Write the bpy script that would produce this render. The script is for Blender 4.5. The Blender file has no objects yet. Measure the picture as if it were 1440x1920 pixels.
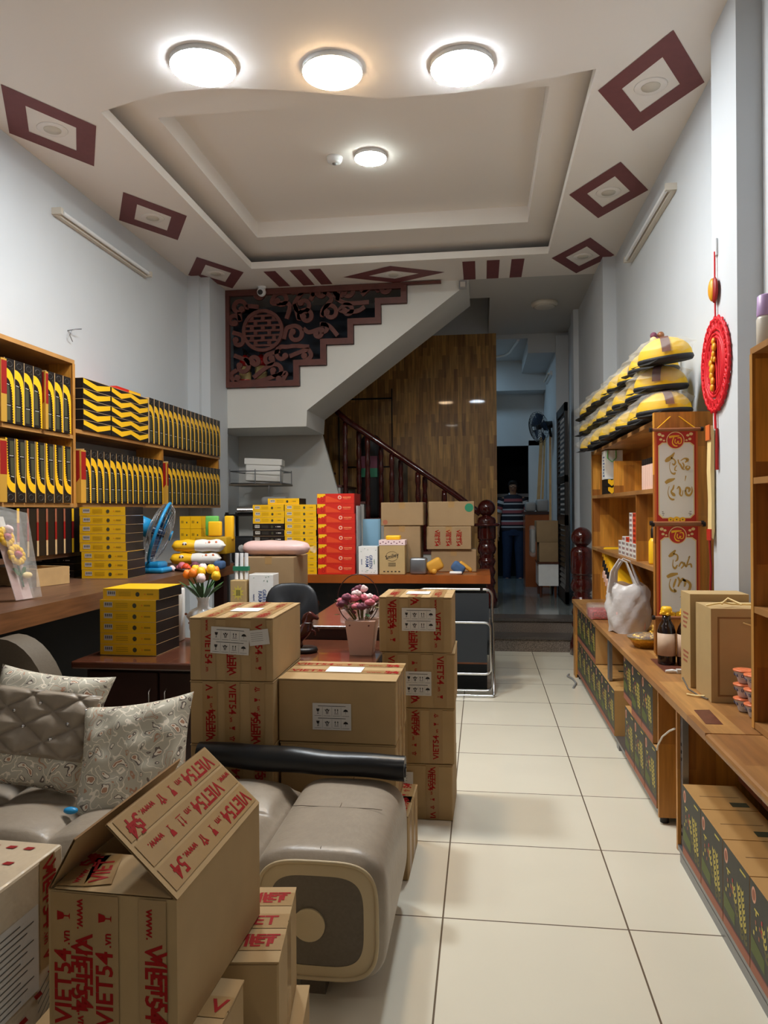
import bpy, bmesh, math, random
from mathutils import Matrix, Vector
random.seed(7)
S = bpy.context.scene
COL = S.collection
PI = math.pi

# ------------------------------------------------------------------ camera
cam_d = bpy.data.cameras.new('camera')
cam = bpy.data.objects.new('camera', cam_d)
COL.objects.link(cam)
cam_d.sensor_fit = 'AUTO'
cam_d.sensor_width = 36.0
cam_d.lens = 36.0 * 1387.0 / 1920.0
cam_d.clip_start = 0.05
_yaw, _pit, _rol = math.radians(7.56), math.atan(5.0 / 1387.0), math.radians(0.43)
_f = Vector((-math.sin(_yaw) * math.cos(_pit), math.cos(_yaw) * math.cos(_pit), -math.sin(_pit)))
_r = _f.cross(Vector((0, 0, 1))).normalized()
_u = _r.cross(_f)
_c, _s = math.cos(_rol), math.sin(_rol)
_r2 = _c * _r - _s * _u
_u2 = _s * _r + _c * _u
_m = Matrix((_r2, _u2, -_f)).transposed().to_4x4()
_m.translation = Vector((0, 0, 1.42))
cam.matrix_world = _m
S.camera = cam

# ------------------------------------------------------------------ exposure and world
S.view_settings.view_transform = 'Standard'
S.view_settings.look = 'None'
S.view_settings.exposure = 0.2
S.view_settings.gamma = 1.0
S.view_settings.use_curve_mapping = False
COOL = 175.0
WARM = 120.0
TRAY = 110.0
FRONT = 26.0
BACK = 34.0
w = bpy.data.worlds.new('world')
S.world = w
w.use_nodes = True
w.node_tree.nodes['Background'].inputs[0].default_value = (0.30, 0.36, 0.45, 1)
w.node_tree.nodes['Background'].inputs[1].default_value = 0.25

# ------------------------------------------------------------------ materials
MATS = {}
def lin(c):
    return tuple(((x / 255.0) / 12.92 if x / 255.0 <= 0.04045 else ((x / 255.0 + 0.055) / 1.055) ** 2.4) for x in c) + (1,)

def mat(name, rgb, rough=0.6, metal=0.0, noise=0.0, nscale=20.0, bump=0.0, bscale=60.0, alpha=1.0, trans=0.0, coat=0.0, spec=0.5, sub=0.0, ior=1.45):
    m = bpy.data.materials.new(name); m.use_nodes = True
    nt = m.node_tree; b = nt.nodes['Principled BSDF']
    c = lin(rgb)
    b.inputs['Base Color'].default_value = c
    b.inputs['Roughness'].default_value = rough
    b.inputs['Metallic'].default_value = metal
    b.inputs['Alpha'].default_value = alpha
    b.inputs['Transmission Weight'].default_value = trans
    b.inputs['Coat Weight'].default_value = coat
    b.inputs['IOR'].default_value = ior
    b.inputs['Specular IOR Level'].default_value = spec
    if noise > 0 or bump > 0:
        tc = nt.nodes.new('ShaderNodeTexCoord')
    if noise > 0:
        n = nt.nodes.new('ShaderNodeTexNoise'); n.inputs['Scale'].default_value = nscale; n.inputs['Detail'].default_value = 4
        nt.links.new(tc.outputs['Object'], n.inputs['Vector'])
        r = nt.nodes.new('ShaderNodeValToRGB')
        lo = tuple(max(0, x * (1 - noise)) for x in c[:3]) + (1,); hi = tuple(min(1, x * (1 + noise)) for x in c[:3]) + (1,)
        r.color_ramp.elements[0].color = lo; r.color_ramp.elements[1].color = hi
        r.color_ramp.elements[0].position = 0.3; r.color_ramp.elements[1].position = 0.7
        nt.links.new(n.outputs['Fac'], r.inputs['Fac']); nt.links.new(r.outputs['Color'], b.inputs['Base Color'])
    if bump > 0:
        n2 = nt.nodes.new('ShaderNodeTexNoise'); n2.inputs['Scale'].default_value = bscale; n2.inputs['Detail'].default_value = 3
        nt.links.new(tc.outputs['Object'], n2.inputs['Vector'])
        bp = nt.nodes.new('ShaderNodeBump'); bp.inputs['Strength'].default_value = bump; bp.inputs['Distance'].default_value = 0.01
        nt.links.new(n2.outputs['Fac'], bp.inputs['Height']); nt.links.new(bp.outputs['Normal'], b.inputs['Normal'])
    MATS[name] = m
    return m

def emit(name, rgb, strength):
    m = bpy.data.materials.new(name); m.use_nodes = True
    nt = m.node_tree; nt.nodes.clear()
    e = nt.nodes.new('ShaderNodeEmission'); o = nt.nodes.new('ShaderNodeOutputMaterial')
    e.inputs[0].default_value = tuple(rgb) + (1,); e.inputs[1].default_value = strength
    nt.links.new(e.outputs[0], o.inputs[0]); MATS[name] = m
    return m

def brickmat(name, c1, c2, mortar, bw, bh, axes='XY', off=0.5, msize=0.0, loc=(0, 0, 0), rough=0.4, grain=0.0, gscale=(4, 60, 4), bumpg=0.0, coat=0.0, spec=0.5):
    """planks, tiles and butcher-block boards: brick cells with their own tone, plus grain"""
    m = bpy.data.materials.new(name); m.use_nodes = True
    nt = m.node_tree; b = nt.nodes['Principled BSDF']; b.inputs['Roughness'].default_value = rough; b.inputs['Coat Weight'].default_value = coat
    b.inputs['Specular IOR Level'].default_value = spec
    tc = nt.nodes.new('ShaderNodeTexCoord'); sp = nt.nodes.new('ShaderNodeSeparateXYZ'); cb = nt.nodes.new('ShaderNodeCombineXYZ')
    nt.links.new(tc.outputs['Object'], sp.inputs[0])
    for i, a in enumerate(axes):
        nt.links.new(sp.outputs[a], cb.inputs[i])
    mp = nt.nodes.new('ShaderNodeMapping'); mp.inputs['Location'].default_value = loc
    nt.links.new(cb.outputs[0], mp.inputs[0])
    br = nt.nodes.new('ShaderNodeTexBrick')
    br.offset = off; br.squash = 1.0
    br.inputs['Scale'].default_value = 1.0; br.inputs['Brick Width'].default_value = bw; br.inputs['Row Height'].default_value = bh
    br.inputs['Mortar Size'].default_value = msize; br.inputs['Mortar Smooth'].default_value = 0.0; br.inputs['Bias'].default_value = 0.0
    br.inputs['Color1'].default_value = lin(c1); br.inputs['Color2'].default_value = lin(c2); br.inputs['Mortar'].default_value = lin(mortar)
    nt.links.new(mp.outputs[0], br.inputs['Vector'])
    last = br.outputs['Color']
    if grain > 0:
        mp2 = nt.nodes.new('ShaderNodeMapping'); mp2.inputs['Scale'].default_value = gscale
        nt.links.new(cb.outputs[0], mp2.inputs[0])
        n = nt.nodes.new('ShaderNodeTexNoise'); n.inputs['Scale'].default_value = 1.0; n.inputs['Detail'].default_value = 5
        nt.links.new(mp2.outputs[0], n.inputs['Vector'])
        mr = nt.nodes.new('ShaderNodeMapRange'); mr.inputs['From Min'].default_value = 0.3; mr.inputs['From Max'].default_value = 0.7
        mr.inputs['To Min'].default_value = 1 - grain; mr.inputs['To Max'].default_value = 1 + grain
        nt.links.new(n.outputs['Fac'], mr.inputs['Value'])
        vm = nt.nodes.new('ShaderNodeVectorMath'); vm.operation = 'SCALE'
        nt.links.new(last, vm.inputs[0]); nt.links.new(mr.outputs[0], vm.inputs['Scale'])
        last = vm.outputs[0]
        if bumpg > 0:
            bp = nt.nodes.new('ShaderNodeBump'); bp.inputs['Strength'].default_value = bumpg; bp.inputs['Distance'].default_value = 0.005
            nt.links.new(n.outputs['Fac'], bp.inputs['Height']); nt.links.new(bp.outputs['Normal'], b.inputs['Normal'])
    nt.links.new(last, b.inputs['Base Color'])
    MATS[name] = m
    return m

mat('wall_paint', (204, 208, 212), 0.7, noise=0.02, nscale=3, bump=0.02, bscale=200)
mat('wall_paint_blue', (120, 160, 185), 0.7)
mat('ceiling_paint', (240, 234, 228), 0.75)
mat('cove_paint', (196, 196, 200), 0.8)
mat('stair_paint', (220, 218, 212), 0.7, noise=0.03, nscale=2)
mat('maroon_paint', (120, 68, 70), 0.6, noise=0.05)
mat('beam_paint', (196, 194, 190), 0.75)
brickmat('floor_tile', (234, 227, 208), (231, 223, 203), (110, 96, 80), 0.6235, 0.5845, 'XY', 0.0, 0.0030, (0.145 + 0.6235 * 20, -2.567 + 0.5845 * 30, 0), rough=0.13, grain=0.02, gscale=(3, 3, 3), spec=0.5)
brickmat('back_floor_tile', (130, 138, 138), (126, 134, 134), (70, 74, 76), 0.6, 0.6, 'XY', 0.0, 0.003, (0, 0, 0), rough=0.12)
mat('granite', (120, 108, 98), 0.35, noise=0.75, nscale=160)
mat('granite_edge', (84, 78, 74), 0.3, noise=0.5, nscale=160)
brickmat('panel_wood', (196, 148, 78), (140, 98, 50), (86, 56, 26), 0.30, 0.052, 'ZX', 0.37, 0.0, (0, 0, 0), rough=0.5, grain=0.38, gscale=(3, 40, 3), coat=0.15, bumpg=0.4)
brickmat('pine_xy', (186, 138, 80), (150, 102, 56), (120, 74, 34), 0.34, 0.11, 'YX', 0.4, 0.0, (0, 0, 0), rough=0.42, grain=0.16, gscale=(4, 45, 4))
brickmat('pine_xz', (214, 148, 56), (150, 92, 32), (120, 74, 34), 0.36, 0.075, 'ZX', 0.4, 0.0, (0, 0, 0), rough=0.45, grain=0.2, gscale=(4, 50, 4))
brickmat('pine_yz', (200, 146, 72), (160, 106, 48), (120, 74, 34), 0.36, 0.09, 'ZY', 0.4, 0.0, (0, 0, 0), rough=0.45, grain=0.2, gscale=(4, 50, 4))
brickmat('counter_wood', (104, 72, 52), (84, 56, 40), (50, 34, 24), 0.9, 0.16, 'YX', 0.4, 0.0, (0, 0, 0), rough=0.42, grain=0.34, gscale=(4, 60, 4), coat=0.05)
brickmat('counter_edge', (126, 84, 54), (108, 70, 44), (60, 34, 20), 0.9, 0.3, 'YZ', 0.4, 0.0, (0, 0, 0), rough=0.32, grain=0.25, gscale=(5, 60, 4))
brickmat('bench_wood', (168, 92, 38), (150, 78, 30), (60, 34, 20), 1.2, 0.2, 'XY', 0.4, 0.0, (0, 0, 0), rough=0.28, grain=0.25, gscale=(5, 60, 30), coat=0.3)
brickmat('desk_wood', (92, 52, 36), (80, 44, 30), (50, 26, 16), 1.5, 0.3, 'XY', 0.4, 0.0, (0, 0, 0), rough=0.22, grain=0.25, gscale=(5, 60, 40), coat=0.3)
mat('desk_dark', (52, 28, 24), 0.35, noise=0.2, nscale=8)
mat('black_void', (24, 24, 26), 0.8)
mat('lacquer', (66, 18, 14), 0.15, coat=0.5, noise=0.3, nscale=12)
mat('screen_wood', (96, 52, 44), 0.5, noise=0.15, nscale=12)
mat('dark_glass', (28, 34, 44), 0.3)
mat('cardboard', (172, 142, 98), 0.75, noise=0.05, nscale=9, bump=0.06, bscale=12)
mat('cardboard_dull', (152, 126, 92), 0.8, noise=0.05, nscale=9)
mat('cardboard_edge', (140, 104, 64), 0.85)
mat('kraft', (184, 156, 108), 0.7, noise=0.03, nscale=15)
mat('tape_clear', (160, 128, 84), 0.28, noise=0.06, nscale=12)
mat('tape_red', (148, 14, 12), 0.6, spec=0.2)
mat('print_black', (28, 24, 24), 0.6)
mat('paper_white', (232, 230, 224), 0.6)
mat('label_grey', (206, 200, 192), 0.5)
mat('yellow_box', (236, 184, 22), 0.4, noise=0.03, nscale=10)
mat('yellow_dark', (176, 138, 20), 0.5)
mat('black_box', (30, 24, 22), 0.42)
mat('box_grey', (86, 84, 80), 0.5)
mat('box_tan', (210, 176, 130), 0.6)
mat('gold_print', (248, 192, 34), 0.38)
mat('gold_dim', (196, 150, 60), 0.4)
mat('red_box', (206, 42, 28), 0.45)
mat('red_print', (226, 74, 34), 0.5)
mat('red_deep', (150, 24, 20), 0.5)
mat('orange', (234, 120, 32), 0.5)
mat('white_plastic', (236, 238, 240), 0.35)
mat('grey_plastic', (150, 150, 150), 0.5)
mat('off_glass', (214, 206, 192), 0.4)
mat('leather', (152, 139, 123), 0.36, noise=0.06, nscale=30, bump=0.10, bscale=70)
mat('leather_dark', (98, 88, 75), 0.5, noise=0.08, nscale=120)
mat('leather_piping', (186, 166, 130), 0.45)
mat('stitch', (100, 86, 72), 0.7)
mat('black_vinyl', (18, 19, 22), 0.34, bump=0.25, bscale=9)
mat('black_leather', (34, 36, 40), 0.38)
mat('chrome', (210, 210, 212), 0.22, metal=1.0)
mat('steel', (140, 142, 146), 0.35, metal=0.8)
mat('canvas_grey', (48, 52, 56), 0.85)
mat('fan_blue', (34, 140, 196), 0.35)
mat('fan_blade', (40, 60, 90), 0.3)
mat('fan_black', (22, 22, 24), 0.35)
mat('pink_paper', (236, 196, 178), 0.6)
mat('pink_film', (226, 190, 186), 0.35, bump=0.3, bscale=20)
mat('pink_flower', (206, 110, 126), 0.6)
mat('pale_flower', (240, 214, 214), 0.6)
mat('dusk_flower', (120, 66, 84), 0.7)
mat('leaf', (52, 92, 46), 0.5)
mat('leaf_dry', (110, 104, 62), 0.6)
mat('tulip_yellow', (246, 196, 30), 0.5)
mat('ochre', (206, 150, 50), 0.7)
mat('tulip_orange', (244, 132, 34), 0.5)
mat('porcelain', (232, 232, 230), 0.15, noise=0.03, nscale=18)
mat('blue_print', (60, 84, 140), 0.4)
mat('bottle_glass', (30, 14, 10), 0.08, spec=0.7)
mat('bottle_label', (206, 176, 150), 0.6)
mat('gold_foil', (220, 172, 60), 0.25, metal=0.6, bump=0.6, bscale=60)
mat('bag_white', (224, 220, 218), 0.3, alpha=0.82, bump=0.5, bscale=25)
mat('film', (236, 236, 232), 0.08, alpha=0.20, bump=0.8, bscale=35)
mat('cap_yellow', (244, 198, 20), 0.6)
mat('cap_black', (34, 34, 36), 0.6)
mat('cap_brown', (110, 66, 50), 0.6)
mat('cap_orange', (232, 130, 80), 0.6)
mat('charm_red', (214, 16, 34), 0.55)
mat('charm_gold', (226, 158, 36), 0.4)
mat('scroll_field', (232, 230, 222), 0.6)
mat('scroll_red', (188, 44, 30), 0.5)
mat('scroll_orange', (216, 110, 50), 0.5)
mat('scroll_cream', (240, 214, 150), 0.5)
mat('scroll_ink', (186, 148, 66), 0.4)
mat('rod_wood', (150, 96, 60), 0.4)
mat('olive_print', (70, 70, 50), 0.5)
mat('green_print', (88, 100, 44), 0.55)
mat('kraft_warm', (186, 142, 84), 0.7, noise=0.05, nscale=9)
mat('stairwell_shade', (74, 80, 92), 0.8)  # shade of the unlit stairwell put into the wall colour
mat('inlay', (104, 60, 46), 0.4, noise=0.2, nscale=30)
mat('rust_print', (160, 96, 70), 0.55)
mat('slate_box', (50, 50, 42), 0.5, noise=0.1, nscale=30)
mat('wheat', (206, 188, 84), 0.5)
mat('seal', (220, 160, 130), 0.5)
mat('fan_cage', (170, 172, 176), 0.3, metal=0.7)
mat('lilac', (196, 164, 214), 0.4)
mat('green_pack', (110, 194, 96), 0.5)
mat('blue_cloth', (64, 92, 130), 0.8)
mat('skin', (180, 130, 100), 0.55)
mat('hair_dark', (22, 20, 20), 0.6)
mat('jeans', (40, 58, 92), 0.8, noise=0.1, nscale=30)
mat('shirt_navy', (36, 36, 48), 0.8)
mat('shirt_white', (200, 200, 204), 0.8)
mat('shirt_red', (170, 90, 96), 0.8)
mat('extinguisher_red', (176, 26, 26), 0.25)
mat('pale_wood', (196, 160, 110), 0.6, noise=0.1, nscale=12)
mat('green_accent', (40, 122, 90), 0.5)
mat('candy', (172, 50, 56), 0.5, noise=0.7, nscale=90)
mat('bowl_white', (206, 206, 212), 0.25)
mat('lid_orange', (232, 128, 84), 0.3, noise=0.25, nscale=60)
emit('lamp_cool', (0.84, 0.93, 1.0), COOL)
emit('lamp_warm', (1.0, 0.70, 0.40), WARM)
emit('lamp_tray', (0.90, 1.0, 0.95), TRAY)
emit('lamp_front', (1.0, 0.93, 0.82), FRONT)
emit('lamp_back', (0.50, 0.78, 1.0), BACK)

def brocade(name, bg, dark, cream, rust):
    """pale satin with curling floral figures"""
    m = bpy.data.materials.new(name); m.use_nodes = True
    nt = m.node_tree; b = nt.nodes['Principled BSDF']; b.inputs['Roughness'].default_value = 0.42
    tc = nt.nodes.new('ShaderNodeTexCoord')
    n0 = nt.nodes.new('ShaderNodeTexNoise'); n0.inputs['Scale'].default_value = 16; n0.inputs['Detail'].default_value = 2
    nt.links.new(tc.outputs['Object'], n0.inputs['Vector'])
    mx = nt.nodes.new('ShaderNodeVectorMath'); mx.operation = 'MULTIPLY_ADD'; mx.inputs[1].default_value = (0.085, 0.085, 0.085)
    nt.links.new(n0.outputs['Color'], mx.inputs[0]); nt.links.new(tc.outputs['Object'], mx.inputs[2])
    v = nt.nodes.new('ShaderNodeTexVoronoi'); v.inputs['Scale'].default_value = 26; v.feature = 'SMOOTH_F1'
    nt.links.new(mx.outputs[0], v.inputs['Vector'])
    r = nt.nodes.new('ShaderNodeValToRGB'); cr = r.color_ramp; cr.interpolation = 'CONSTANT'
    cr.elements[0].position = 0.0; cr.elements[0].color = lin(rust)
    cr.elements[1].position = 0.14; cr.elements[1].color = lin(cream)
    for p, c in ((0.22, dark), (0.27, bg), (0.42, cream), (0.46, bg), (0.60, rust), (0.63, bg)):
        e = cr.elements.new(p); e.color = lin(c)
    nt.links.new(v.outputs['Distance'], r.inputs['Fac'])
    nt.links.new(r.outputs['Color'], b.inputs['Base Color'])
    bp = nt.nodes.new('ShaderNodeBump'); bp.inputs['Strength'].default_value = 0.4; bp.inputs['Distance'].default_value = 0.01
    n2 = nt.nodes.new('ShaderNodeTexNoise'); n2.inputs['Scale'].default_value = 7
    nt.links.new(tc.outputs['Object'], n2.inputs['Vector'])
    nt.links.new(n2.outputs['Fac'], bp.inputs['Height']); nt.links.new(bp.outputs['Normal'], b.inputs['Normal'])
    MATS[name] = m
brocade('brocade', (198, 192, 174), (112, 100, 92), (246, 236, 218), (190, 144, 116))

# ------------------------------------------------------------------ mesh builder
_TXT = {}
def text_geo(s):
    if s not in _TXT:
        cu = bpy.data.curves.new('t', 'FONT'); cu.body = s; cu.size = 1.0; cu.align_x = 'CENTER'; cu.align_y = 'CENTER'
        cu.resolution_u = 2; cu.offset = 0.02
        o = bpy.data.objects.new('t', cu)
        COL.objects.link(o)
        dg = bpy.context.evaluated_depsgraph_get(); dg.update()
        me = bpy.data.meshes.new_from_object(o.evaluated_get(dg))
        _TXT[s] = ([v.co.copy() for v in me.vertices], [tuple(p.vertices) for p in me.polygons])
        bpy.data.meshes.remove(me)
        bpy.data.objects.remove(o); bpy.data.curves.remove(cu)
    return _TXT[s]

class MB:
    def __init__(s, M=None):
        s.v = []; s.f = []; s.m = []; s.sm = []; s.mats = []; s.M = M or Matrix()
    def at(s, M):
        s.M = M; return s
    def mi(s, name):
        if name not in s.mats: s.mats.append(name)
        return s.mats.index(name)
    def add(s, vs, fs, m, smooth=False):
        o = len(s.v); k = s.mi(m)
        for p in vs: s.v.append(tuple(s.M @ Vector(p)))
        for f in fs:
            s.f.append([o + i for i in f]); s.m.append(k); s.sm.append(smooth)
    def box(s, x0, x1, y0, y1, z0, z1, m, ms=None):
        vs = [(x0, y0, z0), (x1, y0, z0), (x1, y1, z0), (x0, y1, z0), (x0, y0, z1), (x1, y0, z1), (x1, y1, z1), (x0, y1, z1)]
        fs = [(0, 3, 2, 1), (4, 5, 6, 7), (0, 1, 5, 4), (2, 3, 7, 6), (3, 0, 4, 7), (1, 2, 6, 5)]  # bottom top -y +y -x +x
        if ms is None: s.add(vs, fs, m)
        else:
            for f, mm in zip(fs, ms): s.add([vs[i] for i in f], [(0, 1, 2, 3)], mm)
    def rbox(s, x0, x1, y0, y1, z0, z1, m, r=0.01, seg=2, smooth=True):
        bm = bmesh.new(); bmesh.ops.create_cube(bm, size=1.0)
        for v in bm.verts:
            v.co = Vector(((x0 + x1) / 2 + v.co.x * (x1 - x0), (y0 + y1) / 2 + v.co.y * (y1 - y0), (z0 + z1) / 2 + v.co.z * (z1 - z0)))
        r = min(r, 0.49 * min(x1 - x0, y1 - y0, z1 - z0))
        bmesh.ops.bevel(bm, geom=list(bm.edges), offset=r, segments=seg, affect='EDGES', profile=0.5)
        s.bm(bm, m, smooth)
    def bm(s, bm, m, smooth=False):
        bm.verts.index_update()
        s.add([v.co.copy() for v in bm.verts], [[v.index for v in f.verts] for f in bm.faces], m, smooth); bm.free()
    def quad(s, a, b, c, d, m): s.add([a, b, c, d], [(0, 1, 2, 3)], m)
    def poly(s, pts, m): s.add(pts, [tuple(range(len(pts)))], m)
    def prism(s, pts, a0, a1, m, plane='XY', smooth=False, mside=None):
        def P(p, a):
            return (p[0], p[1], a) if plane == 'XY' else ((p[0], a, p[1]) if plane == 'XZ' else (a, p[0], p[1]))
        n = len(pts)
        s.add([P(p, a0) for p in pts], [tuple(range(n))[::-1]], m)
        s.add([P(p, a1) for p in pts], [tuple(range(n))], m)
        s.add([P(p, a0) for p in pts] + [P(p, a1) for p in pts], [(i, (i + 1) % n, n + (i + 1) % n, n + i) for i in range(n)], mside or m, smooth)
    def cyl(s, p0, p1, r0, m, r1=None, n=14, caps=True, smooth=True):
        s.tube([p0, p1], [r0, r0 if r1 is None else r1], m, n, caps, smooth)
    def tube(s, pts, r, m, n=8, caps=True, smooth=True, closed=False, flat=1.0):
        P = [Vector(p) for p in pts]; k = len(P)
        R = r if isinstance(r, (list, tuple)) else [r] * k
        vs = []; nrm = None
        for i in range(k):
            if closed: t = (P[(i + 1) % k] - P[i - 1])
            else: t = (P[min(i + 1, k - 1)] - P[max(i - 1, 0)])
            if t.length < 1e-9: t = Vector((0, 0, 1))
            t.normalize()
            if nrm is None:
                nrm = t.orthogonal().normalized()
            nrm = (nrm - t * nrm.dot(t)); nrm = nrm.normalized() if nrm.length > 1e-6 else t.orthogonal().normalized()
            b = t.cross(nrm)
            for j in range(n):
                a = 2 * PI * j / n
                vs.append(P[i] + nrm * math.cos(a) * R[i] + b * math.sin(a) * R[i] * flat)
        fs = []
        for i in range(k if closed else k - 1):
            for j in range(n):
                fs.append((i * n + j, i * n + (j + 1) % n, ((i + 1) % k) * n + (j + 1) % n, ((i + 1) % k) * n + j))
        s.add(vs, fs, m, smooth)
        if caps and not closed:
            s.add(vs[:n], [tuple(range(n))[::-1]], m); s.add(vs[-n:], [tuple(range(n))], m)
    def lathe(s, prof, c, m, n=20, smooth=True, sx=1, sy=1):
        vs = []; k = len(prof)
        for r, z in prof:
            for j in range(n):
                a = 2 * PI * j / n; vs.append((c[0] + r * math.cos(a) * sx, c[1] + r * math.sin(a) * sy, c[2] + z))
        fs = [(i * n + j, i * n + (j + 1) % n, (i + 1) * n + (j + 1) % n, (i + 1) * n + j) for i in range(k - 1) for j in range(n)]
        fs.append(tuple(range(n))[::-1]); fs.append(tuple((k - 1) * n + j for j in range(n)))
        s.add(vs, fs, m, smooth)
    def ball(s, c, r, m, n=12, sc=(1, 1, 1), k=8):
        s.lathe([(r * math.sin(PI * max(0.02, min(0.98, i / k))), -r * math.cos(PI * i / k) * sc[2]) for i in range(k + 1)], c, m, n, True, sc[0], sc[1])
    def text(s, t, M, size, m):
        vs, fs = text_geo(t)
        s.add([M @ (v * size) for v in vs], fs, m)
    def grid(s, f, nu, nv, m, smooth=True):
        vs = [f(i / nu, j / nv) for i in range(nu + 1) for j in range(nv + 1)]
        s.add(vs, [(i * (nv + 1) + j, (i + 1) * (nv + 1) + j, (i + 1) * (nv + 1) + j + 1, i * (nv + 1) + j + 1) for i in range(nu) for j in range(nv)], m, smooth)
    def mesh(s, name):
        me = bpy.data.meshes.new(name)
        me.from_pydata(s.v, [], s.f)
        for n in s.mats: me.materials.append(MATS[n])
        me.polygons.foreach_set('material_index', s.m); me.polygons.foreach_set('use_smooth', s.sm)
        me.update()
        return me

def obj(name, mb, parent=None, label=None):
    o = bpy.data.objects.new(name, mb.mesh(name)); COL.objects.link(o)
    if parent is not None: o.parent = parent
    if label: o['label'] = label
    return o
def tag(o, label, cat, group=None):
    o['label'] = label; o['category'] = cat
    if group: o['group'] = group
    return o
def thing(name, label, cat, loc=(0, 0, 0), rz=0.0, group=None):
    o = bpy.data.objects.new(name, None); COL.objects.link(o); o.location = loc; o.rotation_euler = (0, 0, rz); o.empty_display_size = 0.05
    return tag(o, label, cat, group)
def single(name, mb, label, cat, group=None):
    """a thing that is one mesh built in room coordinates: its origin goes to its base"""
    o = obj(name, mb); me = o.data
    xs = [v.co.x for v in me.vertices]; ys = [v.co.y for v in me.vertices]; zs = [v.co.z for v in me.vertices]
    b = Vector(((min(xs) + max(xs)) / 2, (min(ys) + max(ys)) / 2, min(zs)))
    me.transform(Matrix.Translation(-b)); o.location = b
    return tag(o, label, cat, group)
def world(t):
    """builder whose room coordinates are turned into those of thing t"""
    return MB((Matrix.Translation(t.location) @ t.rotation_euler.to_matrix().to_4x4()).inverted())
def struct(name, mb, **k):
    o = obj(name, mb); o['kind'] = 'structure'
    return o
def dup(root, loc=None, rot=None, label=None, group=None):
    r = root.copy(); COL.objects.link(r)
    if loc is not None: r.location = loc
    if rot is not None: r.rotation_euler = rot
    if label: r['label'] = label
    if group: r['group'] = group
    for ch in list(root.children):
        c = ch.copy(); COL.objects.link(c); c.parent = r
        for g in list(ch.children):
            d = g.copy(); COL.objects.link(d); d.parent = c
    return r
ORD = ['zeroth', 'first', 'second', 'third', 'fourth', 'fifth', 'sixth', 'seventh', 'eighth', 'ninth', 'tenth', 'eleventh', 'twelfth', 'thirteenth', 'fourteenth', 'fifteenth', 'sixteenth', 'seventeenth', 'eighteenth', 'nineteenth', 'twentieth']
def nth(i, n, a, b):
    """i counts from 1; a names the first one, b the last"""
    return a if i == 1 else (b if i == n else ORD[i])
T = Matrix.Translation
def Rx(a): return Matrix.Rotation(a, 4, 'X')
def Ry(a): return Matrix.Rotation(a, 4, 'Y')
def Rz(a): return Matrix.Rotation(a, 4, 'Z')
def frame(o, u, v):
    """matrix taking x to u, y to v, z to their normal, at o"""
    u = Vector(u).normalized(); v = Vector(v).normalized(); n = u.cross(v)
    M = Matrix((u, v, n)).transposed().to_4x4(); M.translation = Vector(o)
    return M
# ================================================================== the room
LW, RW, CZ = -2.9, 1.25, 3.76
b = MB(); b.box(-3.1, 3.2, -3.0, 7.74, -0.1, 0, 'floor_tile'); struct('floor', b)
# raised floor of the back room and the two granite steps
b = MB()
b.box(-3.1, 1.3, 7.74, 12.2, 0, 0.28, 'granite'); b.box(-3.1, 1.3, 7.74, 12.1, 0.28, 0.29, 'back_floor_tile')
b.box(-3.1, 2.2, 12.1, 13.6, 0, 0.2, 'back_floor_tile')
struct('floor_back', b)
b = MB()
b.box(0.10, 1.12, 7.44, 7.76, 0.0, 0.125, 'granite'); b.box(0.10, 1.12, 7.42, 7.78, 0.125, 0.15, 'granite_edge')
b.box(0.10, 1.12, 7.70, 7.90, 0.15, 0.265, 'granite'); b.box(0.10, 1.12, 7.68, 7.98, 0.265, 0.295, 'granite_edge')
struct('trim_10', b)

# ceiling: lower ring with a curved front edge, cove, upper ring, centre field
arc = [(-2.2, 4.09), (-2.05, 4.04), (-1.89, 3.99), (-1.71, 3.95), (-1.46, 3.95), (-1.17, 4.0), (-0.89, 4.08), (-0.54, 4.19), (-0.14, 4.19), (0.18, 4.16), (0.62, 4.07)]
b = MB()
ex = [(LW - 0.1, 4.09)] + arc + [(RW + 0.1, 4.07)]
TA = 3.825
for (x0, y0), (x1, y1) in zip(ex, ex[1:]):
    b.quad((x0, -3.0, CZ), (x0, y0, CZ), (x1, y1, CZ), (x1, -3.0, CZ), 'ceiling_paint')
    b.quad((x0, -3.0, TA), (x0, y0, TA), (x1, y1, TA), (x1, -3.0, TA), 'cove_paint')
for (x0, y0), (x1, y1) in zip(arc, arc[1:]):
    b.quad((x0, y0, CZ), (x0, y0, TA), (x1, y1, TA), (x1, y1, CZ), 'ceiling_paint')
b.box(LW - 0.1, -2.2, 4.09, 7.62, CZ, TA, 'ceiling_paint')
b.box(0.62, RW + 0.1, 4.07, 7.62, CZ, TA, 'ceiling_paint')
b.box(-2.2, 0.62, 6.95, 7.62, CZ, TA, 'ceiling_paint')
# second ring, set back above the cove
for x0, x1, y0, y1 in ((-2.5, -2.01, 3.7, 7.5), (0.41, 0.85, 3.7, 7.5), (-2.01, 0.41, 6.53, 7.5), (-2.01, 0.41, 3.7, 4.45)):
    b.box(x0, x1, y0, y1, 3.90, 4.04, 'ceiling_paint')
b.box(LW - 0.1, RW + 0.1, 3.5, 7.62, 4.04, 4.10, 'ceiling_paint')
b.box(-2.52, -2.45, 3.6, 7.6, CZ + 0.06, 4.05, 'cove_paint'); b.box(0.83, 0.90, 3.6, 7.6, CZ + 0.06, 4.05, 'cove_paint')
b.box(-2.5, 0.9, 7.3, 7.37, CZ + 0.06, 4.05, 'cove_paint'); b.box(-2.5, 0.9, 3.6, 3.67, CZ + 0.06, 4.05, 'cove_paint')
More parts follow.
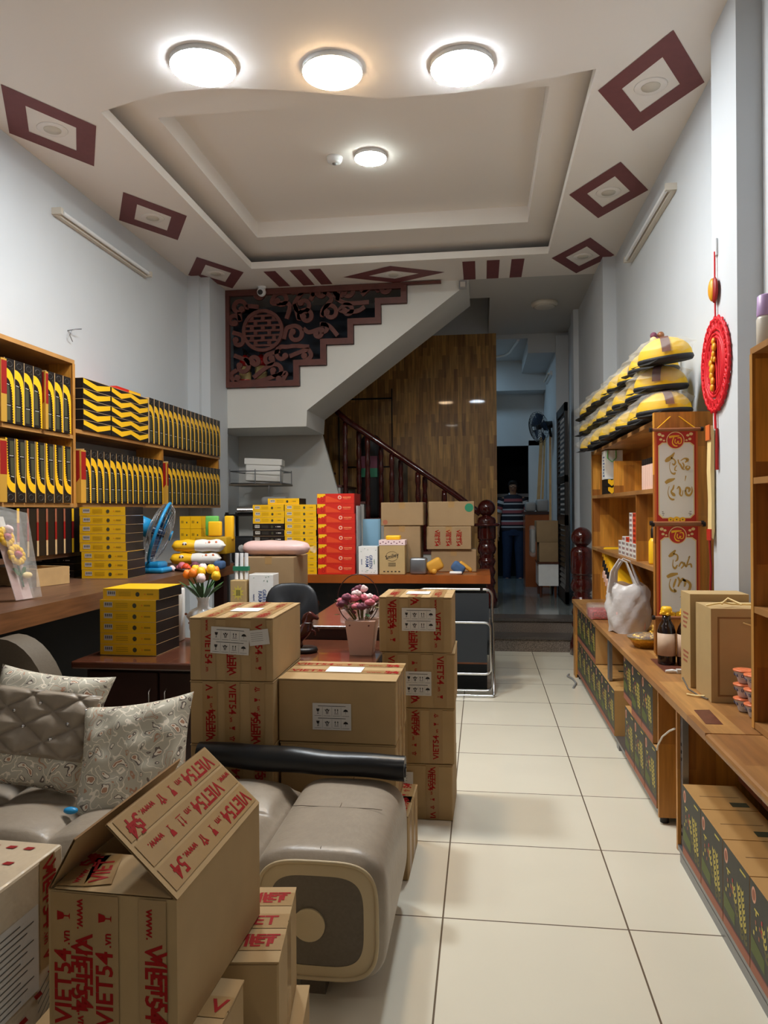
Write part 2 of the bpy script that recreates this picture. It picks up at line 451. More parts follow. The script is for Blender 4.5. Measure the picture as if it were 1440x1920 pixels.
# beyond the beam
b.box(LW - 0.1, 0.1, 7.62, 8.3, CZ, CZ + 0.1, 'beam_paint'); b.box(0.1, 2.2, 7.62, 10.1, CZ, CZ + 0.1, 'beam_paint')
b.box(0.1, 0.2, 8.3, 10.1, CZ + 0.1, 5.4, 'beam_paint'); b.box(-2.9, 0.1, 10.0, 10.1, CZ, 5.4, 'wall_paint'); b.box(-2.9, 0.1, 8.2, 8.3, CZ + 0.1, 5.4, 'wall_paint'); b.box(-3.0, -2.9, 8.2, 10.1, CZ, 5.4, 'wall_paint'); b.box(-3.0, 0.2, 8.2, 10.1, 5.4, 5.5, 'wall_paint')
struct('ceiling', b)
b = MB()
b.box(-3.0, 2.2, 10.1, 13.6, 3.7, 3.8, 'wall_paint')
b.box(-3.0, 2.2, 11.6, 12.12, 3.24, 3.7, 'wall_paint')        # fascia of the back room's tray ceiling
b.box(0.62, 1.0, 10.1, 11.6, 3.50, 3.7, 'wall_paint')
crv = [(-0.9, 11.25, 3.695)] + [(0.34 + 0.10 * math.sin(a * PI / 10), 11.13 - 0.0 - 0.25 * (1 - math.cos(a * PI / 10)), 3.695) for a in range(0, 6)] + [(0.50, 10.1, 3.695)]
b.tube([(-0.9, 11.2, 3.69), (0.25, 11.2, 3.69), (0.36, 11.1, 3.69), (0.42, 10.9, 3.69), (0.5, 10.15, 3.69)], 0.02, 'white_plastic', 6)
struct('ceiling_back', b)

b = MB(); b.box(LW - 0.1, LW, -3.0, 7.3, 0, CZ + 0.3, 'wall_paint'); b.box(LW, -2.78, 7.06, 7.62, 0, CZ, 'wall_paint'); b.box(-2.78, -2.69, 7.12, 7.62, 0, CZ, 'wall_paint')
b.box(LW - 0.1, LW, 7.3, 13.6, 0, CZ + 0.3, 'wall_paint')
struct('wall_left', b)
b = MB()
b.box(RW, RW + 0.1, -3.0, 7.3, 0, CZ + 0.3, 'wall_paint'); b.box(1.13, RW + 0.1, 7.12, 7.72, 0, CZ, 'wall_paint')
b.box(1.14, RW + 0.1, 7.72, 10.0, 0.29, CZ, 'wall_paint'); b.box(1.08, 1.14, 8.95, 9.2, 0.29, CZ, 'wall_paint')
b.box(1.14, RW, 3.5, 3.86, 0, CZ, 'wall_paint')
struct('wall_right', b)
# back room: right wall, far wall with a dark doorway
b = MB()
b.box(0.98, 1.40, 10.0, 12.1, 0.29, 3.7, 'wall_paint')
b.box(-3.0, -0.5, 12.0, 12.1, 0.29, 3.3, 'wall_paint')
b.box(-3.0, 0.98, 12.0, 12.1, 2.42, 3.3, 'wall_paint'); b.box(0.74, 0.98, 12.0, 12.1, 0.29, 2.5, 'wall_paint')
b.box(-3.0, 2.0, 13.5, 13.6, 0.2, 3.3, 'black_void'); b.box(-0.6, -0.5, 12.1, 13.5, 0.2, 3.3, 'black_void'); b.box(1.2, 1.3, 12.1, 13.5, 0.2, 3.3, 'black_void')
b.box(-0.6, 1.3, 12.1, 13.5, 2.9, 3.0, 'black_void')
b.box(-0.5, 1.2, 13.3, 13.5, 1.62, 1.68, 'steel')
struct('wall_back', b)
# front of the shop, behind the camera: piers beside the open shopfront
b = MB(); b.box(LW - 0.1, -2.2, -3.1, -3.0, 0, CZ + 0.3, 'wall_paint'); b.box(0.8, RW + 0.1, -3.1, -3.0, 0, CZ + 0.3, 'wall_paint'); b.box(-2.2, 0.8, -3.1, -3.0, 2.9, CZ + 0.3, 'wall_paint')
struct('wall_front', b)

# wood panelled wall beyond the stairs
b = MB(); b.box(-3.0, 0.20, 10.0, 10.1, 0.29, CZ, 'panel_wood')
for x0, x1, z0, z1 in ((-1.215, -1.20, 0.3, 3.06), (-1.9, -1.2, 2.92, 2.94), (-1.95, -1.935, 0.3, 2.94), (-1.9, -1.2, 1.99, 2.01)):
    b.box(x0, x1, 9.99, 10.0, z0, z1, 'black_void')
struct('wall_panelled', b)

# painted frames on the lower ceiling, each with a recessed lamp (off)
TR = [0]
def painted(pts, inner=None):
    TR[0] += 1
    b = MB(); z = CZ - 0.002
    if inner:
        n = len(pts)
        for i in range(n):
            j = (i + 1) % n
            b.quad(pts[i] + (z,), inner[i] + (z,), inner[j] + (z,), pts[j] + (z,), 'maroon_paint')
    else: b.poly([p + (z,) for p in pts], 'maroon_paint')
    struct('trim_%d' % TR[0], b)
def diamond(cx, cy, hw, hl, iw, il):
    painted([(cx, cy - hl), (cx + hw, cy), (cx, cy + hl), (cx - hw, cy)], [(cx, cy - il), (cx + iw, cy), (cx, cy + il), (cx - iw, cy)])
def downlight(cx, cy, label, s=1.0, group='recessed ceiling lamps in the painted diamonds'):
    t = thing('recessed_lamp', label, 'ceiling lamp', (cx, cy, CZ), 0, group)
    b = MB(); b.lathe([(0.045 * s, -0.004), (0.085 * s, -0.006), (0.09 * s, 0.0)], (0, 0, 0), 'ceiling_paint', 24)
    obj('rim', b, t)
    b = MB(); b.lathe([(0.0, -0.009), (0.05 * s, -0.008), (0.052 * s, -0.003)], (0, 0, 0), 'off_glass', 24)
    obj('diffuser', b, t)
for i, (cy, w_) in enumerate(((4.23, 'nearest'), (5.62, 'middle'), (7.03, 'farthest'))):
    diamond(-2.59, cy, 0.285, 0.49, 0.155, 0.27)
    downlight(-2.59, cy, 'unlit round recessed lamp in the %s maroon diamond above the left wall' % w_)
    diamond(0.945, cy + 0.05, 0.285, 0.49, 0.155, 0.27)
    downlight(0.945, cy + 0.05, 'unlit round recessed lamp in the %s maroon diamond above the right wall' % w_)
diamond(-0.86, 7.335, 0.51, 0.27, 0.25, 0.13)
downlight(-0.86, 7.335, 'unlit round recessed lamp in the flat diamond above the stairs')
for x in (-2.11, -1.85, -1.66):
    painted([(x, 7.04), (x + 0.12, 7.04), (x + 0.14, 7.54), (x + 0.02, 7.54)])
for x in (-0.17, 0.06, 0.29):
    painted([(x, 7.05), (x + 0.12, 7.05), (x + 0.12, 7.61), (x, 7.61)])

# ------------------------------------------------------------------ ceiling lamps
def lamp(x, y, z, r, m, label, group='lit round ceiling lamps'):
    t = thing('ceiling_lamp', label, 'ceiling lamp', (x, y, z), 0, group)
    b = MB(); b.lathe([(r * 1.0, -0.029), (r * 1.022, -0.028), (r * 1.03, -0.015), (r * 1.03, 0.0)], (0, 0, 0), 'white_plastic', 32)
    obj('housing', b, t)
    b = MB(); b.lathe([(0.001, -0.036), (r * 0.7, -0.0355), (r * 0.96, -0.034), (r * 1.01, -0.031), (r * 1.02, -0.0285)], (0, 0, 0), m, 32)
    obj('diffuser', b, t, 'glowing round diffuser')
    return t
lamp(-1.43, 3.72, CZ, 0.165, 'lamp_cool', 'lit cold white round ceiling lamp, left one of the front row of three')
lamp(-0.77, 3.86, CZ, 0.155, 'lamp_warm', 'lit warm orange round ceiling lamp between the two cold white ones')
lamp(-0.09, 3.92, CZ, 0.160, 'lamp_cool', 'lit cold white round ceiling lamp, right one of the front row of three')
lamp(-0.80, 5.42, 4.04, 0.115, 'lamp_tray', 'small lit round lamp inside the raised ceiling tray')
lamp(-0.82, -0.6, CZ, 0.165, 'lamp_front', 'round ceiling lamp above the entrance area, behind the viewer')
t = thing('smoke_detector', 'small white round smoke detector beside the lamp in the ceiling tray', 'smoke detector', (-1.07, 5.42, 4.04))
b = MB(); b.lathe([(0.03, -0.045), (0.05, -0.035), (0.058, -0.015), (0.06, 0)], (0, 0, 0), 'white_plastic', 20); obj('body', b, t)
b = MB(); b.lathe([(0.0, -0.05), (0.018, -0.049), (0.02, -0.04)], (0, 0, 0), 'grey_plastic', 14); obj('sensor', b, t)
t = thing('ceiling_lamp', 'unlit round ceiling lamp behind the beam near the back doorway', 'ceiling lamp', (0.72, 8.6, CZ))
b = MB(); b.lathe([(0.13, -0.05), (0.15, -0.03), (0.15, 0)], (0, 0, 0), 'off_glass', 24); obj('housing', b, t)
b = MB(); b.lathe([(0.0, -0.06), (0.1, -0.056), (0.13, -0.05)], (0, 0, 0), 'off_glass', 24); obj('diffuser', b, t)
# tube lights on both walls (off)
def tube_light(x, sx, y0, y1, z, label):
    t = thing('tube_light', label, 'tube light', (x, (y0 + y1) / 2, z), 0)
    h = (y1 - y0) / 2
    b = MB(); b.box(min(0, sx * 0.035), max(0, sx * 0.035), -h, h, -0.025, 0.025, 'off_glass'); obj('housing', b, t)
    b = MB(); b.cyl((sx * 0.055, -h + 0.03, 0), (sx * 0.055, h - 0.03, 0), 0.014, 'white_plastic', n=12); obj('tube', b, t)
    for s in (-1, 1):
        b = MB(); b.box(min(0, sx * 0.07), max(0, sx * 0.07), s * h - 0.015, s * h + 0.015, -0.022, 0.022, 'off_glass'); obj('end_cap', b, t)
tube_light(LW, 1, 4.73, 6.11, 3.475, 'unlit fluorescent tube light high on the left wall')
tube_light(RW, -1, 4.96, 6.36, 3.475, 'unlit fluorescent tube light high on the right wall')
# camera and socket on the beam
t = thing('security_camera', 'small white dome security camera on the beam left of the ceiling stripes', 'security camera', (-2.27, 7.52, CZ))
b = MB(); b.lathe([(0.035, -0.03), (0.045, -0.01), (0.045, 0)], (0, 0, 0), 'white_plastic', 18); obj('mount', b, t)
b = MB(); b.ball((0, -0.015, -0.06), 0.048, 'white_plastic', 16); obj('body', b, t)
b = MB(); b.cyl((0, -0.05, -0.07), (0, -0.068, -0.076), 0.026, 'black_box', n=16); obj('lens', b, t, 'black lens')
b = MB(); b.box(-0.22, -0.14, 7.585, 7.60, 3.66, 3.745, 'grey_plastic'); b.box(-0.205, -0.155, 7.575, 7.585, 3.68, 3.73, 'label_grey')
single('wall_socket', b, 'grey electrical socket at the top of the white stair wall', 'socket')
b = MB(); b.tube([(LW, 4.90, 2.70), (LW + 0.05, 4.92, 2.715), (LW + 0.06, 4.98, 2.73)], 0.004, 'steel', 6); b.tube([(LW + 0.03, 4.91, 2.71), (LW + 0.04, 4.86, 2.66), (LW + 0.02, 4.93, 2.63)], 0.003, 'steel', 6)
single('wire_hook', b, 'small bent wire hook sticking out of the bare left wall', 'hook')
# ================================================================== stairs
b = MB()
prof = [(-2.9, 2.30), (-1.83, 2.30), (-1.82, 2.47), (-0.12, 3.73), (-0.12, 3.76), (-0.75, 3.76), (-0.75, 3.54), (-1.02, 3.54), (-1.02, 3.34), (-1.31, 3.34), (-1.31, 3.14), (-1.60, 3.14), (-1.60, 2.93), (-1.89, 2.93), (-1.89, 2.72), (-2.9, 2.72)]
b.prism(prof, 7.62, 8.50, 'stair_paint', 'XZ')
b.prism([(-2.9, 2.6), (-1.9, 2.6), (-0.2, 3.74), (-2.9, 3.74)], 8.44, 8.56, 'stairwell_shade', 'XZ')  # added closing wall, coloured dark to stand in for the unlit stairwell
b.prism([(-2.9, 0.29), (-1.60, 0.29), (-1.66, 1.52), (-1.88, 2.32), (-2.9, 2.32)], 8.60, 8.66, 'stair_paint', 'XZ')
struct('wall_stair', b)
b = MB()
pts = [(0.0, 0.29)]
for k in range(1, 11):
    x = 0.02 - 0.283 * (k - 1); pts += [(x, 0.29 + 0.2 * (k - 1)), (x, 0.29 + 0.2 * k)]
pts += [(-2.89, 2.29), (-2.89, 0.29)]
b.prism(pts, 8.70, 9.75, 'beam_paint', 'XZ')
for k in range(1, 11):
    x = 0.02 - 0.283 * (k - 1); b.box(max(x - 0.283, -2.89), x + 0.02, 8.68, 9.75, 0.29 + 0.2 * k, 0.315 + 0.2 * k, 'screen_wood')
struct('floor_stairs', b)

# carved wooden screen that closes the stair above the landing
t = thing('stair_screen', 'carved maroon wooden stair screen with scrolls, stepped along the white stair wall', 'stair screen', (-1.7, 7.60, 2.72))
outer = [(-2.71, 3.755), (-2.71, 2.725), (-1.895, 2.725), (-1.895, 2.935), (-1.605, 2.935), (-1.605, 3.145), (-1.315, 3.145), (-1.315, 3.345), (-1.025, 3.345), (-1.025, 3.545), (-0.755, 3.545), (-0.755, 3.755)]
W = 0.06
inner = [(-2.71 + W, 3.755 - W), (-2.71 + W, 2.725 + W), (-1.895 - W, 2.725 + W), (-1.895 - W, 2.935 + W), (-1.605 - W, 2.935 + W), (-1.605 - W, 3.145 + W), (-1.315 - W, 3.145 + W), (-1.315 - W, 3.345 + W), (-1.025 - W, 3.345 + W), (-1.025 - W, 3.545 + W), (-0.755 - W, 3.545 + W), (-0.755 - W, 3.755 - W)]
b = world(t); n = len(outer)
for i in range(n):
    j = (i + 1) % n
    q = [outer[i], outer[j], inner[j], inner[i]]
    b.prism(q, 7.575, 7.622, 'screen_wood', 'XZ')
obj('frame', b, t)
def zz(x, y): return Vector((-2.785 + x * 0.001515, 7.60, 3.795 - (y - 62) * 0.00152))
def sp(pts, w=0.02):
    """carved ribbon through the given points of the pattern"""
    P = [zz(*p) for p in pts]; out = []
    for i in range(len(P) - 1):
        p0, p1, p2, p3 = P[max(i - 1, 0)], P[i], P[i + 1], P[min(i + 2, len(P) - 1)]
        for k in range(5):
            u = k / 5; out.append(0.5 * ((2 * p1) + (p2 - p0) * u + (2 * p0 - 5 * p1 + 4 * p2 - p3) * u * u + (3 * p1 - p0 - 3 * p2 + p3) * u ** 3))
    out.append(P[-1]); L = []; R = []
    for i, p in enumerate(out):
        d = (out[min(i + 1, len(out) - 1)] - out[max(i - 1, 0)]); d.y = 0; d.normalize(); nn = Vector((-d.z, 0, d.x)) * w
        L.append((p.x + nn.x, p.z + nn.z)); R.append((p.x - nn.x, p.z - nn.z))
    for i in range(len(out) - 1):
        b.prism([L[i], L[i + 1], R[i + 1], R[i]], 7.588, 7.612, 'screen_wood', 'XZ')
    c = out[-1]; b.cyl((c.x, 7.585, c.z), (c.x, 7.615, c.z), w * 1.5, 'screen_wood', n=10)
def curl(cx, cy, r, a0, a1, tail=None, w=0.022):
    pts = []; k = max(4, int(abs(a1 - a0) / 35))
    if tail: pts += tail
    for i in range(k + 1):
        a = math.radians(a0 + (a1 - a0) * i / k); rr = r * (1 - 0.6 * i / k)
        pts.append((cx + rr * math.cos(a), cy - rr * math.sin(a)))
    sp(pts, w)
b = world(t)
for c in [((620, 210), 62, 160, 500, [(700, 150), (640, 100)]), ((640, 290), 55, 200, -180, [(560, 200)]), ((560, 410), 62, 120, -230, [(480, 440), (500, 370)]),
          ((810, 270), 60, 200, -190, [(760, 120), (820, 170), (780, 230)]), ((930, 130), 60, 170, -160, [(860, 190)]), ((890, 120), 55, 150, 380, [(1080, 210), (920, 210), (850, 160)]),
          ((930, 260), 46, 180, -170, [(1050, 240), (990, 270)]), ((460, 170), 60, 200, -170, [(500, 300), (520, 200)]), ((470, 545), 58, 60, 330, [(660, 500), (560, 490)]),
          ((640, 560), 40, 90, -180, [(520, 560)]), ((420, 660), 50, 100, -200, [(260, 700), (340, 640), (380, 620)]), ((180, 620), 55, 90, -200, [(120, 540)]),
          ((270, 590), 40, 200, -160, [(200, 560)]), ((380, 580), 40, 120, 400, [(450, 520)]), ((160, 210), 55, 0, 330, [(300, 210), (230, 200)]), ((120, 300), 45, 0, 300, [(160, 240)]),
          ((150, 440), 45, 60, -200, [(110, 380)]), ((1190, 120), 50, 200, -190, [(1030, 160), (1110, 100)]), ((1040, 110), 35, 150, -200, [(960, 80)]), ((720, 410), 34, 60, -200, [(620, 370), (660, 400)]),
          ((760, 380), 36, 120, -150, [(860, 430), (800, 360)]), ((300, 120), 45, 90, -200, [(400, 90)]), ((450, 700), 40, 40, -120, [(120, 730), (300, 725)]), ((590, 110), 40, 200, -160, [(520, 90)]),
          ((740, 130), 45, 120, -160, [(670, 180)]), ((130, 690), 40, 90, 330, [(140, 640)])]:
    curl(c[0][0], c[0][1], c[1], c[2], c[3], c[4])
obj('scrollwork', b, t, 'carved scrollwork')
b = world(t); c = zz(330, 375); R0 = 0.225
ring = [(c.x + R0 * math.cos(a * PI / 16), c.z + R0 * math.sin(a * PI / 16)) for a in range(32)]
ri = [(c.x + (R0 - 0.035) * math.cos(a * PI / 16), c.z + (R0 - 0.035) * math.sin(a * PI / 16)) for a in range(32)]
for i in range(32):
    j = (i + 1) % 32; b.prism([ring[i], ring[j], ri[j], ri[i]], 7.58, 7.62, 'screen_wood', 'XZ')
for k in range(-3, 4):
    z = c.z + k * 0.052; hw = math.sqrt(max(0, (R0 - 0.03) ** 2 - (k * 0.052) ** 2))
    b.box(c.x - hw, c.x + hw, 7.588, 7.612, z - 0.011, z + 0.011, 'screen_wood')
    for dx in ((-0.08, 0.07) if k % 2 else (0.0, -0.12, 0.12)):
        if abs(dx) < hw - 0.02: b.box(c.x + dx - 0.02, c.x + dx + 0.02, 7.588, 7.612, z + 0.01, z + 0.042, 'screen_wood')
obj('medallion', b, t, 'round medallion of short bars')
b = MB(); b.box(-0.78, -0.40, 7.56, 7.60, 3.725, 3.75, 'screen_wood'); single('wooden_batten', b, 'short maroon batten nailed to the beam right of the carved screen', 'batten')
for x, lab in ((-2.55, 'red fire extinguisher behind the carved screen, left of the pair'), (-2.37, 'red fire extinguisher behind the carved screen, right of the pair')):
    t = thing('fire_extinguisher', lab, 'fire extinguisher', (x, 7.80, 2.72), 0, 'fire extinguishers on the landing')
    b = MB(); b.lathe([(0.06, 0.0), (0.065, 0.02), (0.065, 0.30), (0.05, 0.36), (0.02, 0.39)], (0, 0, 0), 'extinguisher_red', 18); obj('cylinder', b, t)
    b = MB(); b.lathe([(0.018, 0.38), (0.02, 0.43), (0.012, 0.45)], (0, 0, 0), 'black_box', 10); b.box(-0.01, 0.01, -0.06, 0.02, 0.43, 0.45, 'black_box'); obj('valve', b, t)
    b = MB(); b.tube([(0, -0.02, 0.43), (0.07, -0.04, 0.38), (0.075, -0.04, 0.2)], 0.01, 'black_box', 8); obj('hose', b, t)
    b = MB(); b.lathe([(0.0665, 0.12), (0.0665, 0.26)], (0, 0, 0), 'scroll_cream', 18); obj('label_band', b, t)

# newel posts, handrail, balusters
def newel(x, y, z, h, label, flange=False):
    t = thing('newel_post', label, 'newel post', (x, y, z), 0)
    b = MB(); b.ball((0, 0, h - 0.10), 0.10, 'lacquer', 24, (1, 1, 0.98), 12); obj('ball', b, t)
    b = MB(); zt = h - 0.19
    pr = [(0.045, 0.02), (0.05, 0.0), (0.095, -0.02), (0.106, -0.05), (0.106, -0.25), (0.098, -0.27), (0.085, -0.275), (0.10, -0.29), (0.085, -0.30), (0.095, -0.33), (0.108, -0.37), (0.10, -0.42), (0.075, -0.445), (0.09, -0.46), (0.075, -0.475)]
    pr += [(0.09 + 0.012 * math.sin(i * 1.6), -0.49 - i * 0.03) for i in range(max(1, int((zt - 0.62) / 0.03)))] + [(0.11, -zt + 0.12), (0.12, -zt + 0.10), (0.12, -zt)]
    b.lathe([(r, zt + d) for r, d in pr], (0, 0, 0), 'lacquer', 28); obj('post', b, t)
    if flange:
        b = MB(); b.lathe([(0.10, -0.02), (0.15, -0.016), (0.158, 0), (0.15, 0.016), (0.10, 0.02)], (0, 0, h - 0.29), 'lacquer', 28); obj('collar', b, t)
    return t
newel(0.05, 8.55, 0.29, 1.235, 'dark red turned newel post with a wide collar behind the long wooden counter', True)
t_ = newel(0.955, 7.36, 0.0, 1.235, 'dark red turned newel post at the far end of the right counter')
b = MB(); b.cyl((0.10, -0.02, 0.92), (0.115, -0.03, 0.92), 0.026, 'label_grey', n=16); obj('sensor_disc', b, t_, 'round grey disc')
t = thing('stair_railing', 'dark red wooden handrail on turned balusters rising left behind the counter', 'stair railing', (-0.9, 8.75, 0.4))
b = world(t)
hr = [(-0.02, 8.7, 1.36), (-0.33, 8.7, 1.60), (-1.0, 8.7, 2.07), (-1.60, 8.7, 2.49), (-1.72, 8.72, 2.60), (-1.80, 8.78, 2.76)]
b.tube(hr, 0.036, 'lacquer', 10); obj('handrail', b, t)
for x, rear in ((-1.62, 0), (-1.48, 1), (-1.35, 0), (-1.21, 1), (-1.06, 0), (-0.97, 1), (-0.75, 0), (-0.68, 1), (-0.44, 0), (-0.2, 1)):
    b = world(t); zt = 1.36 + (-0.02 - x) * 0.706 - 0.02; zb = 0.29 + 0.2 * (1 + math.floor((0.02 - x) / 0.283)) + 0.02; y = 8.72 + rear * 0.16
    k = 16; pr = []
    for i in range(k + 1):
        u = i / k; pr.append(((0.022 + 0.012 * abs(math.sin(u * PI * 5))) if 0.08 < u < 0.94 else 0.03, zb + (zt - zb) * u))
    b.lathe(pr, (x, y, 0), 'lacquer', 10); obj('baluster', b, t)
# coats hanging behind the railing
b = MB(); b.rbox(-1.52, -1.24, 9.05, 9.35, 1.3, 2.36, 'cap_black', 0.12, 3); b.box(-1.50, -1.28, 9.045, 9.05, 1.82, 1.93, 'green_accent'); b.box(-1.50, -1.28, 9.045, 9.05, 1.93, 2.08, 'dusk_flower'); single('coat_bundle', b, 'dark bundle of coats hanging behind the balusters', 'coats')
b = MB(); b.rbox(-1.12, -0.92, 9.1, 9.3, 1.1, 2.10, 'leather_dark', 0.08, 3); single('garment_bag', b, 'grey hanging garment bag behind the balusters under the handrail', 'bag')

# ================================================================== things in the back room
t = thing('louvre_door', 'open black louvred door leaf standing along the right side of the back doorway', 'door', (0.97, 9.2, 0.31))
b = world(t)
y0, y1, z0, z1 = 8.72, 9.68, 0.31, 2.64
for a in ((y0, y0 + 0.09, z0, z1), (y1 - 0.09, y1, z0, z1), (y0, y1, z0, z0 + 0.14), (y0, y1, z1 - 0.10, z1), (y0, y1, 1.22, 1.34), (y0, y1, 1.72, 1.80)):
    b.box(0.95, 0.985, a[0], a[1], a[2], a[3], 'black_box')
obj('frame', b, t)
for za, zb, nm in ((0.45, 1.22, 'lower_louvres'), (1.34, 1.72, 'middle_louvres'), (1.80, 2.54, 'upper_louvres')):
    b = world(t); n = int((zb - za) / 0.06)
    for i in range(n):
        z = za + 0.03 + i * (zb - za) / n
        b.prism([(0.955, z - 0.02), (0.962, z - 0.02), (0.982, z + 0.02), (0.975, z + 0.02)], y0 + 0.09, y1 - 0.09, 'black_box', 'XZ')
    obj(nm, b, t)
# wall fan
t = thing('wall_fan', 'black wall mounted fan high on the right wall of the back room', 'fan', (0.80, 10.5, 2.55))
A = (Vector((-0.88, -0.42, -0.22))).normalized(); M = frame((0, 0, 0), A.cross(Vector((0, 0, 1))), A.cross(A.cross(Vector((0, 0, 1))))); 
M = A.to_track_quat('Z', 'Y').to_matrix().to_4x4()
b = MB(M)
for k in range(9):
    r = 0.03 + k * 0.023; z = 0.09 * math.sqrt(max(0, 1 - (r / 0.225) ** 2)) + 0.01
    b.tube([(r * math.cos(a * PI / 12), r * math.sin(a * PI / 12), z) for a in range(24)], 0.003, 'fan_black', 5, closed=True)
for k in range(24):
    a = k * PI / 12; b.tube([(0.03 * math.cos(a), 0.03 * math.sin(a), 0.10), (0.13 * math.cos(a), 0.13 * math.sin(a), 0.085), (0.21 * math.cos(a), 0.21 * math.sin(a), 0.03), (0.225 * math.cos(a), 0.225 * math.sin(a), 0.0), (0.15 * math.cos(a), 0.15 * math.sin(a), -0.06), (0.04 * math.cos(a), 0.04 * math.sin(a), -0.09)], 0.0025, 'fan_black', 4)
obj('cage', b, t)
b = MB(M)
for k in range(5):
    a = k * 2 * PI / 5; b.grid(lambda u, v, a=a: ((0.03 + 0.165 * u) * math.cos(a + (v - 0.5) * 0.9), (0.03 + 0.165 * u) * math.sin(a + (v - 0.5) * 0.9), 0.03 * (v - 0.5)), 3, 4, 'fan_blade')
b.cyl((0, 0, -0.02), (0, 0, 0.04), 0.035, 'fan_black'); obj('blades', b, t)
b = MB(M); b.cyl((0, 0, -0.08), (0, 0, -0.22), 0.065, 'fan_black', r1=0.045, n=16); obj('motor', b, t)
b = MB(); b.tube([(0.14, 0.07, 0.0), (0.16, 0.08, -0.12), (0.18, 0.12, -0.12)], 0.02, 'fan_black', 8); obj('bracket', b, t)
# cabinet, boxes, planks
t = thing('brown_cabinet', 'tall plain brown cabinet in the back room beside the standing man', 'cabinet', (0.80, 11.05, 0.29))
b = world(t); b.box(0.61, 0.965, 10.8, 11.3, 0.29, 1.33, 'bench_wood'); obj('body', b, t)
b = world(t); b.box(0.59, 0.975, 10.78, 11.32, 1.33, 1.37, 'desk_dark'); obj('top', b, t, 'darker top board')
for i, (x0, x1, h, lab) in enumerate(((0.62, 0.77, 0.14, 'clear wrapped parcel on the left of the brown cabinet top'), (0.78, 0.95, 0.18, 'clear wrapped parcel on the right of the brown cabinet top'))):
    b = MB(); b.rbox(x0, x1, 10.85, 11.1, 1.37, 1.37 + h, 'grey_plastic', 0.03, 2); single('wrapped_parcel', b, lab, 'parcel', 'parcels on the brown cabinet')
t = thing('side_cabinet', 'small white cabinet on short legs in front of the brown cabinet', 'cabinet', (0.82, 9.75, 0.29))
b = world(t); b.box(0.70, 0.945, 9.5, 10.0, 0.44, 0.72, 'porcelain'); b.box(0.699, 0.701, 9.55, 9.75, 0.47, 0.68, 'label_grey'); obj('body', b, t)
b = world(t); b.box(0.69, 0.95, 9.48, 10.02, 0.72, 0.74, 'desk_wood'); obj('top', b, t)
for x in (0.73, 0.91):
    for y in (9.54, 9.95):
        b = world(t); b.cyl((x, y, 0.29), (x, y, 0.44), 0.015, 'desk_wood', r1=0.022, n=8); obj('leg', b, t)
b = MB(); b.rbox(0.71, 0.945, 9.5, 9.9, 0.74, 0.99, 'cardboard_dull', 0.006); single('cardboard_box', b, 'closed cardboard box directly on the small white cabinet', 'cardboard box')
b = MB(); b.rbox(0.68, 0.945, 9.5, 9.9, 0.99, 1.26, 'cardboard_dull', 0.006); single('cardboard_box', b, 'open cardboard box on top of another on the white cabinet', 'cardboard box')
b = MB(); b.rbox(0.60, 0.675, 9.5, 9.8, 0.80, 1.20, 'film', 0.03, 3); b.rbox(0.61, 0.665, 9.52, 9.78, 0.85, 1.15, 'grey_plastic', 0.03, 3)
single('plastic_sheet', b, 'crumpled clear plastic wrap hanging beside the stacked boxes', 'plastic wrap')
for (x0, xt, dx, y) , lab in zip(((0.76, 0.90, 0.05, 11.5), (0.84, 0.955, 0.03, 11.45), (0.93, 0.96, 0.03, 10.6)), ('long brown plank leaning in the corner, leftmost plank', 'long brown plank leaning in the corner, middle plank', 'grey brown plank leaning behind the louvred door')):
    b = MB(); b.prism([(x0, 0.29), (x0 + dx, 0.29), (xt + dx - 0.02, 2.5), (xt - 0.02, 2.5)], y, y + 0.03, 'pale_wood', 'XZ'); single('leaning_plank', b, lab, 'plank', 'planks in the back room')
# back room lamp: a cool tube above the tray edge
t = thing('tube_light', 'cool tube light near the ceiling of the back room', 'tube light', (0.93, 10.9, 3.3))
b = world(t); b.box(0.945, 0.98, 10.5, 11.3, 3.27, 3.33, 'white_plastic'); obj('housing', b, t)
b = world(t); b.cyl((0.93, 10.55, 3.3), (0.93, 11.25, 3.3), 0.014, 'off_glass', n=10); obj('tube', b, t)
t = thing('ceiling_lamp', 'cold round lamp on the ceiling of the back room, hidden behind the panelled wall', 'ceiling lamp', (-0.6, 11.0, 3.7))
b = MB(); b.lathe([(0.2, -0.03), (0.21, 0)], (0, 0, 0), 'white_plastic', 24); obj('housing', b, t)
b = MB(); b.lathe([(0.001, -0.04), (0.19, -0.031)], (0, 0, 0), 'lamp_back', 24); obj('diffuser', b, t)

# ================================================================== the man in the back room
t = thing('person', 'man with glasses in a striped polo shirt and jeans standing in the dark back doorway', 'person', (0.50, 12.25, 0.2))
def skin_body(name, joints, edges, m, parent, root=0, sub=2):
    me = bpy.data.meshes.new(name); me.from_pydata([j[:3] for j in joints], edges, []); me.update()
    o = bpy.data.objects.new(name, me); COL.objects.link(o); o.parent = parent
    md = o.modifiers.new('skin', 'SKIN'); md.use_smooth_shade = True
    for i, v in enumerate(me.skin_vertices[0].data if me.skin_vertices else []): pass
    if not me.skin_vertices: 
        bm = bmesh.new(); bm.from_mesh(me); bm.verts.layers.skin.verify(); bm.to_mesh(me); bm.free()
    for i, v in enumerate(me.skin_vertices[0].data):
        r = joints[i][3]; v.radius = (r, joints[i][4] if len(joints[i]) > 4 else r); v.use_root = (i == root)
    s2 = o.modifiers.new('sub', 'SUBSURF'); s2.levels = sub; s2.render_levels = sub
    me.materials.append(MATS[m])
    dg = bpy.context.evaluated_depsgraph_get(); dg.update()
    nm = bpy.data.meshes.new_from_object(o.evaluated_get(dg))
    o.modifiers.clear(); o.data = nm; bpy.data.meshes.remove(me); nm.name = name
    if not nm.materials: nm.materials.append(MATS[m])
    return o
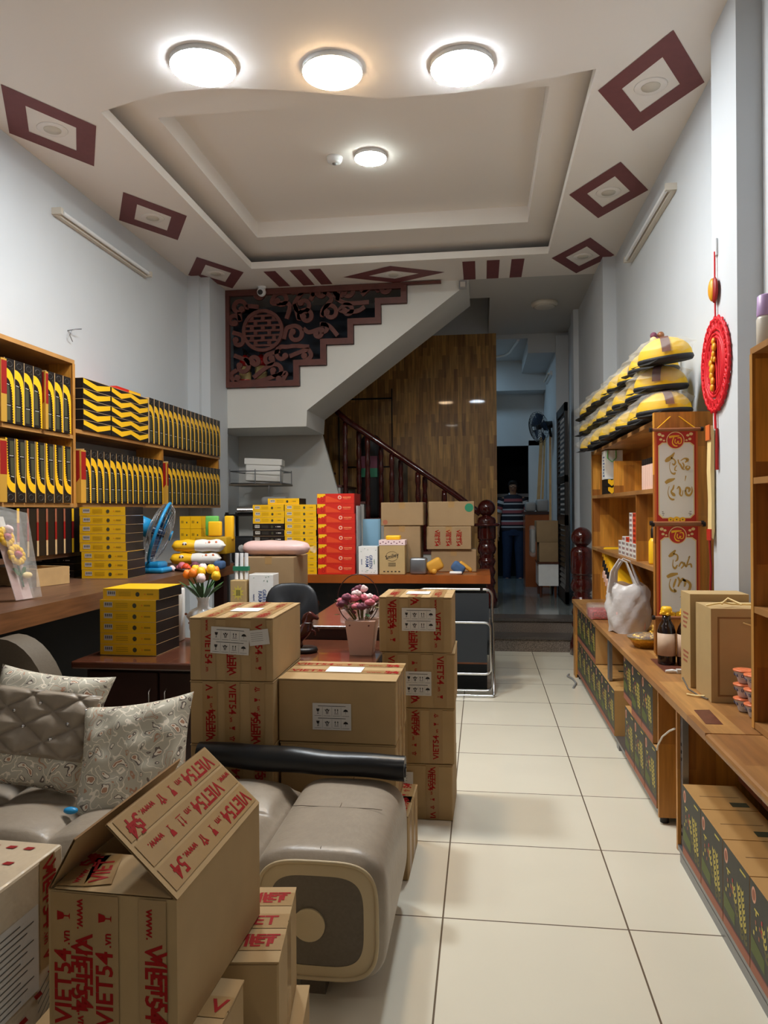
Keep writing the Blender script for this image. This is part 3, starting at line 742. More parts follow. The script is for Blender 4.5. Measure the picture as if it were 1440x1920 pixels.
H = 1.66
J = [(0, 0, 0.93, 0.13, 0.09), (0, 0, 1.15, 0.12, 0.085), (0, 0, 1.36, 0.14, 0.08), (0, 0, 1.44, 0.055), (0, -0.01, 1.50, 0.052), (0, -0.02, 1.56, 0.078, 0.09), (0, -0.015, 1.61, 0.07, 0.08),
     (-0.19, 0, 1.36, 0.048), (-0.23, -0.01, 1.10, 0.038), (-0.245, -0.06, 0.86, 0.028), (-0.25, -0.08, 0.80, 0.036, 0.018),
     (0.19, 0, 1.36, 0.048), (0.23, 0, 1.10, 0.038), (0.245, -0.05, 0.86, 0.028), (0.25, -0.07, 0.80, 0.036, 0.018),
     (-0.09, 0, 0.82, 0.085), (-0.10, -0.01, 0.47, 0.058), (-0.105, 0.01, 0.09, 0.04), (-0.11, -0.10, 0.03, 0.035, 0.03),
     (0.09, 0, 0.82, 0.085), (0.10, -0.01, 0.47, 0.058), (0.105, 0.01, 0.09, 0.04), (0.11, -0.10, 0.03, 0.035, 0.03)]
E_ = [(0, 1), (1, 2), (2, 3), (3, 4), (4, 5), (5, 6), (2, 7), (7, 8), (8, 9), (9, 10), (2, 11), (11, 12), (12, 13), (13, 14), (0, 15), (15, 16), (16, 17), (17, 18), (0, 19), (19, 20), (20, 21), (21, 22)]
for s in (-1, 1):           # five fingers a hand: four long ones and a thumb
    hb = 10 if s < 0 else 14; hx, hy, hz = J[hb][:3]
    for k, (dy, L) in enumerate(((-0.03, 0.065), (-0.01, 0.075), (0.01, 0.07), (0.03, 0.055))):
        i = len(J); J += [(hx, hy + dy, hz - 0.04, 0.010), (hx - s * 0.006, hy + dy - 0.004, hz - 0.04 - L * 0.55, 0.009), (hx - s * 0.016, hy + dy - 0.006, hz - 0.04 - L, 0.008)]
        E_ += [(hb, i), (i, i + 1), (i + 1, i + 2)]
    i = len(J); J += [(hx - s * 0.01, hy - 0.04, hz - 0.005, 0.011), (hx - s * 0.018, hy - 0.058, hz - 0.045, 0.009)]; E_ += [(hb, i), (i, i + 1)]
skin_body('body', J, E_, 'skin', t)
b = MB(); b.tube([(0, -0.095, 1.565), (0, -0.12, 1.545), (0, -0.105, 1.53)], [0.008, 0.014, 0.01], 'skin', 8)
obj('nose', b, t)
b = MB(); b.ball((0, -0.008, 1.605), 0.084, 'hair_dark', 18, (1.0, 1.08, 0.95), 10)
hair = obj('hair', b, t)
for v in hair.data.vertices:
    if v.co.y < -0.035 and v.co.z < 1.635: v.co.y = -0.035 + (v.co.y + 0.035) * 0.1
    if v.co.z < 1.54: v.co.x *= 0.6; v.co.y = max(v.co.y, 0.0)
b = MB()
for s in (-1, 1):
    b.tube([(s * 0.032 + 0.024 * math.cos(a * PI / 8), -0.112, 1.572 + 0.018 * math.sin(a * PI / 8)) for a in range(16)], 0.003, 'black_box', 5, closed=True)
    b.tube([(s * 0.056, -0.11, 1.574), (s * 0.078, -0.03, 1.575)], 0.003, 'black_box', 5)
b.tube([(-0.009, -0.113, 1.574), (0.009, -0.113, 1.574)], 0.003, 'black_box', 5); obj('glasses', b, t)
b = MB(); b.tube([(-0.022, -0.107, 1.512), (0, -0.111, 1.509), (0.022, -0.107, 1.512)], 0.005, 'maroon_paint', 6); obj('mouth', b, t)
def loft(b, rings, m, n=20):
    vs = []
    for (x, y, z, rx, ry) in rings:
        for j in range(n):
            a = 2 * PI * j / n; vs.append((x + rx * math.cos(a), y + ry * math.sin(a), z))
    b.add(vs, [(i * n + j, i * n + (j + 1) % n, (i + 1) * n + (j + 1) % n, (i + 1) * n + j) for i in range(len(rings) - 1) for j in range(n)], m if isinstance(m, str) else m[0], True)
b = MB()
stripe = ['shirt_navy', 'shirt_white', 'shirt_navy', 'shirt_red', 'shirt_white', 'shirt_navy']
RG = lambda z: (0, 0, z, 0.178 + 0.02 * math.cos((z - 0.9) * 5) + (0.012 if z > 1.2 else 0), 0.118)
zs_ = [0.86 + i * 0.0235 for i in range(23)]
for i in range(22):
    loft(b, [RG(zs_[i]), RG(zs_[i + 1])], stripe[(i * 3 // 4) % 6])
loft(b, [RG(zs_[22]), (0, 0, 1.415, 0.15, 0.10), (0, 0, 1.445, 0.075, 0.07)], 'shirt_navy')
for s in (-1, 1):
    for i in range(5):
        u, v_ = i / 5, (i + 1) / 5
        b.tube([(s * (0.165 + 0.065 * u), 0, 1.385 - 0.23 * u), (s * (0.165 + 0.065 * v_), 0, 1.385 - 0.23 * v_)], [0.075 - 0.012 * u, 0.075 - 0.012 * v_], stripe[i % 6], 12, False)
obj('polo_shirt', b, t, 'navy, white and red striped polo shirt')
b = MB(); b.tube([(-0.05, -0.06, 1.42), (0, -0.085, 1.40), (0.05, -0.06, 1.42), (0.06, 0.02, 1.46), (0, 0.07, 1.47), (-0.06, 0.02, 1.46)], 0.016, 'shirt_white', 6, closed=True); obj('collar', b, t, 'white collar')
b = MB(); loft(b, [(0, 0, 0.95, 0.172, 0.115), (0, 0, 0.84, 0.18, 0.12), (0, 0, 0.78, 0.175, 0.115)], 'jeans')
for s in (-1, 1): b.tube([(s * 0.088, 0, 0.84), (s * 0.10, -0.012, 0.47), (s * 0.108, 0.01, 0.05)], [0.10, 0.075, 0.062], 'jeans', 14, False)
obj('jeans', b, t)

# wire shelf with a foam box under the landing
t = thing('wire_shelf', 'grey wire shelf on the wall under the white stair landing', 'shelf', (-2.4, 7.85, 1.70))
b = world(t)
for z in (1.71, 1.84): b.tube([(-2.68, 7.65, z), (-2.12, 7.65, z), (-2.12, 8.1, z), (-2.68, 8.1, z)], 0.006, 'steel', 6, closed=True)
for x, y in ((-2.68, 7.65), (-2.12, 7.65), (-2.12, 8.1), (-2.40, 7.65)): b.tube([(x, y, 1.70), (x, y, 1.86)], 0.006, 'steel', 6)
b.tube([(-2.25, 7.65, 1.70), (-2.25, 7.65, 1.45)], 0.005, 'steel', 6)
obj('wire_frame', b, t)
b = world(t); b.box(-2.69, -2.11, 7.64, 8.11, 1.685, 1.705, 'leather_dark'); obj('shelf_board', b, t)
b = MB(T((-2.36, 7.85, 1.71)) @ Rz(0.15) @ Ry(0.04)); b.rbox(-0.19, 0.19, -0.13, 0.13, 0.02, 0.24, 'paper_white', 0.015); b.box(-0.20, 0.20, -0.14, 0.14, 0.20, 0.265, 'paper_white')
single('foam_box', b, 'white foam box standing tilted on the wire shelf', 'box')
b = MB(); b.cyl((-2.52, 7.4, 1.42), (-2.0, 7.6, 1.42), 0.04, 'chrome', n=18); single('silver_roll', b, 'silver foil tube lying on the black rack under the stairs', 'roll')
t = thing('black_rack', 'black metal rack below the wire shelf, in the corner behind the counter', 'rack', (-2.3, 7.55, 0.0))
for x in (-2.62, -1.98):
    for y in (7.38, 7.7):
        b = world(t); b.box(x - 0.015, x + 0.015, y - 0.015, y + 0.015, 0, 1.4, 'black_box'); obj('post', b, t)
for z in (0.3, 0.85, 1.36):
    b = world(t); b.box(-2.64, -1.96, 7.36, 7.72, z, z + 0.02, 'black_box'); obj('shelf_board', b, t)
for x0, x1, z, h, m, lab in ((-2.6, -2.35, 0.87, 0.28, 'cap_black', 'black bag on the left of the black rack'), (-2.3, -2.05, 0.87, 0.22, 'grey_plastic', 'grey plastic parcel on the right of the black rack'), (-2.28, -2.0, 1.46, 0.10, 'grey_plastic', 'flat clear plastic parcel resting on the silver tube')):
    b = MB(); b.rbox(x0, x1, 7.42, 7.60, z, z + h, m, 0.04, 3); single('plastic_parcel', b, lab, 'parcel')
# ================================================================== right hand display counters
CX = 0.776
t = thing('display_counter', 'long low pine display counter along the right wall, far section full of boxes', 'counter', (1.0, 4.8, 0.0))
b = world(t); b.box(CX, 1.24, 3.44, 3.46, 0.03, 0.61, 'pine_xz'); obj('end_panel', b, t)
b = world(t); b.box(CX, 1.24, 6.32, 6.46, 0.03, 0.61, 'pine_xz'); b.box(CX - 0.012, CX, 6.34, 6.46, 0.0, 0.61, 'pine_yz'); obj('end_panel', b, t)
b = world(t); b.box(CX + 0.005, 1.24, 3.46, 6.32, 0.035, 0.052, 'steel'); obj('bottom_shelf', b, t, 'grey metal bottom shelf')
b = world(t); b.box(CX + 0.01, CX + 0.03, 4.80, 4.86, 0.33, 0.61, 'steel'); obj('metal_post', b, t)
b = world(t); b.box(CX + 0.005, CX + 0.04, 4.45, 4.52, 0.0, 0.034, 'steel'); obj('metal_foot', b, t)
for y in (3.47, 6.3):
    b = world(t); b.cyl((CX + 0.03, y, 0), (CX + 0.03, y, 0.035), 0.02, 'black_box', n=10); obj('foot', b, t, 'black foot')
t = thing('display_counter', 'low pine display counter by the right wall, near section with the open upper bay', 'counter', (1.0, 2.2, 0.0))
b = world(t); b.box(CX, 1.24, 3.12, 3.14, 0.03, 0.61, 'pine_xz'); obj('end_panel', b, t)
b = world(t); b.box(CX + 0.012, CX + 0.035, 3.085, 3.12, 0.0, 0.61, 'steel')
for z in (0.40, 0.43, 0.46, 0.10, 0.13): b.box(CX + 0.010, CX + 0.013, 3.097, 3.107, z, z + 0.012, 'black_box')
obj('metal_post', b, t)
b = world(t); b.box(CX, 1.24, 1.0, 3.12, 0.035, 0.055, 'steel'); b.box(CX, CX + 0.01, 1.0, 3.085, 0.0, 0.038, 'steel'); obj('bottom_shelf', b, t, 'grey metal bottom shelf')
b = world(t); b.box(1.225, 1.245, 1.0, 3.12, 0.05, 0.61, 'pine_yz'); obj('back_panel', b, t)
for y in (3.1, 1.03):
    b = world(t); b.cyl((CX + 0.03, y, 0), (CX + 0.03, y, 0.03), 0.022, 'black_box', n=10); obj('foot', b, t, 'black foot')
t = thing('worktop', 'long pine worktop with dark red brown inlaid boards, far piece', 'worktop', (1.0, 4.6, 0.61))
b = world(t); b.box(0.757, 1.138, 2.672, 6.48, 0.612, 0.64, 'pine_xy'); b.box(1.138, 1.248, 2.672, 3.498, 0.612, 0.64, 'pine_xy'); b.box(1.138, 1.248, 3.862, 6.48, 0.612, 0.64, 'pine_xy')
for q in ([(0.85, 3.95), (0.97, 3.96), (0.94, 3.64), (0.85, 3.63)], [(0.80, 2.97), (0.86, 2.98), (0.85, 2.78), (0.79, 2.78)]):
    b.poly([(x, y, 0.6408) for x, y in q][::-1], 'inlay')
obj('board', b, t)
t = thing('worktop', 'pine worktop at the right edge, near piece with a rounded front edge', 'worktop', (1.0, 1.8, 0.61))
b = world(t); b.rbox(0.752, 1.25, 1.0, 2.668, 0.61, 0.642, 'pine_xy', 0.012, 2, False); obj('board', b, t)

# printed grain boxes
def grain_box(dark=False):
    t = thing('grain_box', 'x', 'box', (0, 0, 0))
    b = MB(); b.box(0, 0.20, 0, 0.242, 0, 0.272, 'kraft', ['kraft_warm', 'kraft_warm', 'kraft_warm', 'kraft_warm', 'slate_box', 'kraft_warm'])
    b.box(0.03, 0.17, 0.118, 0.124, 0.2721, 0.2725, 'cardboard_edge')
    b.box(0.12, 0.18, 0.03, 0.07, 0.2721, 0.2727, 'olive_print')
    obj('carton', b, t)
    b = MB(); x = -0.0008
    def q(pts, m, d=0.0): b.poly([(x - d, p[0], p[1]) for p in pts], m)
    q([(0, 0), (0, 0.272), (0.242, 0.272), (0.242, 0)], 'slate_box', -0.0004)
    q([(0, 0), (0, 0.03), (0.242, 0.03), (0.242, 0)], 'rust_print'); q([(0, 0.03), (0, 0.036), (0.242, 0.036), (0.242, 0.03)], 'red_deep' if dark else 'maroon_paint')
    q([(0.13, 0.05), (0.13, 0.09), (0.235, 0.11), (0.235, 0.06)], 'green_print')
    q([(0.21 + 0.018 * math.cos(a * PI / 8), 0.235 + 0.024 * math.sin(a * PI / 8)) for a in range(16)], 'seal')
    q([(0.21 + 0.012 * math.cos(a * PI / 8), 0.235 + 0.016 * math.sin(a * PI / 8)) for a in range(16)], 'rust_print', 0.0004)
    for c0_, h0, h1 in ((0.075, 0.045, 0.215), (0.042, 0.045, 0.205), (0.120, 0.09, 0.18)):
        n = int((h1 - h0) / 0.017)
        for k in range(n):
            z = h0 + k * 0.017; cy = c0_ + 0.035 * (k / n) - 0.01
            for s in (-1, 1):
                q([(cy, z), (cy + s * 0.012, z + 0.007), (cy + s * 0.012, z + 0.021), (cy + s * 0.002, z + 0.012)], 'wheat' if k > 1 else 'leaf_dry')
    for k in range(9):
        yy, z = 0.14 + 0.08 * random.random(), 0.11 + 0.08 * random.random()
        q([(yy, z), (yy + 0.009, z), (yy + 0.009, z + 0.012), (yy, z + 0.012)], random.choice(['rust_print', 'wheat', 'candy', 'seal']), 0.0003)
    b.box(x - 0.0004, x, 0.17, 0.205, 0.195, 0.200, 'wheat'); b.box(x - 0.0004, x, 0.03, 0.08, 0.250, 0.256, 'wheat')
    obj('printed_front', b, t, 'dark printed front with wheat ears')
    return t
gb = grain_box()
first = [True]
def place_gb(x, y, z, label, group):
    if first[0]:
        first[0] = False; gb.location = (x, y, z); gb['label'] = label; gb['group'] = group
    else: dup(gb, (x, y, z), None, label, group)
ys = [6.04 - 0.246 * i for i in range(7)]
for i, y in enumerate(ys):
    place_gb(CX, y, 0.0525, 'grain print box in the bottom row of the far counter, %s from its far end' % nth(i + 1, 99, 'first', ''), 'grain boxes in the bottom row, far half')
for i, y in enumerate([3.985, 3.735, 3.485]):
    place_gb(CX, y, 0.0525, 'grain print box in the bottom row beside the end panel, %s of three' % ['farthest', 'middle', 'nearest'][i], 'grain boxes in the bottom row, near half')
for i, y in enumerate(ys[:4]):
    place_gb(CX, y, 0.33, 'grain print box in the upper row of the far counter, %s from its far end' % nth(i + 1, 99, 'first', ''), 'grain boxes in the upper row, far half')
for i, y in enumerate([3.80, 3.55]):
    place_gb(CX, y, 0.33, 'grain print box right under the worktop by the end panel, %s one' % ['farther', 'nearer'][i], 'grain boxes in the upper row, near half')
for i in range(5):
    place_gb(CX, 2.80 - 0.247 * i, 0.0555, 'grain print box on the floor shelf of the near counter, %s from its post' % ORD[i + 1], 'grain boxes in the near counter')
for i in range(4):
    place_gb(1.005, 2.86 - 0.25 * i, 0.329, 'grain print box stacked at the back of the near counter, %s from the far end' % ORD[i + 1], 'grain boxes stacked at the back of the near counter')
place_gb(0.90, 4.50, 0.33, 'grain print box set back in the shadow beside the grey metal post', 'grain boxes standing loose')
place_gb(0.80, 4.15, 0.33, 'grain print box pulled slightly back beside the flush upper boxes', 'grain boxes standing loose')

# ------------------------------------------------------------------ pine shelf on the worktop
t = thing('display_shelf', 'open pine display shelf standing on the right worktop below the bagged caps', 'shelf', (1.07, 5.3, 0.64))
b = world(t); b.box(0.905, 1.20, 4.06, 4.085, 0.641, 1.92, 'pine_xz'); obj('side_panel', b, t)
b = world(t); b.box(0.93, 1.22, 6.48, 6.505, 0.641, 1.90, 'pine_xz'); b.box(0.928, 0.93, 6.47, 6.51, 0.641, 1.9, 'pine_yz'); obj('side_panel', b, t)
b = world(t); b.box(1.215, 1.235, 4.9, 6.48, 0.645, 1.895, 'pine_yz'); obj('back_panel', b, t)
for z in (1.08, 1.51, 1.88):
    b = world(t); b.box(0.925, 1.215, 4.085, 6.48, z - 0.012, z + 0.012, 'pine_xy'); obj('shelf_board', b, t)
for y, z0, z1 in ((4.66, 1.092, 1.498), (5.42, 1.522, 1.75)):
    b = world(t); b.box(0.93, 1.215, y, y + 0.022, z0, z1, 'pine_xz'); obj('divider', b, t)
# things on it
t = thing('gift_bag', 'white paper gift bag with green ribbon and blue print on the pine shelf', 'gift bag', (1.0, 5.95, 1.62))
b = world(t); b.box(0.94, 1.07, 5.86, 6.02, 1.64, 1.86, 'paper_white'); obj('bag', b, t)
b = world(t); b.tube([(0.96, 5.858, 1.86), (0.955, 5.855, 1.80), (0.99, 5.85, 1.77), (1.02, 5.855, 1.80), (1.02, 5.858, 1.86)], 0.004, 'green_pack', 6); obj('ribbon', b, t)
b = world(t)
for i in range(7): b.box(0.939, 0.94, 5.90 + 0.02 * (i % 2), 5.96, 1.66 + i * 0.024, 1.672 + i * 0.024, 'blue_print')
obj('print', b, t)
for i in range(2):
    t = thing('heart_box', 'flat black box with a yellow heart, %s under the white gift bag' % ['lower of two', 'upper of two'][i], 'box', (1.0, 5.94, 1.523 + 0.058 * i), 0, 'black boxes with yellow hearts')
    b = world(t); z = 1.523 + 0.058 * i; b.box(0.945, 1.12, 5.80, 6.05, z, z + 0.056, 'black_box'); obj('carton', b, t)
    b = world(t); b.poly([(0.95 + 0.055 * u, 5.799, z + 0.054 * v) for u, v in ((0.0, 0.95), (0.25, 1.0), (0.5, 0.85), (0.75, 1.0), (1.0, 0.9), (1.0, 0.5), (0.5, 0.05), (0.0, 0.5))], 'gold_print'); obj('heart_print', b, t)
for i in range(8):
    b = MB(); y = 4.14 + i * 0.052; b.box(0.94, 1.06, y, y + 0.047, 1.524, 1.665, 'pink_paper'); b.box(0.94, 1.06, y, y + 0.047, 1.665, 1.70, 'black_box')
    single('snack_packet', b, 'pink packet with black top in the pine shelf, %s from the scrolls' % nth(i + 1, 8, 'first', 'last'), 'packet', 'pink packets in a row')
proto = None
for c, (y, n) in enumerate(zip((5.36, 5.22, 5.09, 4.97, 4.86, 4.76), (3, 4, 4, 9, 9, 11))):
    for k in range(n):
        red = (c == 4 and 3 <= k <= 8) or (c == 2 and k == 3)
        b = MB(); y0 = y; z = 1.0935 + k * 0.0325
        b.box(0.955, 1.0, y0 - 0.045, y0 + 0.045, z, z + 0.032, 'red_print' if red else 'paper_white')
        for kk in range(3): b.box(0.9542, 0.955, y0 - 0.035 + kk * 0.026, y0 - 0.02 + kk * 0.026, z + 0.008, z + 0.025, 'tape_red' if (kk + k) % 2 else 'print_black')
        b.box(0.962, 0.985, y0 - 0.0458, y0 - 0.045, z + 0.008, z + 0.024, 'print_black')
        single('tea_packet', b, '%s packet %s from the bottom in %s column of the packet stacks' % ('orange red' if red else 'small white', ORD[k + 1], 'the tallest' if c == 5 else 'the ' + ['farthest', 'second', 'third', 'fourth', 'fifth'][c]), 'packet', 'small packets stacked on the pine shelf')
for y, lab in ((4.52, 'small gold topped jar on the middle pine shelf behind the scroll'),):
    t = thing('jar', lab, 'jar', (0.98, 4.42, 1.093))
    b = MB(); b.lathe([(0.03, 0), (0.032, 0.01), (0.032, 0.13), (0.02, 0.15)], (0, 0, 0), 'gold_print', 16); obj('body', b, t)
    b = MB(); b.lathe([(0.018, 0.15), (0.02, 0.16), (0.02, 0.2), (0.01, 0.22)], (0, 0, 0), 'black_box', 14); obj('cap', b, t)
for i, (z, m, lab) in enumerate(((0.65, 'pink_paper', 'tilted pale packet at the bottom of the leaning pile under the shelf'), (0.738, 'cap_black', 'tilted black packet in the middle of the leaning pile under the shelf'), (0.82, 'gold_print', 'tilted yellow packet on top of the leaning pile under the shelf'))):
    b = MB(T((1.02, 5.80, z + 0.145)) @ Rx(0.36)); b.rbox(-0.07, 0.12, -0.36, 0.30, -0.025, 0.045, m, 0.02, 3)
    for k in range(9): b.cyl((-0.073, -0.32 + k * 0.07, -0.015), (-0.073, -0.32 + k * 0.07, 0.035), 0.008, m, n=6)
    single('soft_packet', b, lab, 'packet', 'leaning soft packets')

# ------------------------------------------------------------------ bagged caps on top of the shelf
cap = thing('bagged_cap', 'x', 'cap', (0, 0, 0))
b = MB()
b.grid(lambda u, v: (0.145 * math.cos(v * PI / 2) * math.cos(u * 2 * PI), 0.15 * math.cos(v * PI / 2) * math.sin(u * 2 * PI), 0.03 + 0.115 * math.sin(v * PI / 2)), 20, 6, 'cap_yellow'); obj('crown', b, cap)
b = MB(); b.lathe([(0.10, 0.004), (0.14, 0.004), (0.150, 0.02), (0.146, 0.034)], (0, 0, 0), 'cap_black', 20, True, 1.0, 1.03)
b.grid(lambda u, v: (-0.10 - 0.09 * v * math.cos((u - 0.5) * 2.2), 0.14 * (u - 0.5) * 2 * (1 - 0.2 * v), 0.02 - 0.02 * v), 8, 3, 'cap_black'); obj('brim', b, cap)
b = MB(Rz(-0.35)); b.grid(lambda u, v: (0.045 * (v - 0.5), 0.153 * math.cos(PI * (0.06 + 0.88 * u)), 0.033 + 0.117 * math.sin(PI * (0.06 + 0.88 * u))), 12, 1, 'cap_brown'); obj('stripe', b, cap)
b = MB()
rnd = [[random.uniform(0.9, 1.16) for _ in range(9)] for _ in range(17)]
for r_ in rnd: pass
rnd[16] = rnd[0]
b.grid(lambda u, v: (0.168 * math.cos((v - 0.5) * PI) * math.cos(u * 2 * PI) * rnd[int(round(u * 16))][int(round(v * 8))] + (-0.03 if v < 0.6 else 0), 0.163 * math.cos((v - 0.5) * PI) * math.sin(u * 2 * PI) * min(1.03, rnd[int(round(u * 16))][int(round(v * 8))]), 0.073 + 0.072 * math.sin((v - 0.5) * PI)), 16, 8, 'film', False)
obj('clear_bag', b, cap, 'crumpled clear plastic bag')
k = 0
for r in range(3):
    for i in range(8):
        y = 4.30 + i * 0.345 + (0.06 if r % 2 else 0); x = 1.02 + random.uniform(-0.015, 0.015); z = 1.925 + 0.148 * r
        lab = 'bagged yellow and black cap, %s layer, %s from the near end' % (['bottom', 'middle', 'top'][r], nth(i + 1, 8, 'first', 'last'))
        rt = (random.uniform(-0.10, 0.10), random.uniform(-0.14, -0.04), random.uniform(-0.35, 0.35))
        if k == 0: cap.location = (x, y, z); cap.rotation_euler = rt; cap['label'] = lab; cap['group'] = 'bagged caps on the pine shelf'; o = cap
        else: o = dup(cap, (x, y, z), rt, lab, 'bagged caps on the pine shelf')
        k += 1
b = MB()
for i in range(9):
    x, y, z = 1.07 + random.uniform(-0.03, 0.04), 4.76 + random.uniform(-0.05, 0.05), 2.40 + random.uniform(0, 0.10)
    b.ball((x, y, z), 0.022, random.choice(['scroll_cream', 'rod_wood', 'dusk_flower']), 8); b.tube([(1.07, 4.78, 2.372), (x, y, z)], 0.003, 'leaf_dry', 5)
single('dried_flowers', b, 'small bunch of dried brown flowers sticking up behind the caps', 'dried flowers')

# ------------------------------------------------------------------ two calligraphy scrolls
def brush(b, pts, y, m='scroll_ink'):
    """tapering brush stroke; pts = (x, z, half width)"""
    out = []
    for i in range(len(pts) - 1):
        p0, p1, p2, p3 = pts[max(i - 1, 0)], pts[i], pts[i + 1], pts[min(i + 2, len(pts) - 1)]
        for k in range(5):
            u = k / 5; out.append([0.5 * (2 * p1[j] + (p2[j] - p0[j]) * u + (2 * p0[j] - 5 * p1[j] + 4 * p2[j] - p3[j]) * u * u + (3 * p1[j] - p0[j] - 3 * p2[j] + p3[j]) * u ** 3) for j in range(3)])
    out.append(list(pts[-1])); vs = []
    for i, p in enumerate(out):
        dx = out[min(i + 1, len(out) - 1)][0] - out[max(i - 1, 0)][0]; dz = out[min(i + 1, len(out) - 1)][1] - out[max(i - 1, 0)][1]; l = math.hypot(dx, dz) or 1
        w = max(p[2], 0.0004); vs += [(p[0] - dz / l * w, y, p[1] + dx / l * w), (p[0] + dz / l * w, y, p[1] - dx / l * w)]
    b.add(vs, [(2 * i, 2 * i + 1, 2 * i + 3, 2 * i + 2) for i in range(len(out) - 1)], m)
def scroll(x0, z1, label, strokes, sx):
    """x0, z1: top left corner of the cloth; strokes in drawing units"""
    W_, H_ = 0.215, 0.475
    t = thing('wall_scroll', label, 'scroll', (x0 + W_ / 2, 3.99, z1 - H_), 0, 'calligraphy scrolls')
    y = 3.99
    b = world(t); b.box(x0, x0 + W_, y, y + 0.004, z1 - H_, z1, 'scroll_orange'); obj('cloth', b, t)
    b = world(t); b.box(x0 + 0.01, x0 + W_ - 0.01, y - 0.001, y, z1 - H_ + 0.006, z1 - 0.006, 'scroll_red'); obj('red_border', b, t)
    b = world(t)
    a0, a1, c0, c1 = x0 + 0.018, x0 + W_ - 0.018, z1 - H_ + 0.022, z1 - 0.06
    def oc(x, g, m, yy):
        a, bb, c, d = a0 + g, a1 - g, c0 + g, c1 - g
        b.poly([(a, yy, c + 0.02), (a + 0.02, yy, c), (bb - 0.02, yy, c), (bb, yy, c + 0.02), (bb, yy, d - 0.016), (bb - 0.02, yy, d), (a + 0.02, yy, d), (a, yy, d - 0.016)], m)
    oc(0, 0, 'scroll_cream', y - 0.002); oc(0, 0.005, 'scroll_field', y - 0.003); obj('white_field', b, t)
    b = world(t); cx, cz = x0 + W_ / 2 - 0.004, z1 - 0.05
    for r, m, d in ((0.045, 'scroll_cream', 0.004), (0.041, 'scroll_red', 0.0045)):
        b.poly([(cx + r * math.cos(a * PI / 14), y - d, cz + r * math.sin(a * PI / 14)) for a in range(28)], m)
    u = 0.00033
    for st in ([(-95, 50, 18), (-40, 62, 16), (60, 68, 8)], [(-20, 60, 8), (-38, 10, 8), (-45, -40, 8), (-15, -82, 10), (30, -90, 8)], [(0, 20, 8), (-8, -30, 7), (20, -50, 6), (35, -10, 7)], [(30, 35, 6), (75, 40, 9), (90, 0, 8), (80, -45, 7), (45, -50, 6), (50, -10, 5)]):
        brush(b, [(cx + p[0] * u, cz + p[1] * u, p[2] * u) for p in st], y - 0.005, 'gold_print')
    for s in (-1, 1):
        for dx, dz, r in ((0.062, 0.025, 0.008), (0.078, 0.032, 0.010), (0.072, 0.006, 0.008), (0.056, 0.0, 0.006)):
            b.poly([(cx + s * dx + r * math.cos(a * PI / 5), y - 0.0015, cz + dz + r * 0.8 * math.sin(a * PI / 5)) for a in range(10)], 'scroll_cream')
    obj('emblem', b, t, 'round red emblem with gold brush writing')
    b = world(t)
    for dx, r in ((-0.03, 0.013), (0.0, 0.016), (0.03, 0.013)):
        b.poly([(x0 + W_ / 2 + dx + r * math.cos(a * PI / 8), y - 0.004, z1 - H_ + 0.016 + r * math.sin(a * PI / 8)) for a in range(16)], 'gold_print')
        b.box(x0 + W_ / 2 + dx - 0.003, x0 + W_ / 2 + dx + 0.003, y - 0.0045, y - 0.004, z1 - H_ + 0.013, z1 - H_ + 0.019, 'olive_print')
    for dx in (-0.072, 0.066):
        for k in range(5): b.box(x0 + W_ / 2 + dx + random.uniform(-0.008, 0.008), x0 + W_ / 2 + dx + random.uniform(0.0, 0.012), y - 0.0042, y - 0.004, c0 + 0.014 + k * 0.005, c0 + 0.0165 + k * 0.005, 'leather_dark')
    obj('coin_print', b, t, 'three yellow coins')
    b = world(t)
    for st in strokes: brush(b, [(x0 + (p[0] - sx[0]) * sx[2], z1 - (p[1] - sx[1]) * sx[2], p[2] * sx[2]) for p in st], y - 0.0045)
    obj('calligraphy', b, t, 'gold brush calligraphy')
    for z in (z1 + 0.006, z1 - H_ - 0.002):
        b = world(t); b.cyl((x0 - 0.012, y - 0.004, z), (x0 + W_ + 0.012, y - 0.004, z), 0.009, 'rod_wood', n=10)
        for s in (x0 - 0.026, x0 + W_ + 0.012): b.cyl((s, y - 0.004, z), (s + 0.014, y - 0.004, z), 0.012, 'black_box', n=10)
        obj('rod', b, t)
    return t
S1 = [[(290, 930, 14), (330, 900, 34), (390, 850, 26), (435, 785, 8)], [(380, 870, 14), (430, 900, 10), (450, 945, 12), (425, 985, 14), (400, 960, 6)], [(365, 940, 4), (358, 1030, 4), (385, 1110, 8), (430, 1130, 18), (445, 1105, 6)],
      [(470, 995, 6), (445, 1030, 10), (440, 1070, 10), (470, 1080, 6)], [(490, 900, 10), (500, 950, 10), (530, 990, 14), (560, 1050, 12), (590, 1060, 8)], [(530, 920, 6), (590, 885, 12), (640, 905, 22), (600, 950, 8)],
      [(560, 950, 8), (580, 1000, 12), (560, 1050, 6)], [(640, 1000, 6), (610, 1030, 16), (640, 1065, 16), (670, 1030, 12), (650, 1005, 5)],
      [(290, 1280, 22), (340, 1245, 30), (400, 1225, 22), (440, 1205, 8)], [(425, 1310, 8), (410, 1370, 14), (380, 1420, 12), (420, 1470, 26), (445, 1480, 8)], [(350, 1330, 4), (330, 1420, 5), (345, 1500, 8), (390, 1545, 16), (430, 1545, 12)],
      [(470, 1380, 6), (500, 1340, 12), (520, 1400, 18), (515, 1460, 14), (545, 1490, 8), (565, 1400, 6)], [(600, 1420, 10), (620, 1360, 16), (665, 1380, 20), (650, 1430, 10)], [(600, 1400, 14), (620, 1470, 18), (670, 1480, 16), (705, 1420, 12), (700, 1340, 5)], [(610, 1165, 10), (595, 1250, 3)]]
scroll(0.888, 1.815, 'upper calligraphy scroll with red and orange border hanging on the pine shelf end', S1, (125, 430, 0.000318))
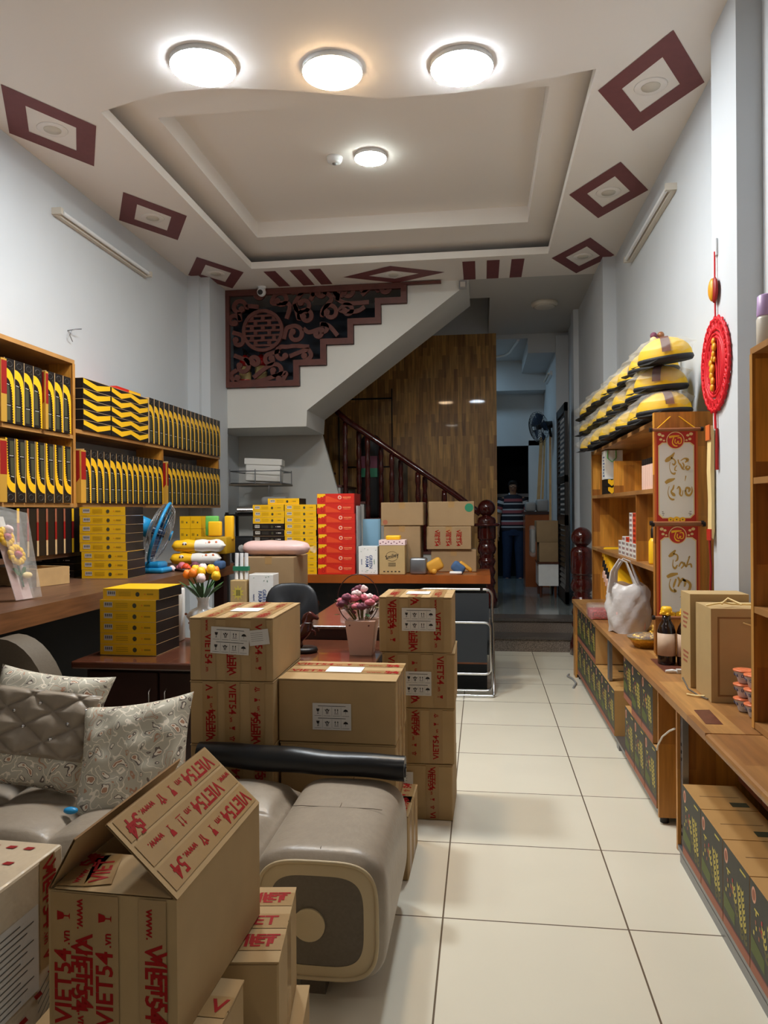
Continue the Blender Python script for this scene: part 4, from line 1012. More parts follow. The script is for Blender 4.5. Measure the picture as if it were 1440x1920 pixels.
S2 = [[(250, 505, 10), (285, 480, 22), (325, 430, 8)], [(300, 470, 8), (345, 490, 8), (345, 540, 10), (320, 560, 4)], [(300, 540, 4), (295, 610, 6), (320, 640, 12), (345, 600, 5)], [(360, 620, 6), (390, 570, 10), (415, 600, 10), (385, 640, 6)], [(420, 570, 6), (440, 620, 10), (460, 560, 8), (480, 500, 6), (465, 520, 4)], [(460, 600, 6), (490, 590, 10), (500, 630, 8)],
      [(230, 740, 16), (280, 715, 22), (350, 700, 10)], [(270, 760, 4), (255, 830, 5), (280, 890, 12), (325, 900, 14), (300, 870, 4)], [(330, 760, 8), (310, 820, 12), (300, 860, 6)], [(350, 740, 10), (370, 790, 12), (350, 850, 8)], [(380, 800, 6), (400, 760, 14), (430, 800, 12), (420, 850, 6)], [(400, 770, 12), (460, 790, 14), (485, 840, 14), (450, 920, 12), (370, 968, 3)]]
scroll(0.896, 1.325, 'lower calligraphy scroll with red and orange border, its foot behind the dark bottles', S2, (120, 150, 0.000452))
b = MB(); b.tube([(0.895, 3.985, 1.822), (0.99, 4.02, 1.905), (1.0, 4.02, 1.905), (1.095, 3.985, 1.822)], 0.003, 'gold_print', 6)
o_ = [o for o in COL.objects if o.name == 'wall_scroll'][0]
b2 = world(o_); b2.tube([(0.895, 3.985, 1.822), (0.99, 4.02, 1.905), (1.0, 4.02, 1.905), (1.095, 3.985, 1.822)], 0.003, 'gold_print', 6); obj('hanging_string', b2, o_, 'yellow hanging string')
b = MB(); b.box(0.893, 1.15, 4.012, 4.055, 0.655, 1.915, 'pine_xz'); single('pine_board', b, 'tall pine board behind the two calligraphy scrolls', 'board')

# ------------------------------------------------------------------ red charm and plaque on the pilaster
t = thing('red_charm', 'large round red knotted new year charm with gold figure hanging on the white pilaster', 'hanging charm', (1.12, 3.78, 1.87))
PX = 1.128
def yz(a, r, cx=3.78, cz=2.11): return (PX, cx + r * 0.93 * math.cos(a), cz + r * math.sin(a))
b = world(t)
b.tube([yz(a * PI / 24, 0.215 + 0.008 * (a % 2)) for a in range(48)], 0.009, 'charm_red', 6, closed=True)
for a in range(24):
    A = a * PI / 12; b.tube([yz(A - 0.10, 0.175), yz(A - 0.07, 0.215), yz(A, 0.232), yz(A + 0.07, 0.215), yz(A + 0.10, 0.175)], 0.0075, 'charm_red', 5)
    b.tube([yz(A, 0.17), yz(A + 0.12, 0.21)], 0.008, 'charm_red', 5); b.tube([yz(A, 0.17), yz(A - 0.12, 0.21)], 0.008, 'charm_red', 5)
for r in (0.172, 0.15, 0.132): b.tube([yz(a * PI / 16, r + 0.004 * (a % 2)) for a in range(32)], 0.008, 'charm_red', 6, closed=True)
obj('knotted_ring', b, t)
b = world(t); b.poly([yz(a * PI / 16, 0.13)[:1] + yz(a * PI / 16, 0.13)[1:] for a in range(32)], 'red_deep')
for a in range(10):
    b.tube([yz(PI * a / 10 + 0.1, 0.125), yz(-PI * a / 10 - 0.3, 0.125)], 0.006, 'charm_red', 5)
obj('net', b, t)
b = world(t)
for i, (dy, dz, r) in enumerate(((0.02, 0.11, 0.018), (0.03, 0.08, 0.022), (0.02, 0.05, 0.018), (0.0, 0.03, 0.015), (-0.02, 0.01, 0.02), (0.0, -0.02, 0.024), (-0.01, -0.05, 0.022), (0.005, -0.08, 0.02), (0.0, -0.11, 0.02), (-0.03, -0.02, 0.012), (0.035, 0.02, 0.014))):
    b.ball((PX - 0.014, 3.78 - dy, 2.11 + dz), r, 'charm_gold', 8, (0.5, 1, 1), 6)
obj('gold_figure', b, t, 'gold figure')
b = world(t); b.tube([(PX, 3.78, 2.66), (PX, 3.78, 2.52), (PX, 3.775, 2.35), (PX, 3.78, 2.33)], 0.004, 'charm_red', 6); obj('cord', b, t)
b = world(t); b.tube([(PX, 3.78, 1.90), (PX, 3.785, 1.86), (PX, 3.78, 1.80)], 0.006, 'charm_red', 6); obj('cord', b, t)
b = world(t)
for s in (-1, 1):
    b.tube([(PX + 0.003, 3.77, 1.80), (PX + 0.003, 3.77 + s * 0.006, 1.72), (PX + 0.003, 3.77 + s * 0.008, 1.60)], 0.006, 'red_deep', 6)
obj('tassel', b, t, 'dark red tassel')
b = world(t); b.ball((PX - 0.012, 3.78, 2.475), 0.045, 'charm_gold', 12, (0.4, 0.75, 1.25)); b.ball((PX - 0.006, 3.765, 2.47), 0.045, 'red_deep', 12, (0.3, 0.9, 1.4)); obj('bead', b, t, 'gold bead on the cord')
b = world(t); b.box(PX + 0.002, PX + 0.01, 3.765, 3.795, 2.64, 2.72, 'white_plastic'); obj('hook', b, t, 'white adhesive hook')
t = thing('hanging_plaque', 'narrow cream plaque with red ends hanging below the red charm, seen nearly edge-on', 'plaque', (1.12, 3.84, 1.26))
b = world(t); b.prism([(1.116, 1.27), (1.126, 1.26), (1.132, 1.3), (1.132, 1.78), (1.126, 1.82), (1.110, 1.82), (1.117, 1.76), (1.113, 1.6), (1.118, 1.45)], 3.815, 3.875, 'scroll_cream', 'XZ'); obj('panel', b, t)
b = world(t); b.box(1.108, 1.114, 3.813, 3.877, 1.75, 1.825, 'scroll_orange'); b.box(1.111, 1.117, 3.813, 3.877, 1.255, 1.31, 'scroll_red'); obj('red_ends', b, t)
b = MB(); b.tube([(1.132, 3.90, 1.41), (1.19, 4.0, 1.33), (1.242, 4.10, 1.20), (1.242, 4.12, 1.0), (1.242, 4.12, 0.9)], 0.006, 'white_plastic', 6); single('white_cable', b, 'thin white cable looping down behind the scrolls', 'cable')
b = MB(); b.tube([(1.13, 3.885, 1.41), (1.13, 3.89, 1.25), (1.13, 3.87, 1.10), (1.13, 3.88, 1.04), (1.13, 3.90, 0.64)], 0.006, 'red_deep', 6); single('red_cable', b, 'dark red cable running down the white pilaster below the charm', 'cable')

# ------------------------------------------------------------------ things on the worktop
ZT = 0.641
t = thing('candy_box', 'clear plastic box of red sweets at the far end of the right worktop', 'box', (0.845, 5.38, ZT))
b = MB(); b.rbox(-0.10, 0.10, -0.09, 0.09, 0.0, 0.065, 'candy', 0.01); obj('contents', b, t)
b = MB(); b.rbox(-0.11, 0.11, -0.10, 0.10, 0.0, 0.10, 'film', 0.02); obj('clear_box', b, t)
t = thing('plastic_bag', 'full white plastic carrier bag with its handles standing up', 'bag', (0.905, 4.80, ZT))
def bagf(u, v):
    a = u * 2 * PI; h = v; w_ = 0.125 * (0.9 + 0.16 * math.sin(h * 3.0)) * (1 + 0.07 * math.sin(a * 5 + h * 9) + 0.04 * math.sin(a * 9 - h * 14))
    if v > 0.9: w_ *= 1.0 - (v - 0.9) * 2.5
    return (w_ * math.cos(a) * 1.0, w_ * math.sin(a) * 0.85, 0.002 + 0.30 * h + 0.01 * math.sin(a * 4))
b = MB(); b.grid(bagf, 32, 12, 'bag_white'); b.poly([bagf(i / 32, 0) for i in range(32)][::-1], 'bag_white'); obj('bag', b, t)
b = MB(); b.rbox(-0.095, 0.095, -0.08, 0.08, 0.008, 0.22, 'pink_film', 0.03, 3); obj('contents', b, t, 'pinkish packets inside')
for s in (-1, 1):
    b = MB(); b.tube([(s * 0.02 - 0.10, s * 0.05, 0.25), (s * 0.02 - 0.085, s * 0.05, 0.38), (s * 0.02 - 0.04, s * 0.04, 0.455), (s * 0.02 + 0.0, s * 0.04, 0.44), (s * 0.02 + 0.03, s * 0.05, 0.36), (s * 0.02 + 0.07, s * 0.06, 0.26)], [0.035, 0.02, 0.014, 0.016, 0.024, 0.04], 'bag_white', 8, False, flat=0.35); obj('handle', b, t)
t = thing('sweets_tray', 'round clear tray heaped with gold wrapped sweets beside the carrier bag', 'tray', (0.90, 4.28, ZT))
b = MB(); b.lathe([(0.06, 0), (0.085, 0.04), (0.10, 0.055)], (0, 0, 0), 'gold_foil', 24); b.lathe([(0.101, 0.055), (0.103, 0.062), (0.06, 0.075), (0.001, 0.08)], (0, 0, 0), 'film', 24); obj('tray', b, t)
for i in range(14):
    a = i * 2.4; r = 0.018 * math.sqrt(i) 
    b = MB(T((r * math.cos(a), r * math.sin(a), 0.058 + 0.006 * random.random())) @ Rz(random.random() * 6) @ Rx(random.uniform(-0.4, 0.4))); b.rbox(-0.024, 0.024, -0.012, 0.012, -0.008, 0.010, 'gold_foil', 0.006); obj('sweet', b, t)
t = thing('sweets_pile', 'loose heap of gold wrapped sweets between the tray and the scrolls', 'sweets', (1.02, 4.40, ZT))
for i in range(24):
    a = i * 2.4; r = 0.013 * math.sqrt(i); z = 0.17 - 0.03 * math.sqrt(i)
    b = MB(T((r * math.cos(a), r * math.sin(a), max(0.012, z))) @ Rz(random.random() * 6) @ Ry(random.uniform(-0.9, 0.9))); b.rbox(-0.03, 0.03, -0.014, 0.014, -0.010, 0.010, 'gold_foil' if i % 3 else 'gold_dim', 0.006); obj('sweet', b, t)
b = world(t); b.lathe([(0.05, 0), (0.045, 0.13)], (1.02, 4.40, ZT), 'gold_dim', 12); obj('sweet_core', b, t)
def bottle(x, y, label):
    t = thing('bottle', label, 'bottle', (x, y, ZT), 0, 'dark bottles with yellow caps')
    b = MB(); b.lathe([(0.03, 0.0), (0.042, 0.004), (0.043, 0.02), (0.043, 0.165), (0.036, 0.19), (0.022, 0.215), (0.019, 0.25)], (0, 0, 0), 'bottle_glass', 24); obj('glass', b, t)
    b = MB(); b.lathe([(0.0436, 0.045), (0.0436, 0.155)], (0, 0, 0), 'bottle_label', 24)
    obj('paper_label', b, t, 'pale paper label')
    b = MB(); b.lathe([(0.02, 0.245), (0.026, 0.25), (0.027, 0.275), (0.02, 0.285)], (0, 0, 0), 'gold_print', 16)
    for k in range(8): b.ball((0.026 * math.cos(k * PI / 4), 0.026 * math.sin(k * PI / 4), 0.25 + 0.008 * (k % 2)), 0.008, 'gold_print', 6)
    obj('cap', b, t, 'ruffled yellow cap')
bottle(0.905, 3.83, 'dark brown bottle with yellow cap and pale label, left of the two')
bottle(0.990, 3.80, 'dark brown bottle with yellow cap, right one half behind the kraft boxes')
# kraft gift carriers
t = thing('gift_carrier', 'tall pale kraft gift box with twine, behind the printed carrier', 'gift box', (1.0, 3.42, ZT))
b = world(t); b.box(0.885, 1.125, 3.33, 3.48, ZT, 1.045, 'kraft'); obj('box', b, t)
b = world(t)
for z0, n in ((0.95, 4), (0.78, 3)):
    for k in range(n): b.box(0.8842, 0.885, 3.36 + 0.01 * k, 3.44, z0 - 0.02 * k, z0 - 0.02 * k + 0.009, 'rust_print')
obj('print', b, t)
t = thing('gift_carrier', 'kraft gift carrier with a red seal and VIET54 print, twine over its top', 'gift box', (1.02, 3.20, ZT))
b = world(t); b.box(0.90, 1.235, 3.09, 3.30, ZT, 1.015, 'kraft'); obj('box', b, t)
b = world(t)
for (x0, x1, z0, z1) in ((0.925, 1.21, 0.665, 0.672), (0.925, 1.21, 0.975, 0.982), (0.925, 0.932, 0.672, 0.975)): b.box(x0, x1, 3.089, 3.09, z0, z1, 'cardboard_edge')
obj('embossed_frame', b, t)
b = world(t); cx, cz = 1.085, 0.845
b.tube([(cx + 0.022 * math.cos(a * PI / 10), 3.0885, cz + 0.022 * math.sin(a * PI / 10)) for a in range(20)], 0.0016, 'red_print', 5, closed=True)
b.text('Viet', frame((cx, 3.0885, cz), (1, 0, 0), (0, 0, 1)), 0.02, 'red_print')
b.text('VIET54', frame((cx, 3.0885, 0.79), (1, 0, 0), (0, 0, 1)), 0.022, 'rust_print')
b.text('- - - - - - - - -', frame((cx, 3.0885, 0.811), (1, 0, 0), (0, 0, 1)), 0.010, 'rust_print')
b.text('GIFT', frame((1.02, 3.0885, 0.875), (1, 0, 0), (0, 0, 1)), 0.008, 'rust_print') if False else None
obj('print', b, t, 'red seal and printed shop name')
b = world(t); b.tube([(0.90, 3.15, 1.02), (0.96, 3.13, 1.035), (1.0, 3.16, 1.025), (1.08, 3.11, 1.03), (1.14, 3.10, 1.035), (1.23, 3.12, 1.028)], 0.004, 'scroll_cream', 6); b.tube([(0.95, 3.12, 1.03), (0.98, 3.14, 1.05), (1.02, 3.1, 1.03)], 0.005, 'scroll_cream', 6); b.tube([(1.02, 3.085, 0.96), (1.08, 3.075, 0.94), (1.16, 3.08, 0.965)], 0.003, 'scroll_cream', 6)
obj('twine', b, t)
b = MB(); b.tube([(0.845, 3.30, ZT + 0.05), (0.852, 3.24, ZT + 0.016), (0.875, 3.17, ZT + 0.006), (0.895, 3.12, ZT + 0.005)], 0.0035, 'leather_dark', 6); b.tube([(0.835, 3.2, ZT + 0.004), (0.86, 3.17, ZT + 0.006), (0.892, 3.15, ZT + 0.01)], 0.004, 'scroll_cream', 6)
single('twine_loop', b, 'loose loop of dark twine on the worktop at the foot of the kraft boxes', 'twine')
t = thing('paint_brush', 'small brush with white handle and green end lying on the right worktop', 'brush', (0.90, 3.62, ZT), 0)
b = MB(); b.tube([(-0.05, 0.0, 0.008), (-0.02, 0, 0.010), (0.0, 0, 0.008)], [0.006, 0.009, 0.006], 'porcelain', 8); obj('handle', b, t)
b = MB(); b.box(0.0, 0.028, -0.014, 0.014, 0.001, 0.018, 'label_grey'); obj('ferrule', b, t)
b = MB(); b.box(0.028, 0.055, -0.016, 0.016, 0.001, 0.02, 'green_accent'); obj('bristles', b, t, 'green end')

# printed instant-porridge bowls
def bowl_proto():
    t = thing('paper_bowl', 'x', 'bowl', (0, 0, 0))
    b = MB(); b.lathe([(0.018, 0), (0.022, 0.003), (0.026, 0.02), (0.037, 0.043), (0.039, 0.047)], (0, 0, 0), 'bowl_white', 20); obj('cup', b, t)
    b = MB()
    for k in range(9):
        a = k * 2 * PI / 9; r = 0.0335
        M = frame((r * math.cos(a), r * math.sin(a), 0.030), (-math.sin(a), math.cos(a), 0), (0.45 * math.cos(a), 0.45 * math.sin(a), 1))
        b.text(['V5', '5V', 'A'][k % 3], M, 0.011, 'blue_print') if False else b.at(M)
        b.box(-0.004, 0.004, -0.005, 0.005, -0.001, 0.0012, 'blue_print'); b.box(-0.0015, 0.0015, -0.002, 0.005, 0.0012, 0.0018, 'bowl_white'); b.at(Matrix())
    obj('print_band', b, t, 'blue printed marks')
    b = MB(); b.lathe([(0.040, 0.046), (0.040, 0.050), (0.034, 0.052), (0.001, 0.053)], (0, 0, 0), 'lid_orange', 20); obj('lid', b, t, 'orange printed lid')
    return t
bp_ = None
def place_bowl(x, y, z, lab, grp):
    global bp_
    if bp_ is None: bp_ = bowl_proto(); bp_.location = (x, y, z); bp_['label'] = lab; bp_['group'] = grp
    else: dup(bp_, (x, y, z), (0, 0, random.random() * 6), lab, grp)
for c, (x, y, nm) in enumerate(((0.985, 2.97, 'farthest'), (0.995, 2.885, 'middle'), (1.005, 2.80, 'nearest'))):
    for k in range(3): place_bowl(x, y, ZT + 0.054 * k, 'small printed bowl with orange lid, %s of the %s front stack' % (['bottom', 'middle', 'top'][k], nm), 'lidded bowls on the worktop')
for c, (x, y, nm) in enumerate(((1.075, 2.95, 'farther'), (1.085, 2.86, 'nearer'))):
    for k in range(3): place_bowl(x, y, ZT + 0.054 * k, 'small printed bowl with orange lid, %s of the %s rear stack' % (['bottom', 'middle', 'top'][k], nm), 'lidded bowls on the worktop')
t = thing('bowl_shelf', 'pine shelf of bowls standing on the near worktop at the right edge', 'shelf', (1.1, 2.4, ZT))
b = world(t); b.box(0.94, 1.245, 2.735, 2.755, 0.643, 1.955, 'pine_xz'); b.box(0.938, 0.94, 2.733, 2.757, 0.643, 1.955, 'pine_yz'); obj('side_panel', b, t)
b = world(t); b.box(0.94, 1.245, 1.9, 1.92, 0.643, 1.955, 'pine_xz'); obj('side_panel', b, t)
for z in (0.655, 1.06, 1.51, 1.965):
    b = world(t); b.box(0.94, 1.245, 1.92 if z < 1.9 else 1.9, 2.735 if z < 1.9 else 2.757, z - 0.011, z + 0.011, 'pine_xy'); obj('shelf_board', b, t)
b = world(t); b.box(1.235, 1.248, 1.92, 2.735, 0.667, 1.95, 'pine_yz'); obj('back_panel', b, t)
for z, zn in ((0.667, 'lowest'), (1.072, 'middle')):
    for i, y in enumerate((2.63, 2.53, 2.43)):
        for k in range(2): place_bowl(0.998 + 0.01 * i, y, z + 0.054 * k, 'lidded bowl on the %s shelf board, %s of its pair, %s pair' % (zn, ['lower', 'upper'][k], ['farthest', 'middle', 'nearest'][i]), 'lidded bowls in the bowl shelf')
t = thing('spray_bottle', 'clear bottle with a lilac cap on top of the bowl shelf', 'bottle', (0.982, 2.715, 1.977))
b = MB(); b.lathe([(0.03, 0), (0.034, 0.005), (0.034, 0.09), (0.03, 0.10)], (0, 0, 0), 'off_glass', 20); obj('body', b, t)
b = MB(); b.lathe([(0.031, 0.10), (0.033, 0.105), (0.031, 0.17), (0.025, 0.175)], (0, 0, 0), 'lilac', 20); obj('cap', b, t, 'lilac cap')
b = MB()
for k in range(7): b.tube([(1.0 + 0.05 * math.cos(a * PI / 8), 2.5 + 0.05 * math.sin(a * PI / 8), 1.53 + k * 0.006) for a in range(16)], 0.004, 'scroll_cream', 5, closed=True)
single('rope_coil', b, 'coil of pale rope on the upper board of the bowl shelf', 'rope')
b = MB(); b.tube([(0.769, 3.13, 0.52), (0.765, 3.20, 0.49), (0.765, 3.32, 0.43), (0.768, 3.42, 0.36), (0.771, 3.45, 0.33)], 0.004, 'off_glass', 7); single('white_cable', b, 'white cable hanging between the two counter end panels', 'cable')
b = MB(); b.tube([(0.72, 6.42, 0.01), (0.70, 6.35, 0.01), (0.73, 6.25, 0.012), (0.74, 6.1, 0.01), (0.70, 5.95, 0.008)], 0.008, 'grey_plastic', 6); single('floor_cable', b, 'grey cable on the floor at the far foot of the right counter', 'cable')
# ================================================================== left wall shelves
SX = -2.57
t = thing('wall_shelf', 'tall framed wooden wall shelf at the left edge, near unit', 'shelf', (-2.73, 3.9, 1.44))
b = world(t); b.box(LW + 0.002, SX, 3.2, 4.42, 2.36, 2.385, 'pine_xy'); obj('top_board', b, t)
b = world(t); b.box(LW + 0.002, SX, 4.395, 4.42, 1.445, 2.36, 'pine_xz'); b.box(SX, SX + 0.002, 4.393, 4.422, 1.445, 2.36, 'pine_yz'); obj('side_panel', b, t)
b = world(t); b.box(LW + 0.002, SX, 3.2, 4.395, 1.882, 1.905, 'pine_xy'); obj('shelf_board', b, t)
b = world(t); b.box(LW + 0.002, SX, 3.2, 4.395, 1.448, 1.472, 'pine_xy'); obj('shelf_board', b, t)
b = world(t); b.box(LW + 0.002, SX - 0.02, 3.2, 4.66, 1.135, 1.16, 'counter_wood'); obj('lower_board', b, t)
b = world(t); b.box(LW + 0.002, LW + 0.012, 3.2, 4.395, 1.16, 2.36, 'counter_wood'); obj('back_panel', b, t)
t = thing('wall_shelf', 'long low wooden wall shelf of two boards reaching the white pilaster', 'shelf', (-2.73, 5.75, 1.44))
b = world(t); b.box(LW + 0.002, SX, 4.422, 7.05, 1.925, 1.95, 'pine_xy'); obj('shelf_board', b, t)
b = world(t); b.box(LW + 0.002, SX, 4.422, 7.05, 1.448, 1.475, 'pine_xy'); obj('shelf_board', b, t)
for y in (5.73, 7.02):
    b = world(t); b.box(LW + 0.1, SX - 0.01, y, y + 0.03, 1.475, 1.925, 'pine_xz'); obj('divider', b, t)

BW, BD, BH = 0.086, 0.29, 0.352
def curve_box():
    t = thing('gift_box', 'x', 'box', (0, 0, 0))
    b = MB(); hw = BW / 2
    b.box(-BD, 0, -hw, hw, -BH / 2, BH / 2, 'black_box', ['black_box', 'black_box', 'gold_dim', 'gold_dim', 'black_box', 'black_box'])
    b.box(-BD, 0.0004, -hw - 0.0006, -hw + 0.003, -BH / 2, BH / 2, 'box_tan'); obj('carton', b, t)
    b = MB(); F = lambda u, v, d=0.0008: (d, (u - 0.5) * (BW - 0.004), (v - 0.5) * BH)
    out = [(0, 0.85), (0.3, 0.84), (0.56, 0.81), (0.77, 0.76), (0.92, 0.69), (1.0, 0.58), (1.0, 0.0)]
    inn = [(0, 0.71), (0.22, 0.70), (0.44, 0.67), (0.60, 0.62), (0.72, 0.55), (0.78, 0.46), (0.90, 0.0)]
    for i in range(6): b.quad(F(*inn[i]), F(*out[i]), F(*out[i + 1]), F(*inn[i + 1]), 'gold_print')
    for i in range(16):
        u = i / 15; v = 0.62 - 0.60 * u; x = 0.62 + 0.16 * min(1, u * 4) + 0.10 * u
        b.poly([F(x + 0.09 * math.cos(a * PI / 4) , v + 0.013 * math.sin(a * PI / 4), 0.0011) for a in range(8)], 'gold_print')
    for x in (0.18, 0.5): pass
    b.quad(F(0.10, 0.04), F(0.55, 0.04), F(0.55, 0.26), F(0.10, 0.26), 'olive_print'); b.quad(F(0.10, 0.30), F(0.50, 0.30), F(0.46, 0.56), F(0.10, 0.62), 'olive_print')
    b.quad(F(0.15, 0.27), F(0.6, 0.27), F(0.6, 0.277), F(0.15, 0.277), 'paper_white'); b.quad(F(0.12, 0.60, 0.0012), F(0.45, 0.59, 0.0012), F(0.45, 0.596, 0.0012), F(0.12, 0.607, 0.0012), 'paper_white')
    b.tube([F(0.5 + 0.28 * math.cos(a * PI / 6), 0.92 + 0.045 * math.sin(a * PI / 6), 0.0006) for a in range(12)], 0.0013, 'box_grey', 4, closed=True)
    b.poly([F(0.8 + 0.07 * math.cos(a * PI / 4), 0.855 + 0.013 * math.sin(a * PI / 4)) for a in range(8)], 'olive_print')
    obj('printed_face', b, t, 'black printed face with a curved yellow band')
    return t
cb = curve_box(); cb_used = [False]
def place_cb(y, z, flip, label, grp, x=SX + 0.012):
    rot = (PI if flip else 0, 0, 0)
    if not cb_used[0]:
        cb_used[0] = True; cb.location = (x, y, z); cb.rotation_euler = rot; cb['label'] = label; cb['group'] = grp
    else: dup(cb, (x, y, z), rot, label, grp)
slots = [3.70 + 0.0865 * i for i in range(4)] + [4.085 + 0.0905 * i for i in range(3)]
for i, y in enumerate(slots):
    place_cb(y + 0.045, 1.908 + BH / 2, False, 'black and yellow gift box, %s from the left in the framed top row' % nth(i + 1, 7, 'first', 'seventh'), 'gift boxes in the top row, near unit')
for i in range(7):
    place_cb(3.70 + 0.0935 * i + 0.045, 1.474 + BH / 2, True, 'upside down black and yellow gift box, %s from the left in its row' % nth(i + 1, 7, 'first', 'seventh'), 'upside down gift boxes')
for i in range(17):
    place_cb(5.50 + 0.0925 * i, 1.951 + BH / 2, False, 'black and yellow gift box, %s after the zigzag boxes on the top board' % ORD[i + 1], 'gift boxes on the top board, far unit')
for i in range(14):
    place_cb(4.545 + 0.0855 * i, 1.476 + BH / 2, False, 'black and yellow gift box, %s right of the framed unit on the lower board' % ORD[i + 1], 'gift boxes on the lower board, left run')
for i in range(14):
    place_cb(5.84 + 0.0868 * i, 1.476 + BH / 2, False, 'black and yellow gift box, %s right of the red sided box on the lower board' % ORD[i + 1], 'gift boxes on the lower board, right run')
for y, z, w_, lab in ((3.67, 1.908, 0.05, 'red and gold sided gift box at the left edge of the top row'), (4.0665, 1.908, 0.028, 'thin red and gold sided box between the top row gift boxes'), (4.463, 1.476, 0.06, 'red and gold sided box beginning the lower board beside the framed unit'), (5.747, 1.476, 0.026, 'red and gold sided box halfway along the lower board'), (3.66, 1.474, 0.06, 'gold sided box at the left edge beside the upside down boxes')):
    b = MB(); b.box(-2.85, SX + 0.03, y - w_ / 2, y + w_ / 2, z, z + 0.34, 'gold_dim')
    b.prism([(-2.84, z + 0.335), (SX + 0.02, z + 0.335), (SX + 0.022, z + 0.16), (SX - 0.03, z + 0.10), (-2.84, z + 0.2)], y - w_ / 2 - 0.001, y - w_ / 2, 'red_deep', 'XZ'); b.box(SX + 0.03, SX + 0.0305, y - w_ / 2 + 0.004, y + w_ / 2, z + 0.15, z + 0.33, 'red_deep')
    single('gift_box', b, lab, 'box')
# stack with the zigzag print
for k in range(5):
    for j, (y0, y1) in enumerate(((4.50, 4.86), (4.87, 5.445))):
        t = thing('zigzag_box', 'flat black box with yellow zigzag side, %s layer, %s half of the stack' % (nth(k + 1, 5, 'lowest', 'topmost'), ['left', 'right'][j]), 'box', (-2.72, (y0 + y1) / 2, 1.951 + 0.068 * k), 0, 'flat zigzag boxes on the top board')
        z0 = 1.951 + 0.068 * k; z1 = z0 + 0.066
        b = world(t); b.box(-2.87, SX + 0.01, y0, y1, z0, z1, 'black_box'); b.box(-2.87, SX + 0.0105, y0 - 0.0005, y1, z1 - 0.001, z1 + 0.0009, 'box_tan'); obj('carton', b, t)
        b = world(t); n = 2 if j == 0 else 4; xx = SX + 0.011; L = y1 - y0
        top, bot = [], []
        for i in range(n + 1):
            y = y0 + 0.005 + (L - 0.01) * i / n; up = (i % 2 == 0)
            top.append((xx, y, z1 - (0.002 if up else 0.026))); bot.append((xx, y, z0 + (0.034 if up else 0.003)))
        for i in range(n): b.quad(bot[i], top[i], top[i + 1], bot[i + 1], 'gold_print')
        obj('zigzag_print', b, t, 'yellow zigzag band')
b = MB(); b.box(-2.86, -2.62, 5.06, 5.44, 2.292, 2.33, 'red_box'); b.box(-2.619, -2.618, 5.25, 5.44, 2.295, 2.328, 'gold_print'); single('gift_box', b, 'flat red and gold box lying on top of the zigzag boxes', 'box')
# black boxes with red edges hanging under the near unit
for i in range(8):
    t = thing('slim_box', 'black box with a red and cream edge, %s from the left under the near shelf' % nth(i + 1, 8, 'first', 'last'), 'box', (-2.70, 3.86 + 0.093 * i, 1.162), 0, 'black boxes with red edges')
    y = 3.815 + 0.093 * i
    b = world(t); b.box(-2.86, SX, y, y + 0.088, 1.162, 1.44, 'black_box'); obj('carton', b, t)
    b = world(t); wd = 0.022 if i in (0, 6) else 0.018
    b.box(-2.86, SX + 0.001, y, y + wd, 1.162, 1.252, 'box_tan' if i != 6 else 'gold_print'); b.box(-2.86, SX + 0.001, y, y + wd, 1.252, 1.36, 'red_deep'); b.box(-2.86, SX + 0.001, y, y + wd, 1.36, 1.44, 'rust_print' if i not in (0, 6) else 'gold_print')
    obj('edge_print', b, t, 'red and cream edge')

# ================================================================== left counter
t = thing('wooden_counter', 'long dark brown wooden counter along the left wall under the shelves', 'counter', (-2.44, 3.6, 0))
b = world(t); b.box(LW + 0.002, -1.985, 1.2, 5.74, 0.912, 0.998, 'counter_wood', ['counter_wood', 'counter_wood', 'counter_edge', 'counter_edge', 'counter_edge', 'counter_edge']); obj('top_board', b, t)
b = world(t); b.box(LW + 0.002, -2.45, 1.2, 5.70, 0.0, 0.912, 'black_void'); obj('shade_block', b, t, 'black block standing in for the shade below the top')  # black filler, its colour stands in for the shade under the counter
for y in (1.25, 5.6):
    b = world(t); b.box(-2.10, -2.02, y, y + 0.08, 0, 0.912, 'desk_dark'); obj('leg', b, t)

def flat_box(kind='yellow'):
    """flat printed box: 0.30 wide, 0.26 deep, 0.055 high; printed front looks to -y"""
    t = thing('flat_box', 'x', 'box', (0, 0, 0))
    body = {'yellow': 'yellow_box', 'black': 'black_box'}[kind]
    b = MB(); b.box(0, 0.30, 0, 0.26, 0.0006, 0.0544, body, [body, body, body, body, 'black_box', 'black_box']); b.box(0.0, 0.3006, -0.0003, 0.26, 0.0, 0.0012, 'box_tan'); obj('carton', b, t)
    b = MB(); y = -0.0009
    def q(x0, x1, z0, z1, m, d=0): b.quad((x0, y - d, z0), (x1, y - d, z0), (x1, y - d, z1), (x0, y - d, z1), m)
    q(0.022, 0.068, 0.018, 0.044, 'label_grey')
    for k in range(4): q(0.028 + 0.010 * k, 0.034 + 0.010 * k, 0.026, 0.040, 'box_grey', 0.0003)
    for k in range(3): q(0.085, 0.15, 0.018 + k * 0.009, 0.0205 + k * 0.009, 'yellow_dark' if kind == 'yellow' else 'box_grey')
    b.poly([(0.186 + 0.011 * math.cos(a * PI / 6), y, 0.027 + 0.012 * math.sin(a * PI / 6)) for a in range(12)], 'olive_print')
    q(0.222, 0.228, 0.025, 0.031, 'paper_white' if kind == 'black' else 'orange'); q(0.236, 0.270, 0.024, 0.032, 'yellow_dark' if kind == 'yellow' else 'label_grey')
    obj('printed_side', b, t, 'printed side with a small white label')
    return t
FB = {}
